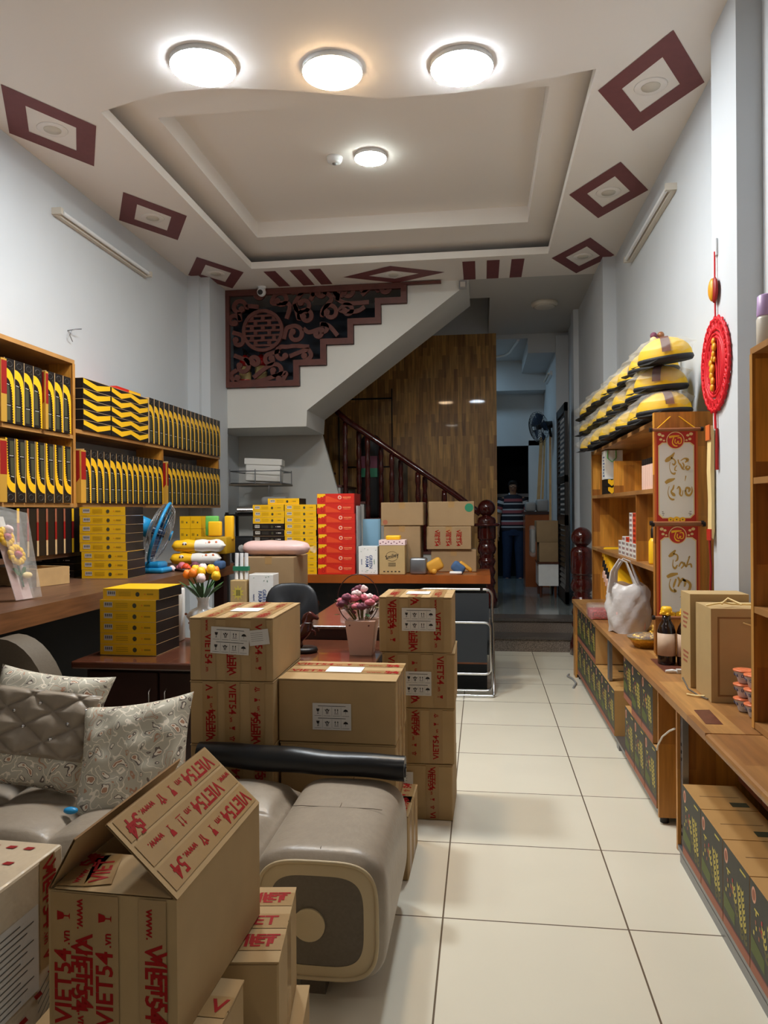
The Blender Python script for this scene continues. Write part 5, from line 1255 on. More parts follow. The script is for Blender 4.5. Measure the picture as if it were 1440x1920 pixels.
def place_fb(x, y, z, rz, label, grp, kind='yellow', sc=None):
    if kind not in FB:
        o = FB[kind] = flat_box(kind); o.location = (x, y, z); o.rotation_euler = (0, 0, rz); o['label'] = label; o['group'] = grp
    else: o = dup(FB[kind], (x, y, z), (0, 0, rz), label, grp)
    o.scale = sc or (1, 1, 1); return o
for k in range(8):
    place_fb(-2.502 + random.uniform(-0.004, 0.004) + (0.006 if k < 3 else 0), 4.35, 1.0 + 0.0562 * k, 0.03, 'flat yellow box, %s in the eight box pile on the left counter' % (nth(k + 1, 8, 'bottom one', 'top one') if k in (0, 7) else ORD[k + 1] + ' from below'), 'pile of eight yellow boxes')
for k in range(3):
    place_fb(-2.87, 4.42, 1.0 + 0.0562 * k * 0.78, -0.05, 'flat black sided box half hidden left of the eight box pile, %s of three' % ['bottom', 'middle', 'top'][k], 'three boxes behind the yellow pile', 'black', (0.98, 1, 0.77))
for k in range(6):
    place_fb(-1.905 + (0.012 if k == 5 else 0), 3.49 + (0.01 if k == 5 else 0), 0.702 + 0.0552 * k, -0.03, 'flat yellow box, %s in the six box pile on the dark desk' % (nth(k + 1, 6, 'bottom one', 'top one') if k in (0, 5) else ORD[k + 1] + ' from below'), 'pile of six yellow boxes')
o = thing('wooden_crate', 'low pale wooden crate behind the flower card on the left counter', 'crate', (-2.56, 3.88, 1.0))
b = MB(Rz(-0.25)); b.box(-0.22, 0.10, -0.02, 0.0, 0.0, 0.10, 'pale_wood'); b.box(-0.22, 0.10, 0.2, 0.22, 0.0, 0.10, 'pale_wood'); b.box(-0.22, -0.2, 0, 0.2, 0, 0.1, 'pale_wood'); b.box(0.08, 0.10, 0, 0.2, 0, 0.1, 'pale_wood'); b.box(-0.2, 0.08, 0, 0.2, 0, 0.01, 'pale_wood'); obj('planks', b, o)
# flower card in a clear sleeve
t = thing('flower_card', 'knitted yellow sunflower on a pink card in a clear sleeve at the left edge', 'flower', (-2.19, 3.30, 1.0))
M = frame((-2.18, 3.24, 1.003), (0.12, 1, 0), (-0.16, -0.22, 1))
b = world(t); b.at(b.M @ M); b.box(-0.015, 0.095, 0.0, 0.36, 0, 0.003, 'pink_film'); obj('card', b, t, 'pink card')
b = world(t); b.at(b.M @ M); b.prism([(-0.02, 0), (0.105, 0), (0.17, 0.42), (-0.02, 0.46)], 0.004, 0.05, 'film'); obj('clear_sleeve', b, t)
b = world(t); b.at(b.M @ M)
for cx, cy, r in ((0.055, 0.22, 0.05), (0.02, 0.31, 0.045)):
    for k in range(11):
        a = k * 2 * PI / 11; b.ball((cx + r * 0.72 * math.cos(a), cy + r * 0.72 * math.sin(a), 0.02), 0.019, 'tulip_yellow', 8, (1, 1, 0.6), 6)
    b.ball((cx, cy, 0.03), 0.018, 'pink_flower', 8)
b.ball((0.04, 0.345, 0.03), 0.022, 'pale_flower', 8); obj('blossoms', b, t, 'yellow knitted blossoms')
b = world(t); b.at(b.M @ M); b.tube([(0.055, 0.17, 0.01), (0.05, 0.06, 0.01)], 0.004, 'leaf', 6)
for s in (-1, 1): b.grid(lambda u, v, s=s: (0.052 + s * 0.045 * u, 0.12 + 0.035 * u + 0.018 * (v - 0.5) * math.sin(PI * u) * 2, 0.015), 6, 2, 'leaf')
obj('stem', b, t, 'green stem with two leaves')
b = world(t); b.at(b.M @ M); b.ball((0.085, 0.115, 0.02), 0.025, 'scroll_cream', 8, (1.3, 0.7, 0.5)); b.box(-0.03, 0.06, 0.36, 0.41, 0.0, 0.004, 'paper_white'); obj('bow', b, t, 'cream bow and white header')

# blue table fan
t = thing('table_fan', 'sky blue table fan turned sideways on the left counter', 'fan', (-2.22, 4.82, 1.0))
b = MB(); b.rbox(-0.11, 0.09, -0.09, 0.09, 0.0, 0.035, 'fan_blue', 0.015, 3); b.rbox(-0.07, 0.06, -0.07, 0.07, 0.03, 0.075, 'fan_blue', 0.02, 3); obj('base', b, t)
b = MB(); b.tube([(-0.02, 0, 0.06), (-0.03, 0, 0.18), (-0.05, 0, 0.28)], [0.022, 0.018, 0.022], 'grey_plastic', 10); obj('neck', b, t)
A = Vector((0.90, 0.28, -0.34)).normalized(); M = T((0.03, 0, 0.275)) @ A.to_track_quat('Z', 'Y').to_matrix().to_4x4()
b = MB(M); b.lathe([(0.03, -0.24), (0.06, -0.22), (0.07, -0.14), (0.062, -0.07)], (0, 0, 0), 'fan_blue', 20); obj('motor', b, t)
b = MB(M); R_ = 0.205
for kk in range(9):
    r = 0.03 + kk * 0.0215; z = 0.065 * math.sqrt(max(0, 1 - (r / (R_ + 0.005)) ** 2)) + 0.01
    for sg in (1, -1): b.tube([(r * math.cos(a * PI / 16), r * math.sin(a * PI / 16), sg * z) for a in range(32)], 0.0010, 'fan_cage', 4, closed=True)
for k in range(30):
    a = k * PI / 15; c_, s_ = math.cos(a), math.sin(a)
    b.tube([(r * c_, r * s_, z) for r, z in ((0.03, 0.075), (0.12, 0.062), (0.18, 0.04), (0.205, 0.012), (0.205, -0.012), (0.18, -0.04), (0.12, -0.062), (0.03, -0.075))], 0.0010, 'fan_cage', 4)
obj('cage', b, t)
b = MB(M); b.tube([((R_ + 0.003) * math.cos(a * PI / 20), (R_ + 0.003) * math.sin(a * PI / 20), 0) for a in range(40)], 0.011, 'fan_blue', 8, closed=True); b.cyl((0, 0, 0.07), (0, 0, 0.085), 0.035, 'fan_blue', n=20); obj('rim', b, t)
b = MB(M)
for k in range(3):
    a0 = k * 2 * PI / 3; b.grid(lambda u, v, a0=a0: ((0.03 + 0.15 * u) * math.cos(a0 + (v - 0.5) * (0.7 + 0.4 * u)), (0.03 + 0.15 * u) * math.sin(a0 + (v - 0.5) * (0.7 + 0.4 * u)), 0.045 * (v - 0.5)), 5, 6, 'fan_blade')
b.cyl((0, 0, -0.05), (0, 0, 0.04), 0.03, 'fan_blade'); obj('blades', b, t)

# small goods at the far end of the left counter
def rb(name, x0, x1, y0, y1, z0, z1, m, label, cat, grp=None, r=0.006, seg=2):
    b = MB(); b.rbox(x0, x1, y0, y1, z0, z1, m, r, seg); return single(name, b, label, cat, grp)
def soft_pack(x, y, z, L, rz, label):
    t = thing('tissue_pack', label, 'pack', (x, y, z), rz, 'yellow and white soft packs')
    def f(x0, x1):
        def g(u, v):
            X = x0 + (x1 - x0) * u; e = max(0.0, 1 - abs(2 * X / L) ** 14); a = v * 2 * PI
            return (X, 0.06 * math.cos(a) * (0.55 + 0.45 * e), 0.045 + 0.044 * math.sin(a) * e * (1 + 0.08 * math.sin(X * 60)))
        return g
    b = MB(); b.grid(f(-L / 2, -0.02), 10, 12, 'gold_print'); obj('yellow_half', b, t)
    b = MB(); b.grid(f(-0.02, L / 2), 10, 12, 'paper_white'); obj('white_half', b, t)
    b = MB(); b.ball((-0.09, -0.052, 0.055), 0.02, 'paper_white', 10, (1, 0.3, 1)); b.ball((-0.10, -0.058, 0.06), 0.006, 'cap_brown', 6); b.ball((-0.08, -0.058, 0.06), 0.006, 'cap_brown', 6)
    for k in range(4): b.ball((0.06 + k * 0.025, -0.05, 0.06 + 0.012 * (k % 2)), 0.009, 'lid_orange', 6, (1, 0.4, 1))
    obj('print', b, t)
soft_pack(-2.05, 5.11, 1.03, 0.36, 0.15, 'yellow and white soft tissue pack, lower of the pair on the left counter')
soft_pack(-2.03, 5.12, 1.122, 0.38, 0.15, 'yellow and white soft tissue pack, upper of the pair on the left counter')
k = 0
for r in range(4):
    for c in range(2):
        b = MB(); x = -2.275 + c * 0.085; z = 1.0 + r * 0.095; b.box(x, x + 0.082, 5.36, 5.5, z, z + 0.093, 'yellow_box'); b.box(x + 0.05, x + 0.06, 5.3595, 5.36, z + 0.04, z + 0.052, 'olive_print'); b.box(x + 0.01, x + 0.03, 5.3595, 5.36, z + 0.04, z + 0.06, 'yellow_dark')
        single('small_box', b, 'small yellow box behind the tissue packs, %s column, %s from below' % (['left', 'right'][c], ORD[r + 1]), 'box', 'small yellow boxes behind the fan')
rb('note_block', -2.06, -1.96, 5.32, 5.36, 1.23, 1.38, 'green_pack', 'bright green packet standing behind the yellow packs on the left counter', 'packet', None, 0.01)
rb('note_block', -2.02, -1.92, 5.27, 5.31, 1.23, 1.34, 'gold_print', 'bright yellow packet in front of the green packet', 'packet', None, 0.01)
rb('note_block', -1.915, -1.85, 5.33, 5.38, 1.20, 1.38, 'gold_print', 'tall narrow yellow packet at the right end of the left counter goods', 'packet', None, 0.01)
rb('tray_box', -2.10, -1.86, 5.22, 5.42, 1.10, 1.225, 'yellow_dark', 'dull yellow open carton holding the bright packets', 'box')
rb('support_box', -2.10, -1.90, 5.27, 5.42, 1.0, 1.10, 'desk_dark', 'dark box under the dull yellow carton on the left counter', 'box')
rb('cloth_pouch', -1.90, -1.83, 5.04, 5.14, 1.0, 1.06, 'blue_cloth', 'dark blue pouch at the counter end below the tissue packs', 'pouch', None, 0.02, 3)
for i, (x, y, z, s, m, lab) in enumerate(((-2.10, 4.98, 1.0, 0.05, 'pink_flower', 'small pink toy beside the blue fan base'), (-2.05, 4.93, 1.0, 0.045, 'red_print', 'small coral red toy beside the blue fan'), (-2.02, 5.02, 1.0, 0.05, 'dusk_flower', 'small purple toy right of the fan base'), (-1.99, 5.10, 1.0, 0.04, 'blue_cloth', 'small slate blue toy under the tissue packs'), (-2.14, 4.90, 1.0, 0.035, 'pale_flower', 'small pale pink toy close to the fan base'))):
    b = MB(); b.ball((x, y, z + s * 0.6), s * 0.6, m, 10); b.ball((x + s * 0.5, y - 0.01, z + s * 0.45), s * 0.44, m, 8); b.ball((x - s * 0.5, y, z + s * 0.4), s * 0.38, m, 8); single('small_toy', b, lab, 'toy', 'small colourful toys on the counter')
b = MB(); b.tube([(-1.99, 4.93, 1.012), (-1.99, 5.12, 1.012), (-2.0, 5.3, 1.012)], [0.008, 0.011, 0.008], 'white_plastic', 8); single('white_tube', b, 'thin white tube lying along the front of the counter goods', 'tube')
b = MB(); b.tube([(-2.10, 4.87, 1.012), (-2.04, 4.86, 1.012), (-2.01, 4.89, 1.012), (-2.03, 4.92, 1.012)], 0.010, 'desk_dark', 8, closed=True); single('hair_band', b, 'dark band lying at the counter edge in front of the toys', 'band')

# ================================================================== counter across the back
t = thing('wooden_counter', 'orange brown wooden counter across the shop in front of the stairs', 'counter', (-0.95, 6.1, 0))
b = world(t); b.box(-1.95, 0.06, 5.80, 6.42, 0.835, 0.90, 'bench_wood'); obj('top_board', b, t)
b = world(t); b.box(-1.93, 0.03, 5.98, 6.0, 0.0, 0.835, 'canvas_grey'); b.box(0.01, 0.03, 6.0, 6.4, 0, 0.835, 'canvas_grey'); obj('front_panel', b, t, 'dark grey front panel')
b = world(t); b.box(-1.93, 0.03, 5.84, 5.98, 0.20, 0.27, 'bench_wood'); b.box(-1.93, 0.03, 5.86, 5.98, 0.0, 0.20, 'canvas_grey'); obj('foot_board', b, t)
ZB = 0.9015
for k in range(11):
    place_fb(-1.585 + random.uniform(-0.003, 0.003), 5.83, ZB + 0.0512 * k, 0, 'flat yellow box, %s in the pile left of the red boxes' % (nth(k + 1, 11, 'bottom one', 'top one') if k in (0, 10) else ORD[k + 1] + ' from below'), 'pile of eleven yellow boxes', 'yellow', (0.87, 0.9, 0.92))
for k in range(11):
    kd = 'black' if k < 8 else 'yellow'
    place_fb(-1.852 + random.uniform(-0.003, 0.003), 5.83, ZB + 0.0512 * k, 0, 'flat %s box, %s in the pile behind the pink roll' % (kd, nth(k + 1, 11, 'bottom one', 'top one') if k in (0, 10) else ORD[k + 1] + ' from below'), 'pile of black and yellow boxes', kd, (0.87, 0.9, 0.92))
place_fb(-1.73, 5.85, ZB + 0.0512 * 11, 0, 'single flat yellow box lying across the tops of the two piles', 'single yellow box', 'yellow', (0.87, 0.9, 0.92))
rbx = thing('red_gift_box', 'x', 'box', (0, 0, 0))
b = MB(); b.box(0, 0.305, 0, 0.28, 0.0005, 0.0805, 'red_box'); b.box(0.3, 0.3055, -0.0002, 0.28, 0, 0.0805, 'red_deep'); obj('carton', b, rbx)
b = MB(); y = -0.0008
b.poly([(0.002, y, 0.078), (0.002, y, 0.045), (0.012, y, 0.052), (0.022, y, 0.044), (0.034, y, 0.056), (0.048, y, 0.052), (0.056, y, 0.064), (0.07, y, 0.066), (0.066, y, 0.078)], 'gold_print')
b.poly([(0.07, y, 0.012), (0.20, y, 0.012), (0.16, y, 0.035), (0.09, y, 0.06), (0.07, y, 0.06)], 'red_print')
b.tube([(0.045 + 0.012 * math.cos(a * PI / 6), y, 0.026 + 0.012 * math.sin(a * PI / 6)) for a in range(12)], 0.0012, 'red_deep', 4, closed=True)
b.poly([(0.185 + 0.015 * math.cos(a * PI / 8), y, 0.05 + 0.015 * math.sin(a * PI / 8)) for a in range(16)], 'pink_paper'); b.poly([(0.185 + 0.009 * math.cos(a * PI / 8), y - 0.0004, 0.05 + 0.009 * math.sin(a * PI / 8)) for a in range(16)], 'red_print')
b.quad((0.21, y, 0.046), (0.275, y, 0.046), (0.275, y, 0.055), (0.21, y, 0.055), 'lid_orange'); b.quad((0.215, y, 0.036), (0.27, y, 0.036), (0.27, y, 0.040), (0.215, y, 0.040), 'lid_orange')
obj('printed_side', b, rbx, 'printed side with yellow flames and a round seal')
for k in range(8):
    lab = 'red gift box, %s in the pile of eight red boxes' % (nth(k + 1, 8, 'bottom one', 'top one') if k in (0, 7) else ORD[k + 1] + ' from below')
    x, y, z = -1.312 + random.uniform(-0.006, 0.006), 5.83, ZB + 0.081 * k
    if k == 0: rbx.location = (x, y, z); rbx['label'] = lab; rbx['group'] = 'pile of red gift boxes'
    else: dup(rbx, (x, y, z), None, lab, 'pile of red gift boxes')
def kraft_box(x0, x1, y0, y1, z0, z1, label, extra=None, m='cardboard_dull', rz=0):
    t = thing('cardboard_box', label, 'cardboard box', ((x0 + x1) / 2, (y0 + y1) / 2, z0), rz)
    hx, hy, h = (x1 - x0) / 2, (y1 - y0) / 2, z1 - z0
    b = MB(); b.rbox(-hx, hx, -hy, hy, 0.0005, h, m, 0.004, 1, False); obj('carton', b, t)
    b = MB(); b.box(-0.025, 0.025, -hy - 0.0008, -hy, h - 0.05, h + 0.001, 'tape_clear'); b.box(-0.025, 0.025, -hy - 0.0008, hy, h + 0.0002, h + 0.0012, 'tape_clear'); obj('packing_tape', b, t)
    if extra: extra(t, hx, hy, h)
    return t
def seal_e(dx, dz, r, m):
    def f(t, hx, hy, h):
        b = MB(); b.poly([(dx * hx + r * math.cos(a * PI / 10), -hy - 0.0012, dz * h + r * math.sin(a * PI / 10)) for a in range(20)], m); obj('round_sticker', b, t)
    return f
def red_lines(t, hx, hy, h):
    for x in (-0.55, -0.05, 0.42):
        b = MB(); b.text('VIET54', frame((x * hx, -hy - 0.0015, h * 0.5), (0, 0, -1), (1, 0, 0)), 0.045, 'tape_red'); b.text('www.viet54', frame((x * hx + 0.025, -hy - 0.0015, h * 0.5), (0, 0, -1), (1, 0, 0)), 0.022, 'tape_red')
        obj('red_print', b, t, 'red VIET54 lettering')
kraft_box(-0.80, -0.50, 6.0, 6.3, ZB, 1.285, 'cardboard box on the back counter below another one, left pile behind the kraft carton')
kraft_box(-0.82, -0.475, 5.99, 6.3, 1.2865, 1.475, 'closed cardboard box on top of the left pile on the back counter', seal_e(-0.8, 0.15, 0.02, 'rust_print'))
kraft_box(-0.42, -0.05, 6.1, 6.38, ZB, 1.085, 'cardboard box at the bottom of the right pile on the back counter')
kraft_box(-0.455, -0.09, 6.08, 6.38, 1.0865, 1.275, 'cardboard box with red lettering in the middle of the right pile', red_lines)
kraft_box(-0.44, -0.065, 6.10, 6.38, 1.2765, 1.48, 'cardboard box with a round green sticker on top of the right pile', seal_e(0.78, 0.75, 0.035, 'green_accent'))
def carton(x0, x1, y0, y1, z0, z1, label, m, nm, draw):
    t = thing(nm, label, 'carton', ((x0 + x1) / 2, (y0 + y1) / 2, z0))
    b = world(t); b.rbox(x0, x1, y0, y1, z0, z1, m, 0.003, 1, False); obj('carton', b, t)
    b = world(t); draw(b, (x0 + x1) / 2, y0 - 0.0008, z0, z1); obj('print', b, t)
    return t
def green_farm(b, cx, y, z0, z1):
    h = z1 - z0; F = lambda dx, dz: frame((cx + dx, y, z0 + h * dz), (0, 0, -1), (1, 0, 0))
    b.text('GREEN', F(0.022, 0.45), 0.035, 'blue_print'); b.text('FARM', F(-0.008, 0.45), 0.035, 'blue_print'); b.text('natural', F(-0.05, 0.45), 0.016, 'blue_print')
    b.text('organic', F(0.052, 0.45), 0.014, 'green_accent')
    for k in range(12): 
        xx = cx + random.uniform(-0.06, 0.06); zz_ = z0 + h * random.choice([random.uniform(0.8, 0.95), random.uniform(0.04, 0.14)])
        b.box(xx, xx + 0.008, y - 0.0004, y, zz_, zz_ + 0.003, 'green_accent')
carton(-0.985, -0.83, 5.84, 6.0, ZB, 1.125, 'white Green Farm carton with sideways blue lettering on the back counter', 'porcelain', 'milk_carton', green_farm)
def kraft_print(b, cx, y, z0, z1):
    b.text('Smiley', frame((cx, y, z0 + 0.145), (1, 0, 0.25), (-0.25, 0, 1)), 0.042, 'print_black')
    b.tube([(cx + 0.048 * math.cos(a * PI / 12), y, z0 + 0.145 + 0.038 * math.sin(a * PI / 12)) for a in range(24)], 0.0012, 'print_black', 4, closed=True)
    for k in range(4): b.box(cx - 0.03, cx + 0.03, y - 0.0004, y, z0 + 0.09 - k * 0.008, z0 + 0.093 - k * 0.008, 'print_black')
    for k in range(5): b.box(cx - 0.07 + k * 0.03, cx - 0.055 + k * 0.03, y - 0.0004, y, z0 + 0.02, z0 + 0.028, 'print_black')
carton(-0.815, -0.61, 5.83, 6.0 - 0.02, ZB, 1.135, 'kraft carton with round black logo and pink patterned band on the back counter', 'kraft', 'kraft_carton', kraft_print)
t = [o for o in COL.objects if o.name.startswith('kraft_carton')][0]
b = world(t); b.box(-0.817, -0.608, 5.828, 5.984, 1.135, 1.175, 'pale_flower')
for k in range(9): b.box(-0.81 + k * 0.022, -0.80 + k * 0.022, 5.8272, 5.828, 1.145 + 0.012 * (k % 2), 1.153 + 0.012 * (k % 2), 'dusk_flower')
obj('patterned_band', b, t, 'pink patterned band')
rb('sponge_pack', -0.765, -0.65, 5.85, 5.95, 1.176, 1.21, 'gold_print', 'yellow pack lying on top of the kraft carton with the pink band', 'pack', None, 0.01)
rb('white_board', -0.99, -0.84, 6.10, 6.13, ZB, 1.34, 'wall_paint_blue', 'tall pale grey board standing behind the Green Farm carton', 'board', None, 0.003)
rb('wrapped_parcel', -0.575, -0.44, 5.86, 5.97, ZB, 1.03, 'steel', 'grey wrapped parcel between the kraft carton and the cloth toy', 'parcel', None, 0.015)
rb('foam_strip', -1.0, -0.992, 5.84, 6.05, ZB, 1.45, 'grey_plastic', 'thin clear sleeve standing along the right side of the red boxes', 'sleeve', None, 0.002, 1)
t = thing('cloth_toy', 'heap of ochre and blue cloth with a white sole on the back counter', 'cloth', (-0.29, 5.92, ZB + 0.002), 0)
b = MB(T((-0.06, 0, 0.0)) @ Ry(-0.5)); b.rbox(-0.06, 0.07, -0.05, 0.05, 0.02, 0.12, 'ochre', 0.025, 3); obj('ochre_cloth', b, t)
b = MB(T((0.06, 0, 0.0)) @ Ry(0.6)); b.rbox(-0.05, 0.06, -0.05, 0.04, 0.02, 0.10, 'blue_cloth', 0.025, 3); obj('blue_cloth', b, t)
b = MB(T((0.10, 0.0, 0.03)) @ Ry(0.65)); b.rbox(-0.03, 0.09, -0.02, 0.06, 0.04, 0.07, 'ochre', 0.014, 3); obj('ochre_flap', b, t)
b = MB(); b.rbox(0.03, 0.13, -0.07, -0.03, 0.0, 0.022, 'porcelain', 0.01, 3); b.rbox(-0.11, -0.07, -0.07, -0.02, 0, 0.04, 'ochre', 0.015, 3); obj('white_sole', b, t)
for k, (x0, x1, m) in enumerate(()): pass

# folded camp bed leaning at the counter
t = thing('folding_bed', 'folded camp bed with chrome tube frame and dark grey canvas leaning at the back counter', 'folding bed', (-0.12, 5.66, 0.0))
def rr(x0, x1, z0, z1, y, r=0.05):
    P = []
    for cx, cz, a0 in ((x1 - r, z1 - r, 0), (x0 + r, z1 - r, 90), (x0 + r, z0 + r, 180), (x1 - r, z0 + r, 270)):
        for k in range(5): a = math.radians(a0 + k * 22.5); P.append((cx + r * math.cos(a), y, cz + r * math.sin(a)))
    return P
b = world(t); b.tube(rr(-0.50, 0.07, 0.02, 0.80, 5.72), 0.011, 'chrome', 8, closed=True); b.box(-0.02, 0.0, 5.705, 5.735, 0.79, 0.81, 'black_box'); obj('outer_frame', b, t)
b = world(t); b.tube(rr(-0.50, 0.055, 0.012 + 0.16, 0.56, 5.62, 0.04), 0.010, 'chrome', 8, closed=True); obj('inner_frame', b, t)
b = world(t); b.tube([(0.075, 5.68, 0.55), (0.08, 5.66, 0.2), (0.08, 5.62, 0.02), (0.07, 5.60, 0.012)], 0.010, 'chrome', 8); b.tube([(-0.5, 5.60, 0.012), (0.07, 5.60, 0.012)], 0.010, 'chrome', 8); obj('legs', b, t)
b = world(t); b.box(-0.49, 0.045, 5.715, 5.725, 0.30, 0.77, 'canvas_grey'); b.box(-0.49, 0.03, 5.615, 5.625, 0.26, 0.55, 'canvas_grey'); obj('canvas', b, t, 'dark grey canvas')
# ================================================================== desk, chair and things on them
DZ = 0.70
t = thing('office_desk', 'dark reddish wooden desk behind the stacked cartons', 'desk', (-1.2, 3.6, 0))
b = world(t); b.rbox(-1.97, -0.50, 3.33, 4.02, 0.662, DZ, 'desk_wood', 0.008, 2, False); obj('desk_top', b, t)
b = world(t); b.box(-1.93, -0.55, 3.41, 3.98, 0.05, 0.662, 'desk_dark'); b.box(-1.91, -0.57, 3.43, 3.95, 0.0, 0.05, 'black_void'); obj('cabinet', b, t)
for i, (x0, x1, hx) in enumerate(((-1.91, -1.56, -1.595), (-1.55, -1.20, -1.515), (-1.19, -0.88, -0.92), (-0.87, -0.57, -0.83))):
    b = world(t); b.rbox(x0, x1, 3.392, 3.41, 0.09, 0.64, 'desk_dark', 0.004, 1, False); d = obj('door', b, t)
    b = world(t); b.tube([(hx, 3.392, 0.40), (hx, 3.372, 0.41), (hx, 3.372, 0.55), (hx, 3.392, 0.56)], 0.005, 'chrome', 8)
    h_ = obj('handle', b, d, 'chrome bar handle')
t = thing('stone_table', 'low glossy brown speckled table top with dark edge standing behind the desk', 'table', (-0.76, 4.5, 0))
mat('speckled', (98, 72, 58), 0.2, noise=0.35, nscale=70)
b = world(t); b.rbox(-1.02, -0.50, 4.03, 5.10, 0.755, 0.775, 'speckled', 0.004, 1, False); obj('table_top', b, t)
b = world(t); b.box(-1.01, -0.51, 4.04, 5.09, 0.66, 0.755, 'desk_dark'); obj('apron', b, t)
for x in (-0.98, -0.58):
    for y in (4.07, 5.02):
        b = world(t); b.box(x, x + 0.05, y, y + 0.05, 0, 0.66, 'desk_dark'); obj('leg', b, t)
t = thing('side_table', 'dark side table between the left counter and the back counter', 'table', (-1.6, 5.2, 0))
b = world(t); b.box(-1.93, -1.28, 4.78, 5.72, 0.665, 0.70, 'desk_wood'); obj('table_top', b, t)
for x in (-1.90, -1.34):
    for y in (4.81, 5.64):
        b = world(t); b.box(x, x + 0.04, y, y + 0.04, 0, 0.665, 'desk_dark'); obj('leg', b, t)
kraft_box(-1.70, -1.33, 5.12, 5.55, 0.701, 1.085, 'cardboard box on the side table below the pink film roll')
t = thing('film_roll', 'thick pink roll wrapped in clear film lying on the cardboard box', 'roll', (-1.50, 5.28, 1.087))
def rollf(u, v):
    a = v * 2 * PI; x = -0.255 + 0.51 * u; e = (1 - abs(2 * u - 1) ** 6) ** 0.5
    return (x, 0.09 * math.cos(a) * e, 0.056 + 0.055 * math.sin(a) * e * (1 + 0.04 * math.sin(x * 40 + a * 2)))
b = MB(); b.grid(rollf, 24, 16, 'pink_film'); obj('roll', b, t)
b = MB(); b.tube([(-0.27, 0.02, 0.05), (-0.25, 0, 0.055)], [0.03, 0.012], 'film', 8); b.tube([(0.25, 0, 0.05), (0.29, -0.01, 0.045)], [0.012, 0.03], 'film', 8); obj('film_ends', b, t)
carton(-1.575, -1.405, 4.86, 5.0, 0.701, 0.985, 'white Green Farm carton on the side table left of the black chair', 'porcelain', 'milk_carton', green_farm)
def splash(b, cx, y, z0, z1):
    P = []
    for k in range(20):
        r = 0.045 if k % 2 else 0.024; P.append((cx + r * math.cos(k * PI / 10), y, z0 + 0.16 + r * 1.2 * math.sin(k * PI / 10)))
    b.poly(P, 'wheat')
    for k in range(3): b.box(cx - 0.012 + 0.01 * k, cx - 0.006 + 0.01 * k, y - 0.0005, y, z0 + 0.14, z0 + 0.18, 'olive_print')
carton(-1.70, -1.59, 4.84, 4.96, 0.701, 0.945, 'kraft carton with a yellow splash beside the white carton', 'kraft', 'kraft_carton', splash)
t = thing('straw_pack', 'clear pack of white cups with a green band on the kraft carton', 'pack', (-1.64, 4.90, 0.947))
for i in range(3):
    b = MB(); b.tube([(-0.035 + i * 0.035, 0, 0.0), (-0.03 + i * 0.033, 0, 0.18)], 0.014, 'white_plastic', 8); obj('tube', b, t)
b = MB(); b.box(-0.055, 0.055, -0.018, 0.018, 0.06, 0.09, 'green_accent'); obj('band', b, t, 'green band')

t = thing('office_chair', 'black leather office chair with a rounded back behind the desk', 'chair', (-1.20, 4.50, 0))
def cb_(u, v):
    a = u * 2 * PI; r = 1.0; x = 0.175 * math.copysign(abs(math.cos(a)) ** 0.55, math.cos(a)); z = 0.22 * math.copysign(abs(math.sin(a)) ** 0.6, math.sin(a))
    k = math.sin(v * PI) ** 0.5 if 0 < v < 1 else 0
    return (x * k, 0.11 + 0.035 * (v - 0.5) * 2 - 0.05 * (abs(x) / 0.175) ** 2, 0.735 + z * k)
b = MB(); b.grid(cb_, 28, 10, 'black_leather'); obj('backrest', b, t)
b = MB(); b.rbox(-0.21, 0.21, -0.24, 0.16, 0.42, 0.50, 'black_leather', 0.035, 3); obj('seat', b, t)
b = MB(); b.cyl((0, 0, 0.08), (0, 0, 0.42), 0.025, 'chrome'); b.tube([(0, 0.1, 0.44), (0, 0.17, 0.5), (0, 0.15, 0.62)], 0.02, 'chrome', 8); obj('column', b, t)
for k in range(5):
    a = k * 2 * PI / 5 + 0.3; b = MB(); b.tube([(0, 0, 0.10), (0.22 * math.cos(a), 0.22 * math.sin(a), 0.07)], [0.025, 0.016], 'black_box', 8); l_ = obj('leg', b, t)
    b = MB(); b.ball((0.23 * math.cos(a), 0.23 * math.sin(a), 0.028), 0.027, 'black_box', 10); obj('caster', b, l_)

t = thing('tulip_vase', 'white porcelain vase with yellow and orange tulips on the dark desk', 'vase', (-1.505, 3.85, DZ))
t.scale = (1.0, 1.0, 0.84)
b = MB(); b.lathe([(0.05, 0.0), (0.055, 0.012), (0.045, 0.02), (0.062, 0.05), (0.075, 0.10), (0.075, 0.15), (0.09, 0.18), (0.07, 0.215), (0.032, 0.235), (0.028, 0.27), (0.036, 0.30)], (0, 0, 0), 'porcelain', 28); obj('vase', b, t)
b = MB()
for k in range(14):
    a = k * 2.4; z = 0.08 + 0.008 * k; r = 0.06 + 0.0025 * k
    b.ball((0.88 * (r + 0.014) * math.cos(a), 0.88 * (r + 0.014) * math.sin(a), z + 0.02), 0.008, 'scroll_cream' if k % 2 else 'rust_print', 6)
obj('relief', b, t, 'small relief flowers')
b = MB()
for k in range(11):
    a = k * 2 * PI / 11 + 0.3; L = 0.13 + 0.02 * (k % 3)
    b.grid(lambda u, v, a=a, L=L: ((0.02 + L * 0.72 * u) * math.cos(a) - 0.016 * math.sin(PI * u) * (v - 0.5) * 2 * math.sin(a), (0.02 + L * 0.72 * u) * math.sin(a) + 0.016 * math.sin(PI * u) * (v - 0.5) * 2 * math.cos(a), 0.285 + L * (0.95 * u - 0.25 * u * u)), 7, 2, 'leaf')
obj('leaves', b, t)
b = MB(); fl = []
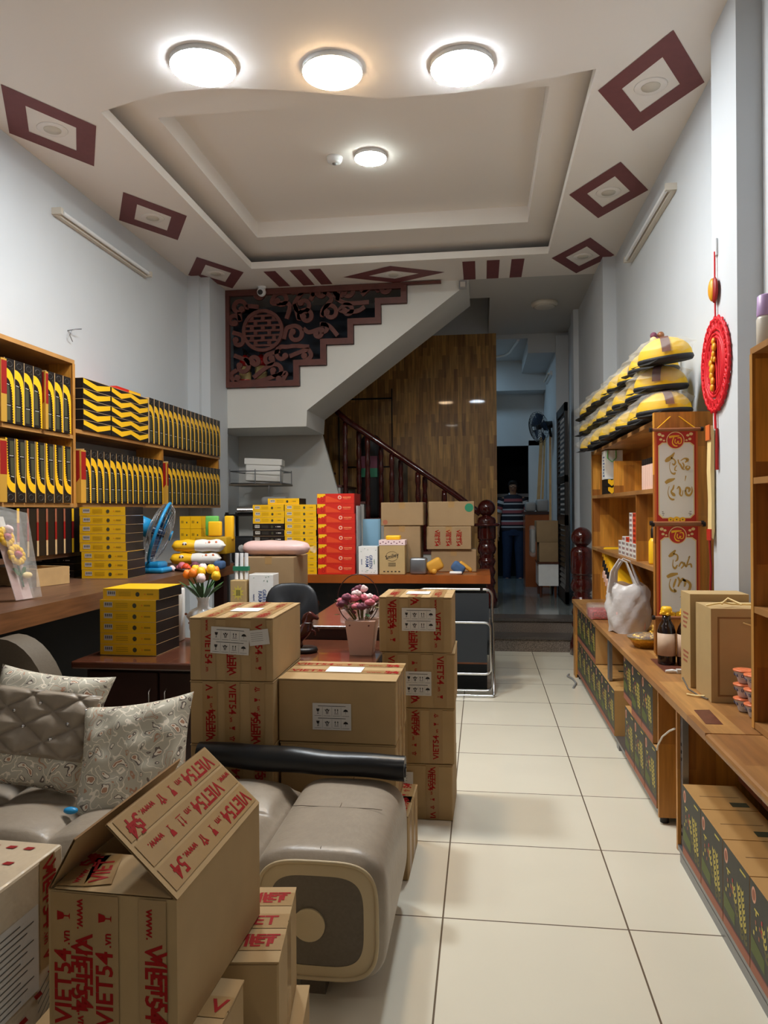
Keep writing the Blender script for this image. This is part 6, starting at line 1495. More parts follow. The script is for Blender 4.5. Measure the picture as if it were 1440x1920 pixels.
for k, (x, y, z, m) in enumerate(((-0.075, -0.03, 0.445, 'tulip_orange'), (-0.05, 0.02, 0.47, 'tulip_yellow'), (-0.035, -0.05, 0.455, 'tulip_orange'), (-0.005, 0.01, 0.48, 'pale_flower'), (0.005, -0.04, 0.462, 'tulip_yellow'), (0.045, 0.0, 0.475, 'tulip_yellow'), (0.02, -0.08, 0.425, 'pale_flower'), (0.085, -0.03, 0.435, 'tulip_yellow'), (0.05, 0.05, 0.46, 'tulip_orange'))):
    b.tube([(0, 0, 0.27), (x * 0.5, y * 0.5, 0.36), (x, y, z - 0.02)], 0.004, 'leaf', 5); fl.append((x, y, z, m))
obj('stems', b, t)
for x, y, z, m in fl:
    b = MB()
    b.lathe([(0.006, -0.026), (0.02, -0.018), (0.026, 0.0), (0.022, 0.018), (0.012, 0.03)], (x, y, z), m, 12)
    for k in range(3):
        a = k * 2 * PI / 3; b.ball((x + 0.010 * math.cos(a), y + 0.010 * math.sin(a), z + 0.008), 0.018, m, 8, (0.8, 0.8, 1.5))
    obj('tulip', b, t)
t = thing('tissue_box', 'small white box standing behind the tulip vase', 'box', (-1.70, 3.92, DZ)); b = MB(); b.rbox(-0.05, 0.05, -0.04, 0.04, 0, 0.29, 'porcelain', 0.01); obj('body', b, t); b = MB(); b.box(-0.03, 0.03, -0.0415, -0.04, 0.2, 0.29, 'label_grey'); obj('panel', b, t)

t = thing('horse_statue', 'dark brown carved rearing horse statue on the desk behind the cartons', 'statue', (-0.895, 3.66, DZ))
t.scale = (1.1, 1.1, 1.0)
b = MB(); b.lathe([(0.055, 0), (0.06, 0.01), (0.055, 0.025)], (0, 0, 0), 'black_box', 20); obj('base', b, t)
hj = [(-0.02, 0, 0.07, 0.026), (0.0, 0, 0.105, 0.030), (0.012, 0, 0.135, 0.024), (0.016, 0, 0.165, 0.017), (0.028, 0, 0.188, 0.016), (0.055, 0, 0.175, 0.011), (0.066, 0, 0.165, 0.009),
      (-0.028, -0.012, 0.055, 0.016), (-0.010, -0.014, 0.04, 0.009), (-0.018, -0.014, 0.025, 0.006), (-0.034, 0.012, 0.055, 0.016), (-0.025, 0.014, 0.04, 0.009), (-0.032, 0.014, 0.025, 0.006),
      (0.03, -0.012, 0.115, 0.010), (0.052, -0.012, 0.105, 0.006), (0.048, -0.012, 0.085, 0.005), (0.032, 0.012, 0.12, 0.010), (0.058, 0.012, 0.12, 0.006), (0.062, 0.012, 0.10, 0.005), (-0.045, 0, 0.065, 0.009), (-0.055, 0, 0.03, 0.006),
      (0.022, -0.008, 0.205, 0.004), (0.022, 0.008, 0.205, 0.004)]
he = [(0, 1), (1, 2), (2, 3), (3, 4), (4, 5), (5, 6), (0, 7), (7, 8), (8, 9), (0, 10), (10, 11), (11, 12), (2, 13), (13, 14), (14, 15), (2, 16), (16, 17), (17, 18), (0, 19), (19, 20), (4, 21), (4, 22)]
hb_ = skin_body('body', hj, he, 'lacquer', t)
b = MB(); b.tube([(0.016, 0, 0.20), (0.002, 0, 0.185), (-0.006, 0, 0.16), (-0.008, 0, 0.13)], [0.004, 0.010, 0.010, 0.004], 'lacquer', 8); obj('mane', b, t)
b = MB(); b.tube([(0.016 + 0.021 * math.cos(a * PI / 6), 0.021 * math.sin(a * PI / 6), 0.150) for a in range(12)], 0.002, 'steel', 5, closed=True); obj('collar', b, t, 'silver collar')

t = thing('flower_basket', 'pink square paper pot with dried pink and white flowers and a wire hoop', 'flower pot', (-0.60, 3.66, DZ))
b = MB(); vs = [(-0.055, -0.055, 0), (0.055, -0.055, 0), (0.055, 0.055, 0), (-0.055, 0.055, 0), (-0.075, -0.075, 0.17), (0.075, -0.075, 0.17), (0.075, 0.075, 0.17), (-0.075, 0.075, 0.17)]
b.add(vs, [(0, 3, 2, 1), (0, 1, 5, 4), (1, 2, 6, 5), (2, 3, 7, 6), (3, 0, 4, 7), (4, 5, 6, 7)], 'pink_paper')
for s in (-0.05, 0.045): b.cyl((s, -0.084, 0.15), (s, -0.075, 0.15), 0.004, 'maroon_paint', n=8)
obj('pot', b, t)
b = MB(); b.tube([(0.105 * math.cos(a * PI / 20) - 0.02, 0, 0.27 + 0.125 * math.sin(a * PI / 20)) for a in range(40)], 0.0025, 'desk_dark', 5, closed=True); obj('hoop', b, t, 'thin dark wire hoop')
random.seed(3)
for k in range(34):
    a = random.uniform(0, 2 * PI); r = 0.10 * math.sqrt(random.random()); z = 0.31 - 0.6 * r + random.uniform(-0.02, 0.03)
    x, y = r * math.cos(a) - 0.01, r * math.sin(a); m = random.choice(['pink_flower', 'pink_flower', 'pale_flower', 'dusk_flower'])
    b = MB(T((x, y, z))); b.ball((0, 0, 0), 0.022, m, 8, (1.25, 1.0, 0.75), 6); b.ball((0.004, -0.006, 0.006), 0.013, m, 7, (1, 1, 1.1), 6)
    b.at(Matrix()); b.tube([(x * 0.4, y * 0.4, 0.17), (x, y, z)], 0.002, 'leaf_dry', 4); obj('blossom', b, t)
b = MB()
for k in range(60):
    a = random.uniform(0, 2 * PI); r = 0.115 * math.sqrt(random.random()); z = 0.20 + random.uniform(0, 0.06)
    b.at(T((r * math.cos(a) - 0.01, r * math.sin(a), z)) @ Rz(a) @ Ry(random.uniform(-1, 0.4))); b.grid(lambda u, v: (0.035 * u, 0.012 * math.sin(PI * u) * (v - 0.5) * 2, 0), 4, 2, random.choice(['leaf_dry', 'leaf', 'dusk_flower', 'desk_dark']))
obj('foliage', b, t)['kind'] = 'stuff'
rb('clear_cup', -0.80, -0.74, 4.10, 4.16, 0.777, 0.86, 'film', 'clear plastic cup on the speckled table beside the pink pot', 'cup', None, 0.012)

# ================================================================== cartons with printed tape
def icon(b, M, s, k, m):
    """small handling symbol in a square of side s"""
    P = lambda pts: b.add([M @ Vector((x * s, y * s, 0)) for x, y in pts], [tuple(range(len(pts)))], m)
    if k == 0:   # glass
        P([(-0.22, 0.32), (0.22, 0.32), (0.14, 0.02), (0.03, -0.04), (0.03, -0.25), (0.16, -0.32), (-0.16, -0.32), (-0.03, -0.25), (-0.03, -0.04), (-0.14, 0.02)])
    elif k == 1:  # hands
        P([(-0.32, 0.2), (-0.2, 0.25), (-0.04, -0.05), (-0.04, -0.34), (-0.12, -0.34), (-0.14, -0.05)]); P([(0.32, 0.2), (0.2, 0.25), (0.04, -0.05), (0.04, -0.34), (0.12, -0.34), (0.14, -0.05)]); P([(-0.1, 0.1), (0.1, 0.1), (0.1, 0.3), (-0.1, 0.3)])
    elif k == 2:  # this side up
        for x in (-0.16, 0.16): P([(x - 0.03, -0.2), (x + 0.03, -0.2), (x + 0.03, 0.15), (x + 0.1, 0.15), (x, 0.34), (x - 0.1, 0.15), (x - 0.03, 0.15)])
        P([(-0.28, -0.32), (0.28, -0.32), (0.28, -0.27), (-0.28, -0.27)])
    else:        # umbrella
        P([(-0.32, -0.02), (-0.22, 0.2), (0, 0.3), (0.22, 0.2), (0.32, -0.02)]); P([(-0.02, -0.02), (0.02, -0.02), (0.02, -0.3), (-0.02, -0.3)])
def _tw(s):
    vs = text_geo(s)[0]; return max(v.x for v in vs) - min(v.x for v in vs)
def tape(b, o, u, v, L, w=0.06, seed=0, size=0.030, lift=0.0009, icons=True, strip=True):
    """strip of clear brown tape printed in red; o = start, u along, v across"""
    u = Vector(u).normalized(); v = Vector(v).normalized(); n = u.cross(v); o = Vector(o) + n * lift
    if strip: b.quad(o - v * w / 2, o + u * L - v * w / 2, o + u * L + v * w / 2, o + v * w / 2, 'tape_clear')
    rs = random.Random(seed); size = size * 1.55; p = rs.uniform(0.0, 0.02)
    seq = ['VIET54', '.vn', 'i', 'i', 'www.'] if icons else ['VIET54', '.vn', 'www.']; k = rs.choice([0, 0, 0, 4 if icons else 2])
    while p < L - 0.012:
        s = seq[k % len(seq)]; k += 1; big = s == 'VIET54'
        if s == 'i': wd = size * 0.85
        else: wd = _tw(s) * size * (1.0 if big else 0.5)
        if p + wd > L - 0.003:
            done = False
            for s2 in ('VIET', '54', 'VI', 'V'):
                wd = _tw(s2) * size
                if p + wd <= L - 0.003: s, big, done = s2, True, True; break
            if not done: break
        c = o + u * (p + wd / 2) + n * 0.0006
        if s == 'i': icon(b, frame(c, u, v), size * 0.85, k % 3, 'tape_red')
        else: b.text(s, frame(c if big else c - v * (0.1 * size), u, v), size * (1.0 if big else 0.5), 'tape_red')
        if big and rs.random() < 0.45: b.text(s, frame(c + u * 0.009 + v * rs.choice([-1, 1]) * 0.010 + n * 0.0002, u, v), size * 0.96, 'tape_red')
        p += wd + 0.007
def label_sheet(b, M, w, h):
    P = lambda x0, x1, y0, y1, z, m: b.add([M @ Vector(p) for p in ((x0, y0, z), (x1, y0, z), (x1, y1, z), (x0, y1, z))], [(0, 1, 2, 3)], m)
    P(-w / 2, w / 2, -h / 2, h / 2, 0.0, 'label_grey')
    for r in range(2):
        cy = h * (0.20 if r == 0 else -0.26)
        P(-w * 0.36, w * 0.36, cy + h * 0.185, cy + h * 0.205, 0.0005, 'print_black')
        for c in range(4):
            cx = w * (-0.36 + 0.24 * c); icon(b, M @ T((cx, cy, 0.0006)), h * 0.30, [0, 1, 2, 3][c], 'print_black')
            P(cx - w * 0.09, cx + w * 0.09, cy - h * 0.175, cy - h * 0.165, 0.0005, 'print_black')
            if c < 3: P(cx + w * 0.118, cx + w * 0.122, cy - h * 0.2, cy + h * 0.16, 0.0005, 'print_black')
def carton_box(name, label, cx, cy, z, w, d, h, rz, deco, m='cardboard', group='shipping cartons printed with red tape'):
    """closed carton; deco(b_tape(), ...) adds its tape and labels in box coordinates, front is -y"""
    t = thing('shipping_carton', label, 'cardboard box', (cx, cy, z), rz, group)
    b = MB(); x0, x1, y0, y1 = -w / 2, w / 2, -d / 2, d / 2
    b.rbox(x0, x1, y0, y1, 0.0005, h - 0.004, m, 0.004, 1, False)
    b.box(x0 - 0.001, x1 + 0.001, y0 - 0.001, -0.002, h - 0.004, h, m); b.box(x0 - 0.001, x1 + 0.001, 0.002, y1 + 0.001, h - 0.004, h, m); obj('carton', b, t)
    if deco: deco(t, w, d, h)
    return t
def front_tapes(xs, seed, flip=False, top=True, sz=0.030, ztop=None, z0=0.004):
    def f(t, w, d, h):
        for i, x in enumerate(xs):
            b = MB(); x = x * w / 2
            if (i + seed) % 2: tape(b, (x, -d / 2 - 0.001, h - 0.004), (0, 0, -1), (1, 0, 0), h - 0.008, seed=seed + i, size=sz)
            else: tape(b, (x, -d / 2 - 0.001, z0), (0, 0, 1), (-1, 0, 0), h - 0.008, seed=seed + i, size=sz)
            if top: tape(b, (x, -d / 2, h), (0, 1, 0), (-1, 0, 0), d, seed=seed + i + 9, size=sz, lift=0.0012)
            obj('printed_tape', b, t, 'brown tape printed VIET54 in red')
    return f
def sheet(dx, dz, w_, h_, rot=0.0, plain=False):
    def f(t, w, d, h):
        b = MB(); M = frame((dx * w / 2, -d / 2 - 0.0038, dz * h), (math.cos(rot), 0, math.sin(rot)), (-math.sin(rot), 0, math.cos(rot)))
        if plain:
            b.add([M @ Vector(p) for p in ((-w_ / 2, -h_ / 2, 0.0012), (w_ / 2, -h_ / 2, 0.0012), (w_ / 2, h_ / 2, 0.0012), (-w_ / 2, h_ / 2, 0.0012))], [(0, 1, 2, 3)], 'label_grey')
            for k in range(5): b.add([M @ Vector(p) for p in ((-w_ * 0.4, h_ * (0.3 - 0.13 * k), 0.0016), (w_ * 0.2, h_ * (0.3 - 0.13 * k), 0.0016), (w_ * 0.2, h_ * (0.32 - 0.13 * k), 0.0016), (-w_ * 0.4, h_ * (0.32 - 0.13 * k), 0.0016))], [(0, 1, 2, 3)], 'box_grey')
        else: label_sheet(b, M, w_, h_)
        obj('handling_label', b, t, 'grey white label with handling symbols' if not plain else 'small tilted address label')
    return f
def top_paper(dx, dy, w_, d_):
    def f(t, w, d, h):
        b = MB(); b.box(dx - w_ / 2, dx + w_ / 2, dy - d_ / 2, dy + d_ / 2, h + 0.002, h + 0.003, 'paper_white'); obj('paper_sheet', b, t, 'white paper sheet')
    return f
def top_tapes(ys_, seed, sz=0.034):
    def f(t, w, d, h):
        for i, y in enumerate(ys_):
            b = MB(); tape(b, (-w / 2, y * d / 2, h), (1, 0, 0), (0, 1, 0), w, seed=seed + i, size=sz, lift=0.0012)
            obj('printed_tape', b, t, 'brown tape printed VIET54 in red')
    return f
def many(*fs):
    def f(t, w, d, h):
        for g in fs: g(t, w, d, h)
    return f
def side_tapes(seed, ys_, right=True):
    def f(t, w, d, h):
        for i, y in enumerate(ys_):
            b = MB(); tape(b, (w / 2 + 0.001, y * d / 2, 0.004), (0, 0, 1), (0, 1, 0), h - 0.008, seed=seed + i, size=0.028); obj('printed_tape', b, t, 'brown tape printed VIET54 in red')
    return f
# column A, left: four layers
A_ = dict(w=0.335, d=0.48, h=0.246)
for k, (lab, dc) in enumerate((('shipping carton at the very bottom of the left column behind the sofa', front_tapes((-0.5, 0.1, 0.7), 3)), ('shipping carton second from the floor in the left column behind the sofa', front_tapes((-0.5, 0.1, 0.7), 5)),
                               ('shipping carton just above the black roll in the left column', front_tapes((-0.52, 0.02, 0.62), 12, sz=0.026)), ('shipping carton with label, on top of the left column beside the tulip vase', many(front_tapes((-0.55, 0.05, 0.66), 21, sz=0.026), sheet(-0.02, 0.64, 0.155, 0.105, -0.05), sheet(0.68, 0.70, 0.08, 0.06, 0.12, True), top_paper(0.0, -0.02, 0.12, 0.10))))):
    carton_box('a', lab, -0.985, 3.035, 0.25 * k + 0.0, A_['w'], A_['d'], A_['h'] + 0.003, 0.02, dc)
# column B: three layers
carton_box('b', 'shipping carton on the floor right of the sofa arm, below the big cartons', -0.525, 2.975, 0.0, 0.48, 0.33, 0.247, -0.02, many(front_tapes((0.85,), 31), side_tapes(7, (-0.5, 0.3)), top_tapes((0.0,), 3)))
carton_box('b', 'shipping carton behind the black roll, between floor and the big wide carton', -0.572, 3.03, 0.25, 0.465, 0.33, 0.247, 0.0, many(top_tapes((-0.3,), 4), side_tapes(9, (-0.4, 0.4))))
carton_box('b', 'wide shipping carton with a white sheet on top, in front of the desk', -0.572, 3.03, 0.5, 0.472, 0.34, 0.25, -0.01, many(top_tapes((-0.12, 0.62), 42, 0.036), sheet(-0.08, 0.42, 0.155, 0.105), top_paper(-0.0, 0.01, 0.15, 0.10), side_tapes(13, (-0.5, 0.0, 0.5))))
# column C: four layers
for k, (lab, dc, dx) in enumerate((('shipping carton on the floor at the bottom of the right column by the aisle', many(front_tapes((0.45,), 51, top=False, sz=0.022), sheet(-0.35, 0.68, 0.09, 0.09, 0, True)), 0.0), ('shipping carton second from the floor in the right column by the aisle', front_tapes((-0.1, 0.5), 55, sz=0.024), 0.004),
                               ('shipping carton third from the floor in the right column, label half hidden', many(front_tapes((-0.75, -0.1, 0.6), 61, sz=0.028), sheet(0.0, 0.45, 0.12, 0.11)), 0.010), ('shipping carton with centred label, on top of the right column by the aisle', many(front_tapes((-0.62, -0.02, 0.60), 71, sz=0.028), sheet(0.10, 0.60, 0.155, 0.105), top_paper(-0.0, 0.0, 0.11, 0.11)), 0.0))):
    carton_box('c', lab, -0.305 + dx, 3.535, 0.2545 * k, 0.333, 0.33, 0.2535, (-0.02, 0.015, 0.0, -0.015)[k], dc)

# ================================================================== sofa
random.seed(11)
t = thing('sofa', 'taupe leather sofa with quilted seat and a rounded end block on short feet', 'sofa', (-1.2, 2.4, 0))
def armsec(u, off=0.0):
    """cross-section of the end block in x-z, u in 0..1 around"""
    a = u * 2 * PI; hx, hz = 0.20 - off, 0.192 - off
    cx_, cz_ = -0.475, 0.252
    c, s = math.cos(a), math.sin(a); ex = 0.50
    return (cx_ + hx * math.copysign(abs(c) ** ex, c), cz_ + hz * math.copysign(abs(s) ** ex, s))
def armf(u, v):
    e = 0.0
    if v < 0.08: e = 0.035 * (1 - math.sqrt(1 - (1 - v / 0.08) ** 2))
    if v > 0.92: e = 0.035 * (1 - math.sqrt(1 - ((v - 0.92) / 0.08) ** 2))
    x, z = armsec(u, e)
    s = 0.0025 * math.cos(min(1, abs(v - 0.55) * 30) * PI / 2) + 0.0022 * math.cos(min(1, abs(x + 0.45) * 60) * PI / 2) if z > 0.3 else 0
    return (x, 2.06 + 0.62 * v, z - s)
b = world(t); b.grid(armf, 72, 40, 'leather'); b.poly([armf(i / 72, 1) for i in range(72)], 'leather'); obj('end_block', b, t)
b = world(t)
ring = [armsec(i / 60, 0.028) for i in range(60)]; inn = [armsec(i / 60, 0.064) for i in range(60)]
for i in range(60):
    j = (i + 1) % 60; b.add([(ring[i][0], 2.058, ring[i][1]), (ring[j][0], 2.058, ring[j][1]), (inn[j][0], 2.053, inn[j][1]), (inn[i][0], 2.053, inn[i][1])], [(0, 1, 2, 3)], 'leather_piping', True)
b.tube([(x, 2.056, z) for x, z in [armsec(i / 60, 0.026) for i in range(60)]], 0.006, 'leather_piping', 6, closed=True)
obj('front_border', b, t, 'pale leather border')
b = world(t); b.poly([(x, 2.0545, z) for x, z in inn][::-1], 'leather_dark')
obj('front_panel', b, t, 'dark woven end panel')
b = world(t); b.cyl((-0.497, 2.056, 0.240), (-0.497, 2.048, 0.240), 0.047, 'leather_piping', n=32); obj('round_badge', b, t, 'pale leather disc')
b = world(t)
b.tube([(-0.47, 2.09 + k * 0.03, 0.4425) for k in range(20)], 0.0012, 'stitch', 4); b.tube([(-0.63 + k * 0.03, 2.385, 0.4425 if 0 < k < 10 else 0.44) for k in range(11)], 0.0012, 'stitch', 4)
obj('seams', b, t)
def seatf(u, v):
    x = -1.97 + (-0.675 + 1.97) * u; y = 2.12 + 0.60 * v
    q = abs(math.sin((x + 0.7) / 0.165 * PI / 2 * 1.0)) * abs(math.sin((y - 2.12) / 0.15 * PI / 2))
    e = min(1, min(u * 25, (1 - u) * 25, v * 14, (1 - v) * 14)); 
    return (x, y, 0.34 + 0.04 * e ** 0.5 + 0.05 * (q ** 0.45 if q > 0 else 0) * min(1, e))
b = world(t); b.grid(seatf, 130, 60, 'leather')
obj('quilted_seat', b, t)
b = world(t); b.rbox(-1.97, -0.68, 2.12, 2.72, 0.10, 0.36, 'leather', 0.02, 2); obj('base', b, t)
for x in (-0.54, -1.93):
    for y in (2.12, 2.60):
        b = world(t); b.box(x, x + 0.075, y, y + 0.06, 0.0, 0.105, 'leather_dark'); obj('foot', b, t)
def backf(u, v):
    a = PI * u; rr_ = 0.9
    x = -1.86 + 0.26 * math.cos(a); z = 0.52 + 0.40 * math.sin(a) ** 0.8
    return (x, 2.86 + 0.10 * (v - 0.5) * 2 * 1.0, z)
b = world(t)
pts = [(-1.97 + 0.24 * math.cos(PI * i / 20), 0.50 + 0.40 * math.sin(PI * i / 20)) for i in range(21)] + [(-2.21, 0.12), (-1.73, 0.12)]
b.prism(pts, 2.80, 2.93, 'leather_dark', 'XZ', True); obj('headrest', b, t, 'dark rounded back section')
b = world(t); b.rbox(-1.97, -1.50, 2.62, 2.80, 0.36, 0.76, 'leather', 0.07, 4); obj('back_cushion', b, t)
# cushions
def cushion(name, label, M, s, depth, bands):
    t = thing('throw_cushion', label, 'cushion', M.translation, 0, 'satin cushions on the sofa'); L = M.copy(); L.translation = Vector((0, 0, 0))
    def f(sgn):
        def g(u, v):
            x, y = 2 * u - 1, 2 * v - 1
            px = s * x * (1 - 0.10 * (1 - x * x) * 0 - 0.09 * (1 - abs(y)) ** 0 * (1 - y * y) * abs(x) ** 2)
            py = s * y * (1 - 0.09 * (1 - x * x) * abs(y) ** 2)
            th = depth * ((1 - x ** 4) * (1 - y ** 4)) ** 0.55
            wr = 0.004 * math.sin(x * 9 + y * 5) + 0.003 * math.sin(y * 13 - x * 4)
            return (px, py, sgn * (th + wr * th / depth))
        return g
    b = MB(L); b.grid(f(1), 36, 36, 'brocade'); b.grid(f(-1), 36, 36, 'brocade'); obj('cover', b, t)
    if bands:
        def q(u, v):
            g = f(1); vv = 0.27 + 0.55 * v; x, y, z = g(0.02 + 0.96 * u, vv)
            d1 = ((u * 2.4 + v * 2.2) % 1.0); d2 = ((u * 2.4 - v * 2.2) % 1.0); w_ = min(abs(math.sin(d1 * PI)), abs(math.sin(d2 * PI)))
            e = min(1, min(v, 1 - v) * 20)
            return (x, y, z + 0.003 + 0.024 * w_ ** 0.5 * e)
        b = MB(L); b.grid(q, 80, 60, 'leather'); obj('quilted_band', b, t, 'quilted taupe leather band with stitched diamonds')
        b = MB(L); g = f(1)
        for (u, v) in ((0.78, 0.56), (0.68, 0.42), (0.50, 0.70), (0.42, 0.5), (0.30, 0.62), (0.55, 0.30), (0.9, 0.68)):
            x, y, z = g(u, v); b.ball((x, y, z + 0.012), 0.008, 'chrome', 8)
        obj('studs', b, t, 'small shiny studs')
    return t
# first cushion leans on the back, second leans in front of the cartons
M1 = frame((-1.60, 2.50, 0.63), (1, 0.12, -0.12), (0.14, 0.42, 1.0)); cushion('c1', 'brocade cushion with a quilted leather band leaning at the left end of the sofa', M1, 0.215, 0.055, True)
M2 = frame((-1.215, 2.45, 0.555), (1, 0.10, 0.14), (-0.10, 0.42, 1.0)); cushion('c2', 'pale floral brocade cushion leaning on the sofa between the other cushion and the roll', M2, 0.203, 0.055, False)
b = MB(); b.ball((-1.365, 2.30, 0.425), 0.016, 'fan_blue', 10, (1.6, 1, 0.7)); single('blue_clip', b, 'small light blue object on the sofa seat between the cushions', 'clip')
# black roll
t = thing('black_roll', 'long roll of black vinyl lying across the sofa in front of the cartons', 'roll', (-0.75, 2.74, 0.447))
def rf(u, v):
    a = v * 2 * PI; x = -1.08 + 0.80 * u
    r = 0.047 * (1 + 0.05 * math.sin(x * 9 + 2 * a) + 0.04 * math.sin(x * 23 - a))
    return (x, 2.735 - (x + 1.3) * 0.10 + r * math.cos(a), 0.492 + r * math.sin(a) * 0.95)
b = world(t); b.grid(rf, 60, 20, 'black_vinyl'); b.poly([rf(0, i / 20) for i in range(20)], 'black_vinyl'); b.poly([rf(1, i / 20) for i in range(20)], 'black_vinyl'); obj('roll', b, t)
b = world(t); b.tube([(-0.279, 2.633 + 0.008 * k * math.cos(k), 0.492 + 0.008 * k * math.sin(k)) for k in range(5)], 0.004, 'black_leather', 5); obj('rolled_edge', b, t)

# ================================================================== cartons in the foreground
def tan_print(b, L, w_, seed, o, u, v): tape(b, o, u, v, L, w=w_, seed=seed)
# N3 and N4 carry the open carton
carton_box('n', 'plain shipping carton on the floor under the printed one, in front of the sofa end', -0.545, 1.665, 0.0, 0.24, 0.32, 0.209, 0.12, None)
carton_box('n', 'narrow printed shipping carton between the open carton and the sofa end block', -0.555, 1.665, 0.2105, 0.20, 0.31, 0.25, 0.13, many(top_tapes((-0.55, 0.0, 0.62), 81, 0.034), side_tapes(19, (0.1,))))
carton_box('n', 'carton standing on the floor below the open carton, lowest in the foreground', -0.66, 1.36, 0.0, 0.34, 0.20, 0.235, 0.0, None)
carton_box('n', 'printed carton top just below the open carton at the bottom of the picture', -0.66, 1.355, 0.2365, 0.345, 0.19, 0.228, 0.0, many(top_tapes((0.1,), 91, 0.034)))
# the open carton
t = thing('open_carton', 'large open cardboard carton with raised printed flaps in the foreground', 'cardboard box', (-0.660, 1.475, 0.466), -0.035)
w_, d_, h_ = 0.25, 0.44, 0.262; x0, x1, y0, y1 = -w_ / 2, w_ / 2, -d_ / 2, d_ / 2; th = 0.004
b = MB(); b.box(x0, x1, y0, y1, 0, th, 'cardboard'); b.box(x0, x1, y0, y0 + th, th, h_, 'cardboard'); b.box(x0, x1, y1 - th, y1, th, h_, 'cardboard'); b.box(x0, x0 + th, y0 + th, y1 - th, th, h_, 'cardboard'); b.box(x1 - th, x1, y0 + th, y1 - th, th, h_, 'cardboard'); obj('carton', b, t)
def flap(o, u, v, L, W_, nm, tapes, bend=0.0, lab=None):
    """panel hinged at o along u, free edge in direction v"""
    u = Vector(u).normalized(); v = Vector(v).normalized(); n = u.cross(v).normalized(); o = Vector(o); M = frame(o, u, v)
    b = MB(M); f = lambda s: (lambda a, c: (a * L, c * W_, s * 0.002 + bend * math.sin(a * PI)))
    b.grid(f(1), 10, 4, 'cardboard', False); b.grid(f(-1), 10, 4, 'cardboard', False)
    b.at(M); 
    for e0, e1 in (((0, 0), (1, 0)), ((0, 1), (1, 1)), ((0, 0), (0, 1)), ((1, 0), (1, 1))):
        pass
    b.box(0, L, W_ - 0.001, W_ + 0.001, -0.002 , 0.002, 'cardboard_edge') if bend == 0 else None
    fo = obj(nm, b, t, lab)
    for (a, c, du, dv, LL, seed, sg) in tapes:
        b = MB(M); tape(b, (a * L, c * W_, 0.0024 * sg), (du, dv, 0), (-dv * sg, du * sg, 0), LL, w=0.052, seed=seed, size=0.030); obj('printed_tape', b, fo, 'red printed tape')
    return fo
# right flap: hinged on the right edge, leaning inward; printed side up (outer side)
flap((x1, y0, h_), (0, 1, 0), (-0.74, 0.03, 0.66), d_, 0.185, 'right_flap', [(0.985, 0.20, -1, 0, 0.42, 101, 1), (0.985, 0.52, -1, 0, 0.42, 107, 1), (0.985, 0.84, -1, 0, 0.42, 104, 1)], 0.0, 'raised right flap with red print')
flap((x0, y0, h_), (0, 1, 0), (0.46, 0.05, 0.86), d_, 0.105, 'left_flap', [], 0.0, 'raised left flap')
flap((x0 + 0.01, y0, h_ + 0.001), (1, 0, 0), (0, 1, -0.02), w_ - 0.02, 0.15, 'front_flap', [(0.0, 0.5, 0.75, 0.2, 0.0, 121, 1)], 0.0, 'front flap folded inwards')
flap((x1 - 0.01, y1, h_ - 0.002), (-1, 0, 0), (0, -1, 0.1), w_ - 0.02, 0.12, 'rear_flap', [], 0.0)
b = MB()
tape(b, (-0.04, y0 + 0.02, h_ + 0.004), (-0.35, 1, 0), (-1, -0.35, 0), 0.12, w=0.05, seed=130, size=0.030, icons=False)
tape(b, (-0.09, y0 + 0.01, h_ + 0.004), (-0.1, 1, 0), (-1, -0.1, 0), 0.13, w=0.05, seed=133, size=0.030, icons=False)
obj('printed_tape', b, t, 'red printed tape')
for i, (x, sd, sg) in enumerate(((-0.094, 141, 1), (-0.055, 144, -1), (-0.012, 147, 1), (0.080, 150, -1))):
    b = MB()
    if sg > 0: tape(b, (x, y0 - 0.0005, 0.01), (0, 0, 1), (-1, 0, 0), h_ - 0.012, w=0.052, seed=sd, size=0.030, lift=0.001 + 0.0004 * i)
    else: tape(b, (x, y0 - 0.0005, h_ - 0.002), (0, 0, -1), (1, 0, 0), h_ - 0.012, w=0.052, seed=sd, size=0.030, lift=0.001 + 0.0004 * i)
    obj('printed_tape', b, t, 'red printed tape')
b = MB(); b.grid(lambda u, v: (x0 + 0.03 + 0.15 * u, 0.02 + 0.16 * v, h_ - 0.03 + 0.02 * math.sin(u * 9) * math.cos(v * 7)), 8, 8, 'film', False); obj('film_liner', b, t, 'crumpled clear film')
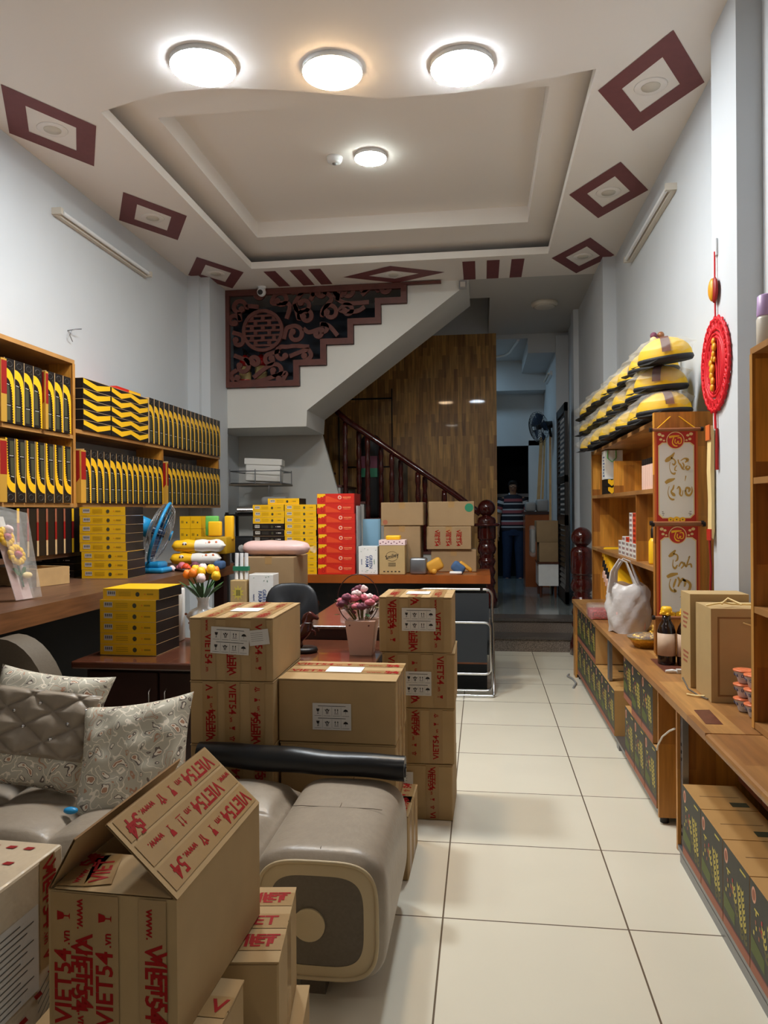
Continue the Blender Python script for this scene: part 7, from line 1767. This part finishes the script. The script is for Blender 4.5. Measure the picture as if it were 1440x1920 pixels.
# tall wrapped carton at the lower left corner
t = thing('wrapped_carton', 'large carton wrapped in clear film with shipping papers at the lower left corner', 'cardboard box', (-1.115, 1.19, 0.0), -0.04)
mat('wrapped_card', (204, 186, 160), 0.2, noise=0.06, nscale=9, bump=0.35, bscale=16)
b = MB(); b.rbox(-0.225, 0.225, -0.27, 0.27, 0.0005, 0.722, 'wrapped_card', 0.006, 2, False); obj('carton', b, t)
b = MB(); X = 0.2262
for (y0_, y1_, z0_, z1_, m) in ((0.06, 0.185, 0.47, 0.64, 'label_grey'), (-0.24, 0.13, 0.12, 0.44, 'paper_white')): b.quad((X, y0_, z0_), (X, y1_, z0_), (X, y1_, z1_), (X, y0_, z1_), m)
for k in range(13): b.quad((X + 0.0004, 0.07, 0.48 + 0.012 * k), (X + 0.0004, 0.13 + 0.02 * (k % 3), 0.48 + 0.012 * k), (X + 0.0004, 0.13 + 0.02 * (k % 3), 0.4825 + 0.012 * k), (X + 0.0004, 0.07, 0.4825 + 0.012 * k), 'box_grey')
obj('shipping_papers', b, t, 'grey and white shipping papers')
b = MB()
for k in range(9):
    for zz_ in (0.30, 0.06): b.quad((X + 0.001, 0.24 - 0.045 * k, zz_ + 0.022 * (8 - k)), (X + 0.001, 0.22 - 0.045 * k, zz_ + 0.022 * (8 - k)), (X + 0.001, 0.212 - 0.045 * k, zz_ + 0.012 + 0.022 * (8 - k)), (X + 0.001, 0.232 - 0.045 * k, zz_ + 0.012 + 0.022 * (8 - k)), 'tape_red')
for k in range(22): b.quad((X + 0.001, 0.25 - 0.012 * k * 0.5, 0.50 - 0.018 * k), (X + 0.001, 0.18, 0.46 - 0.018 * k), (X + 0.001, 0.18, 0.463 - 0.018 * k), (X + 0.001, 0.25 - 0.012 * k * 0.5, 0.503 - 0.018 * k), 'box_grey')
b.text('FRAGILE', frame((X + 0.001, 0.235, 0.60), (0, 0, -1), (0, 1, 0)), 0.05, 'tape_red') if False else None
tape(b, (0.225, 0.215, 0.72), (0, 0, -1), (0, 1, 0), 0.22, w=0.05, seed=160, size=0.030); obj('side_print', b, t, 'red dashes and lettering')
b = MB()
for r in range(3):
    for k in range(10): b.quad((-0.20 + k * 0.04, 0.10 + r * 0.065, 0.7235), (-0.182 + k * 0.04, 0.10 + r * 0.065, 0.7235), (-0.178 + k * 0.04, 0.112 + r * 0.065, 0.7235), (-0.196 + k * 0.04, 0.112 + r * 0.065, 0.7235), 'tape_red')
b.text('VIET54', frame((0.03, 0.14, 0.7235), (1, 0, 0), (0, 1, 0)), 0.04, 'tape_red'); icon(b, frame((0.14, 0.14, 0.7235), (1, 0, 0), (0, 1, 0)), 0.06, 0, 'tape_red')
obj('top_print', b, t, 'red print on the lid')
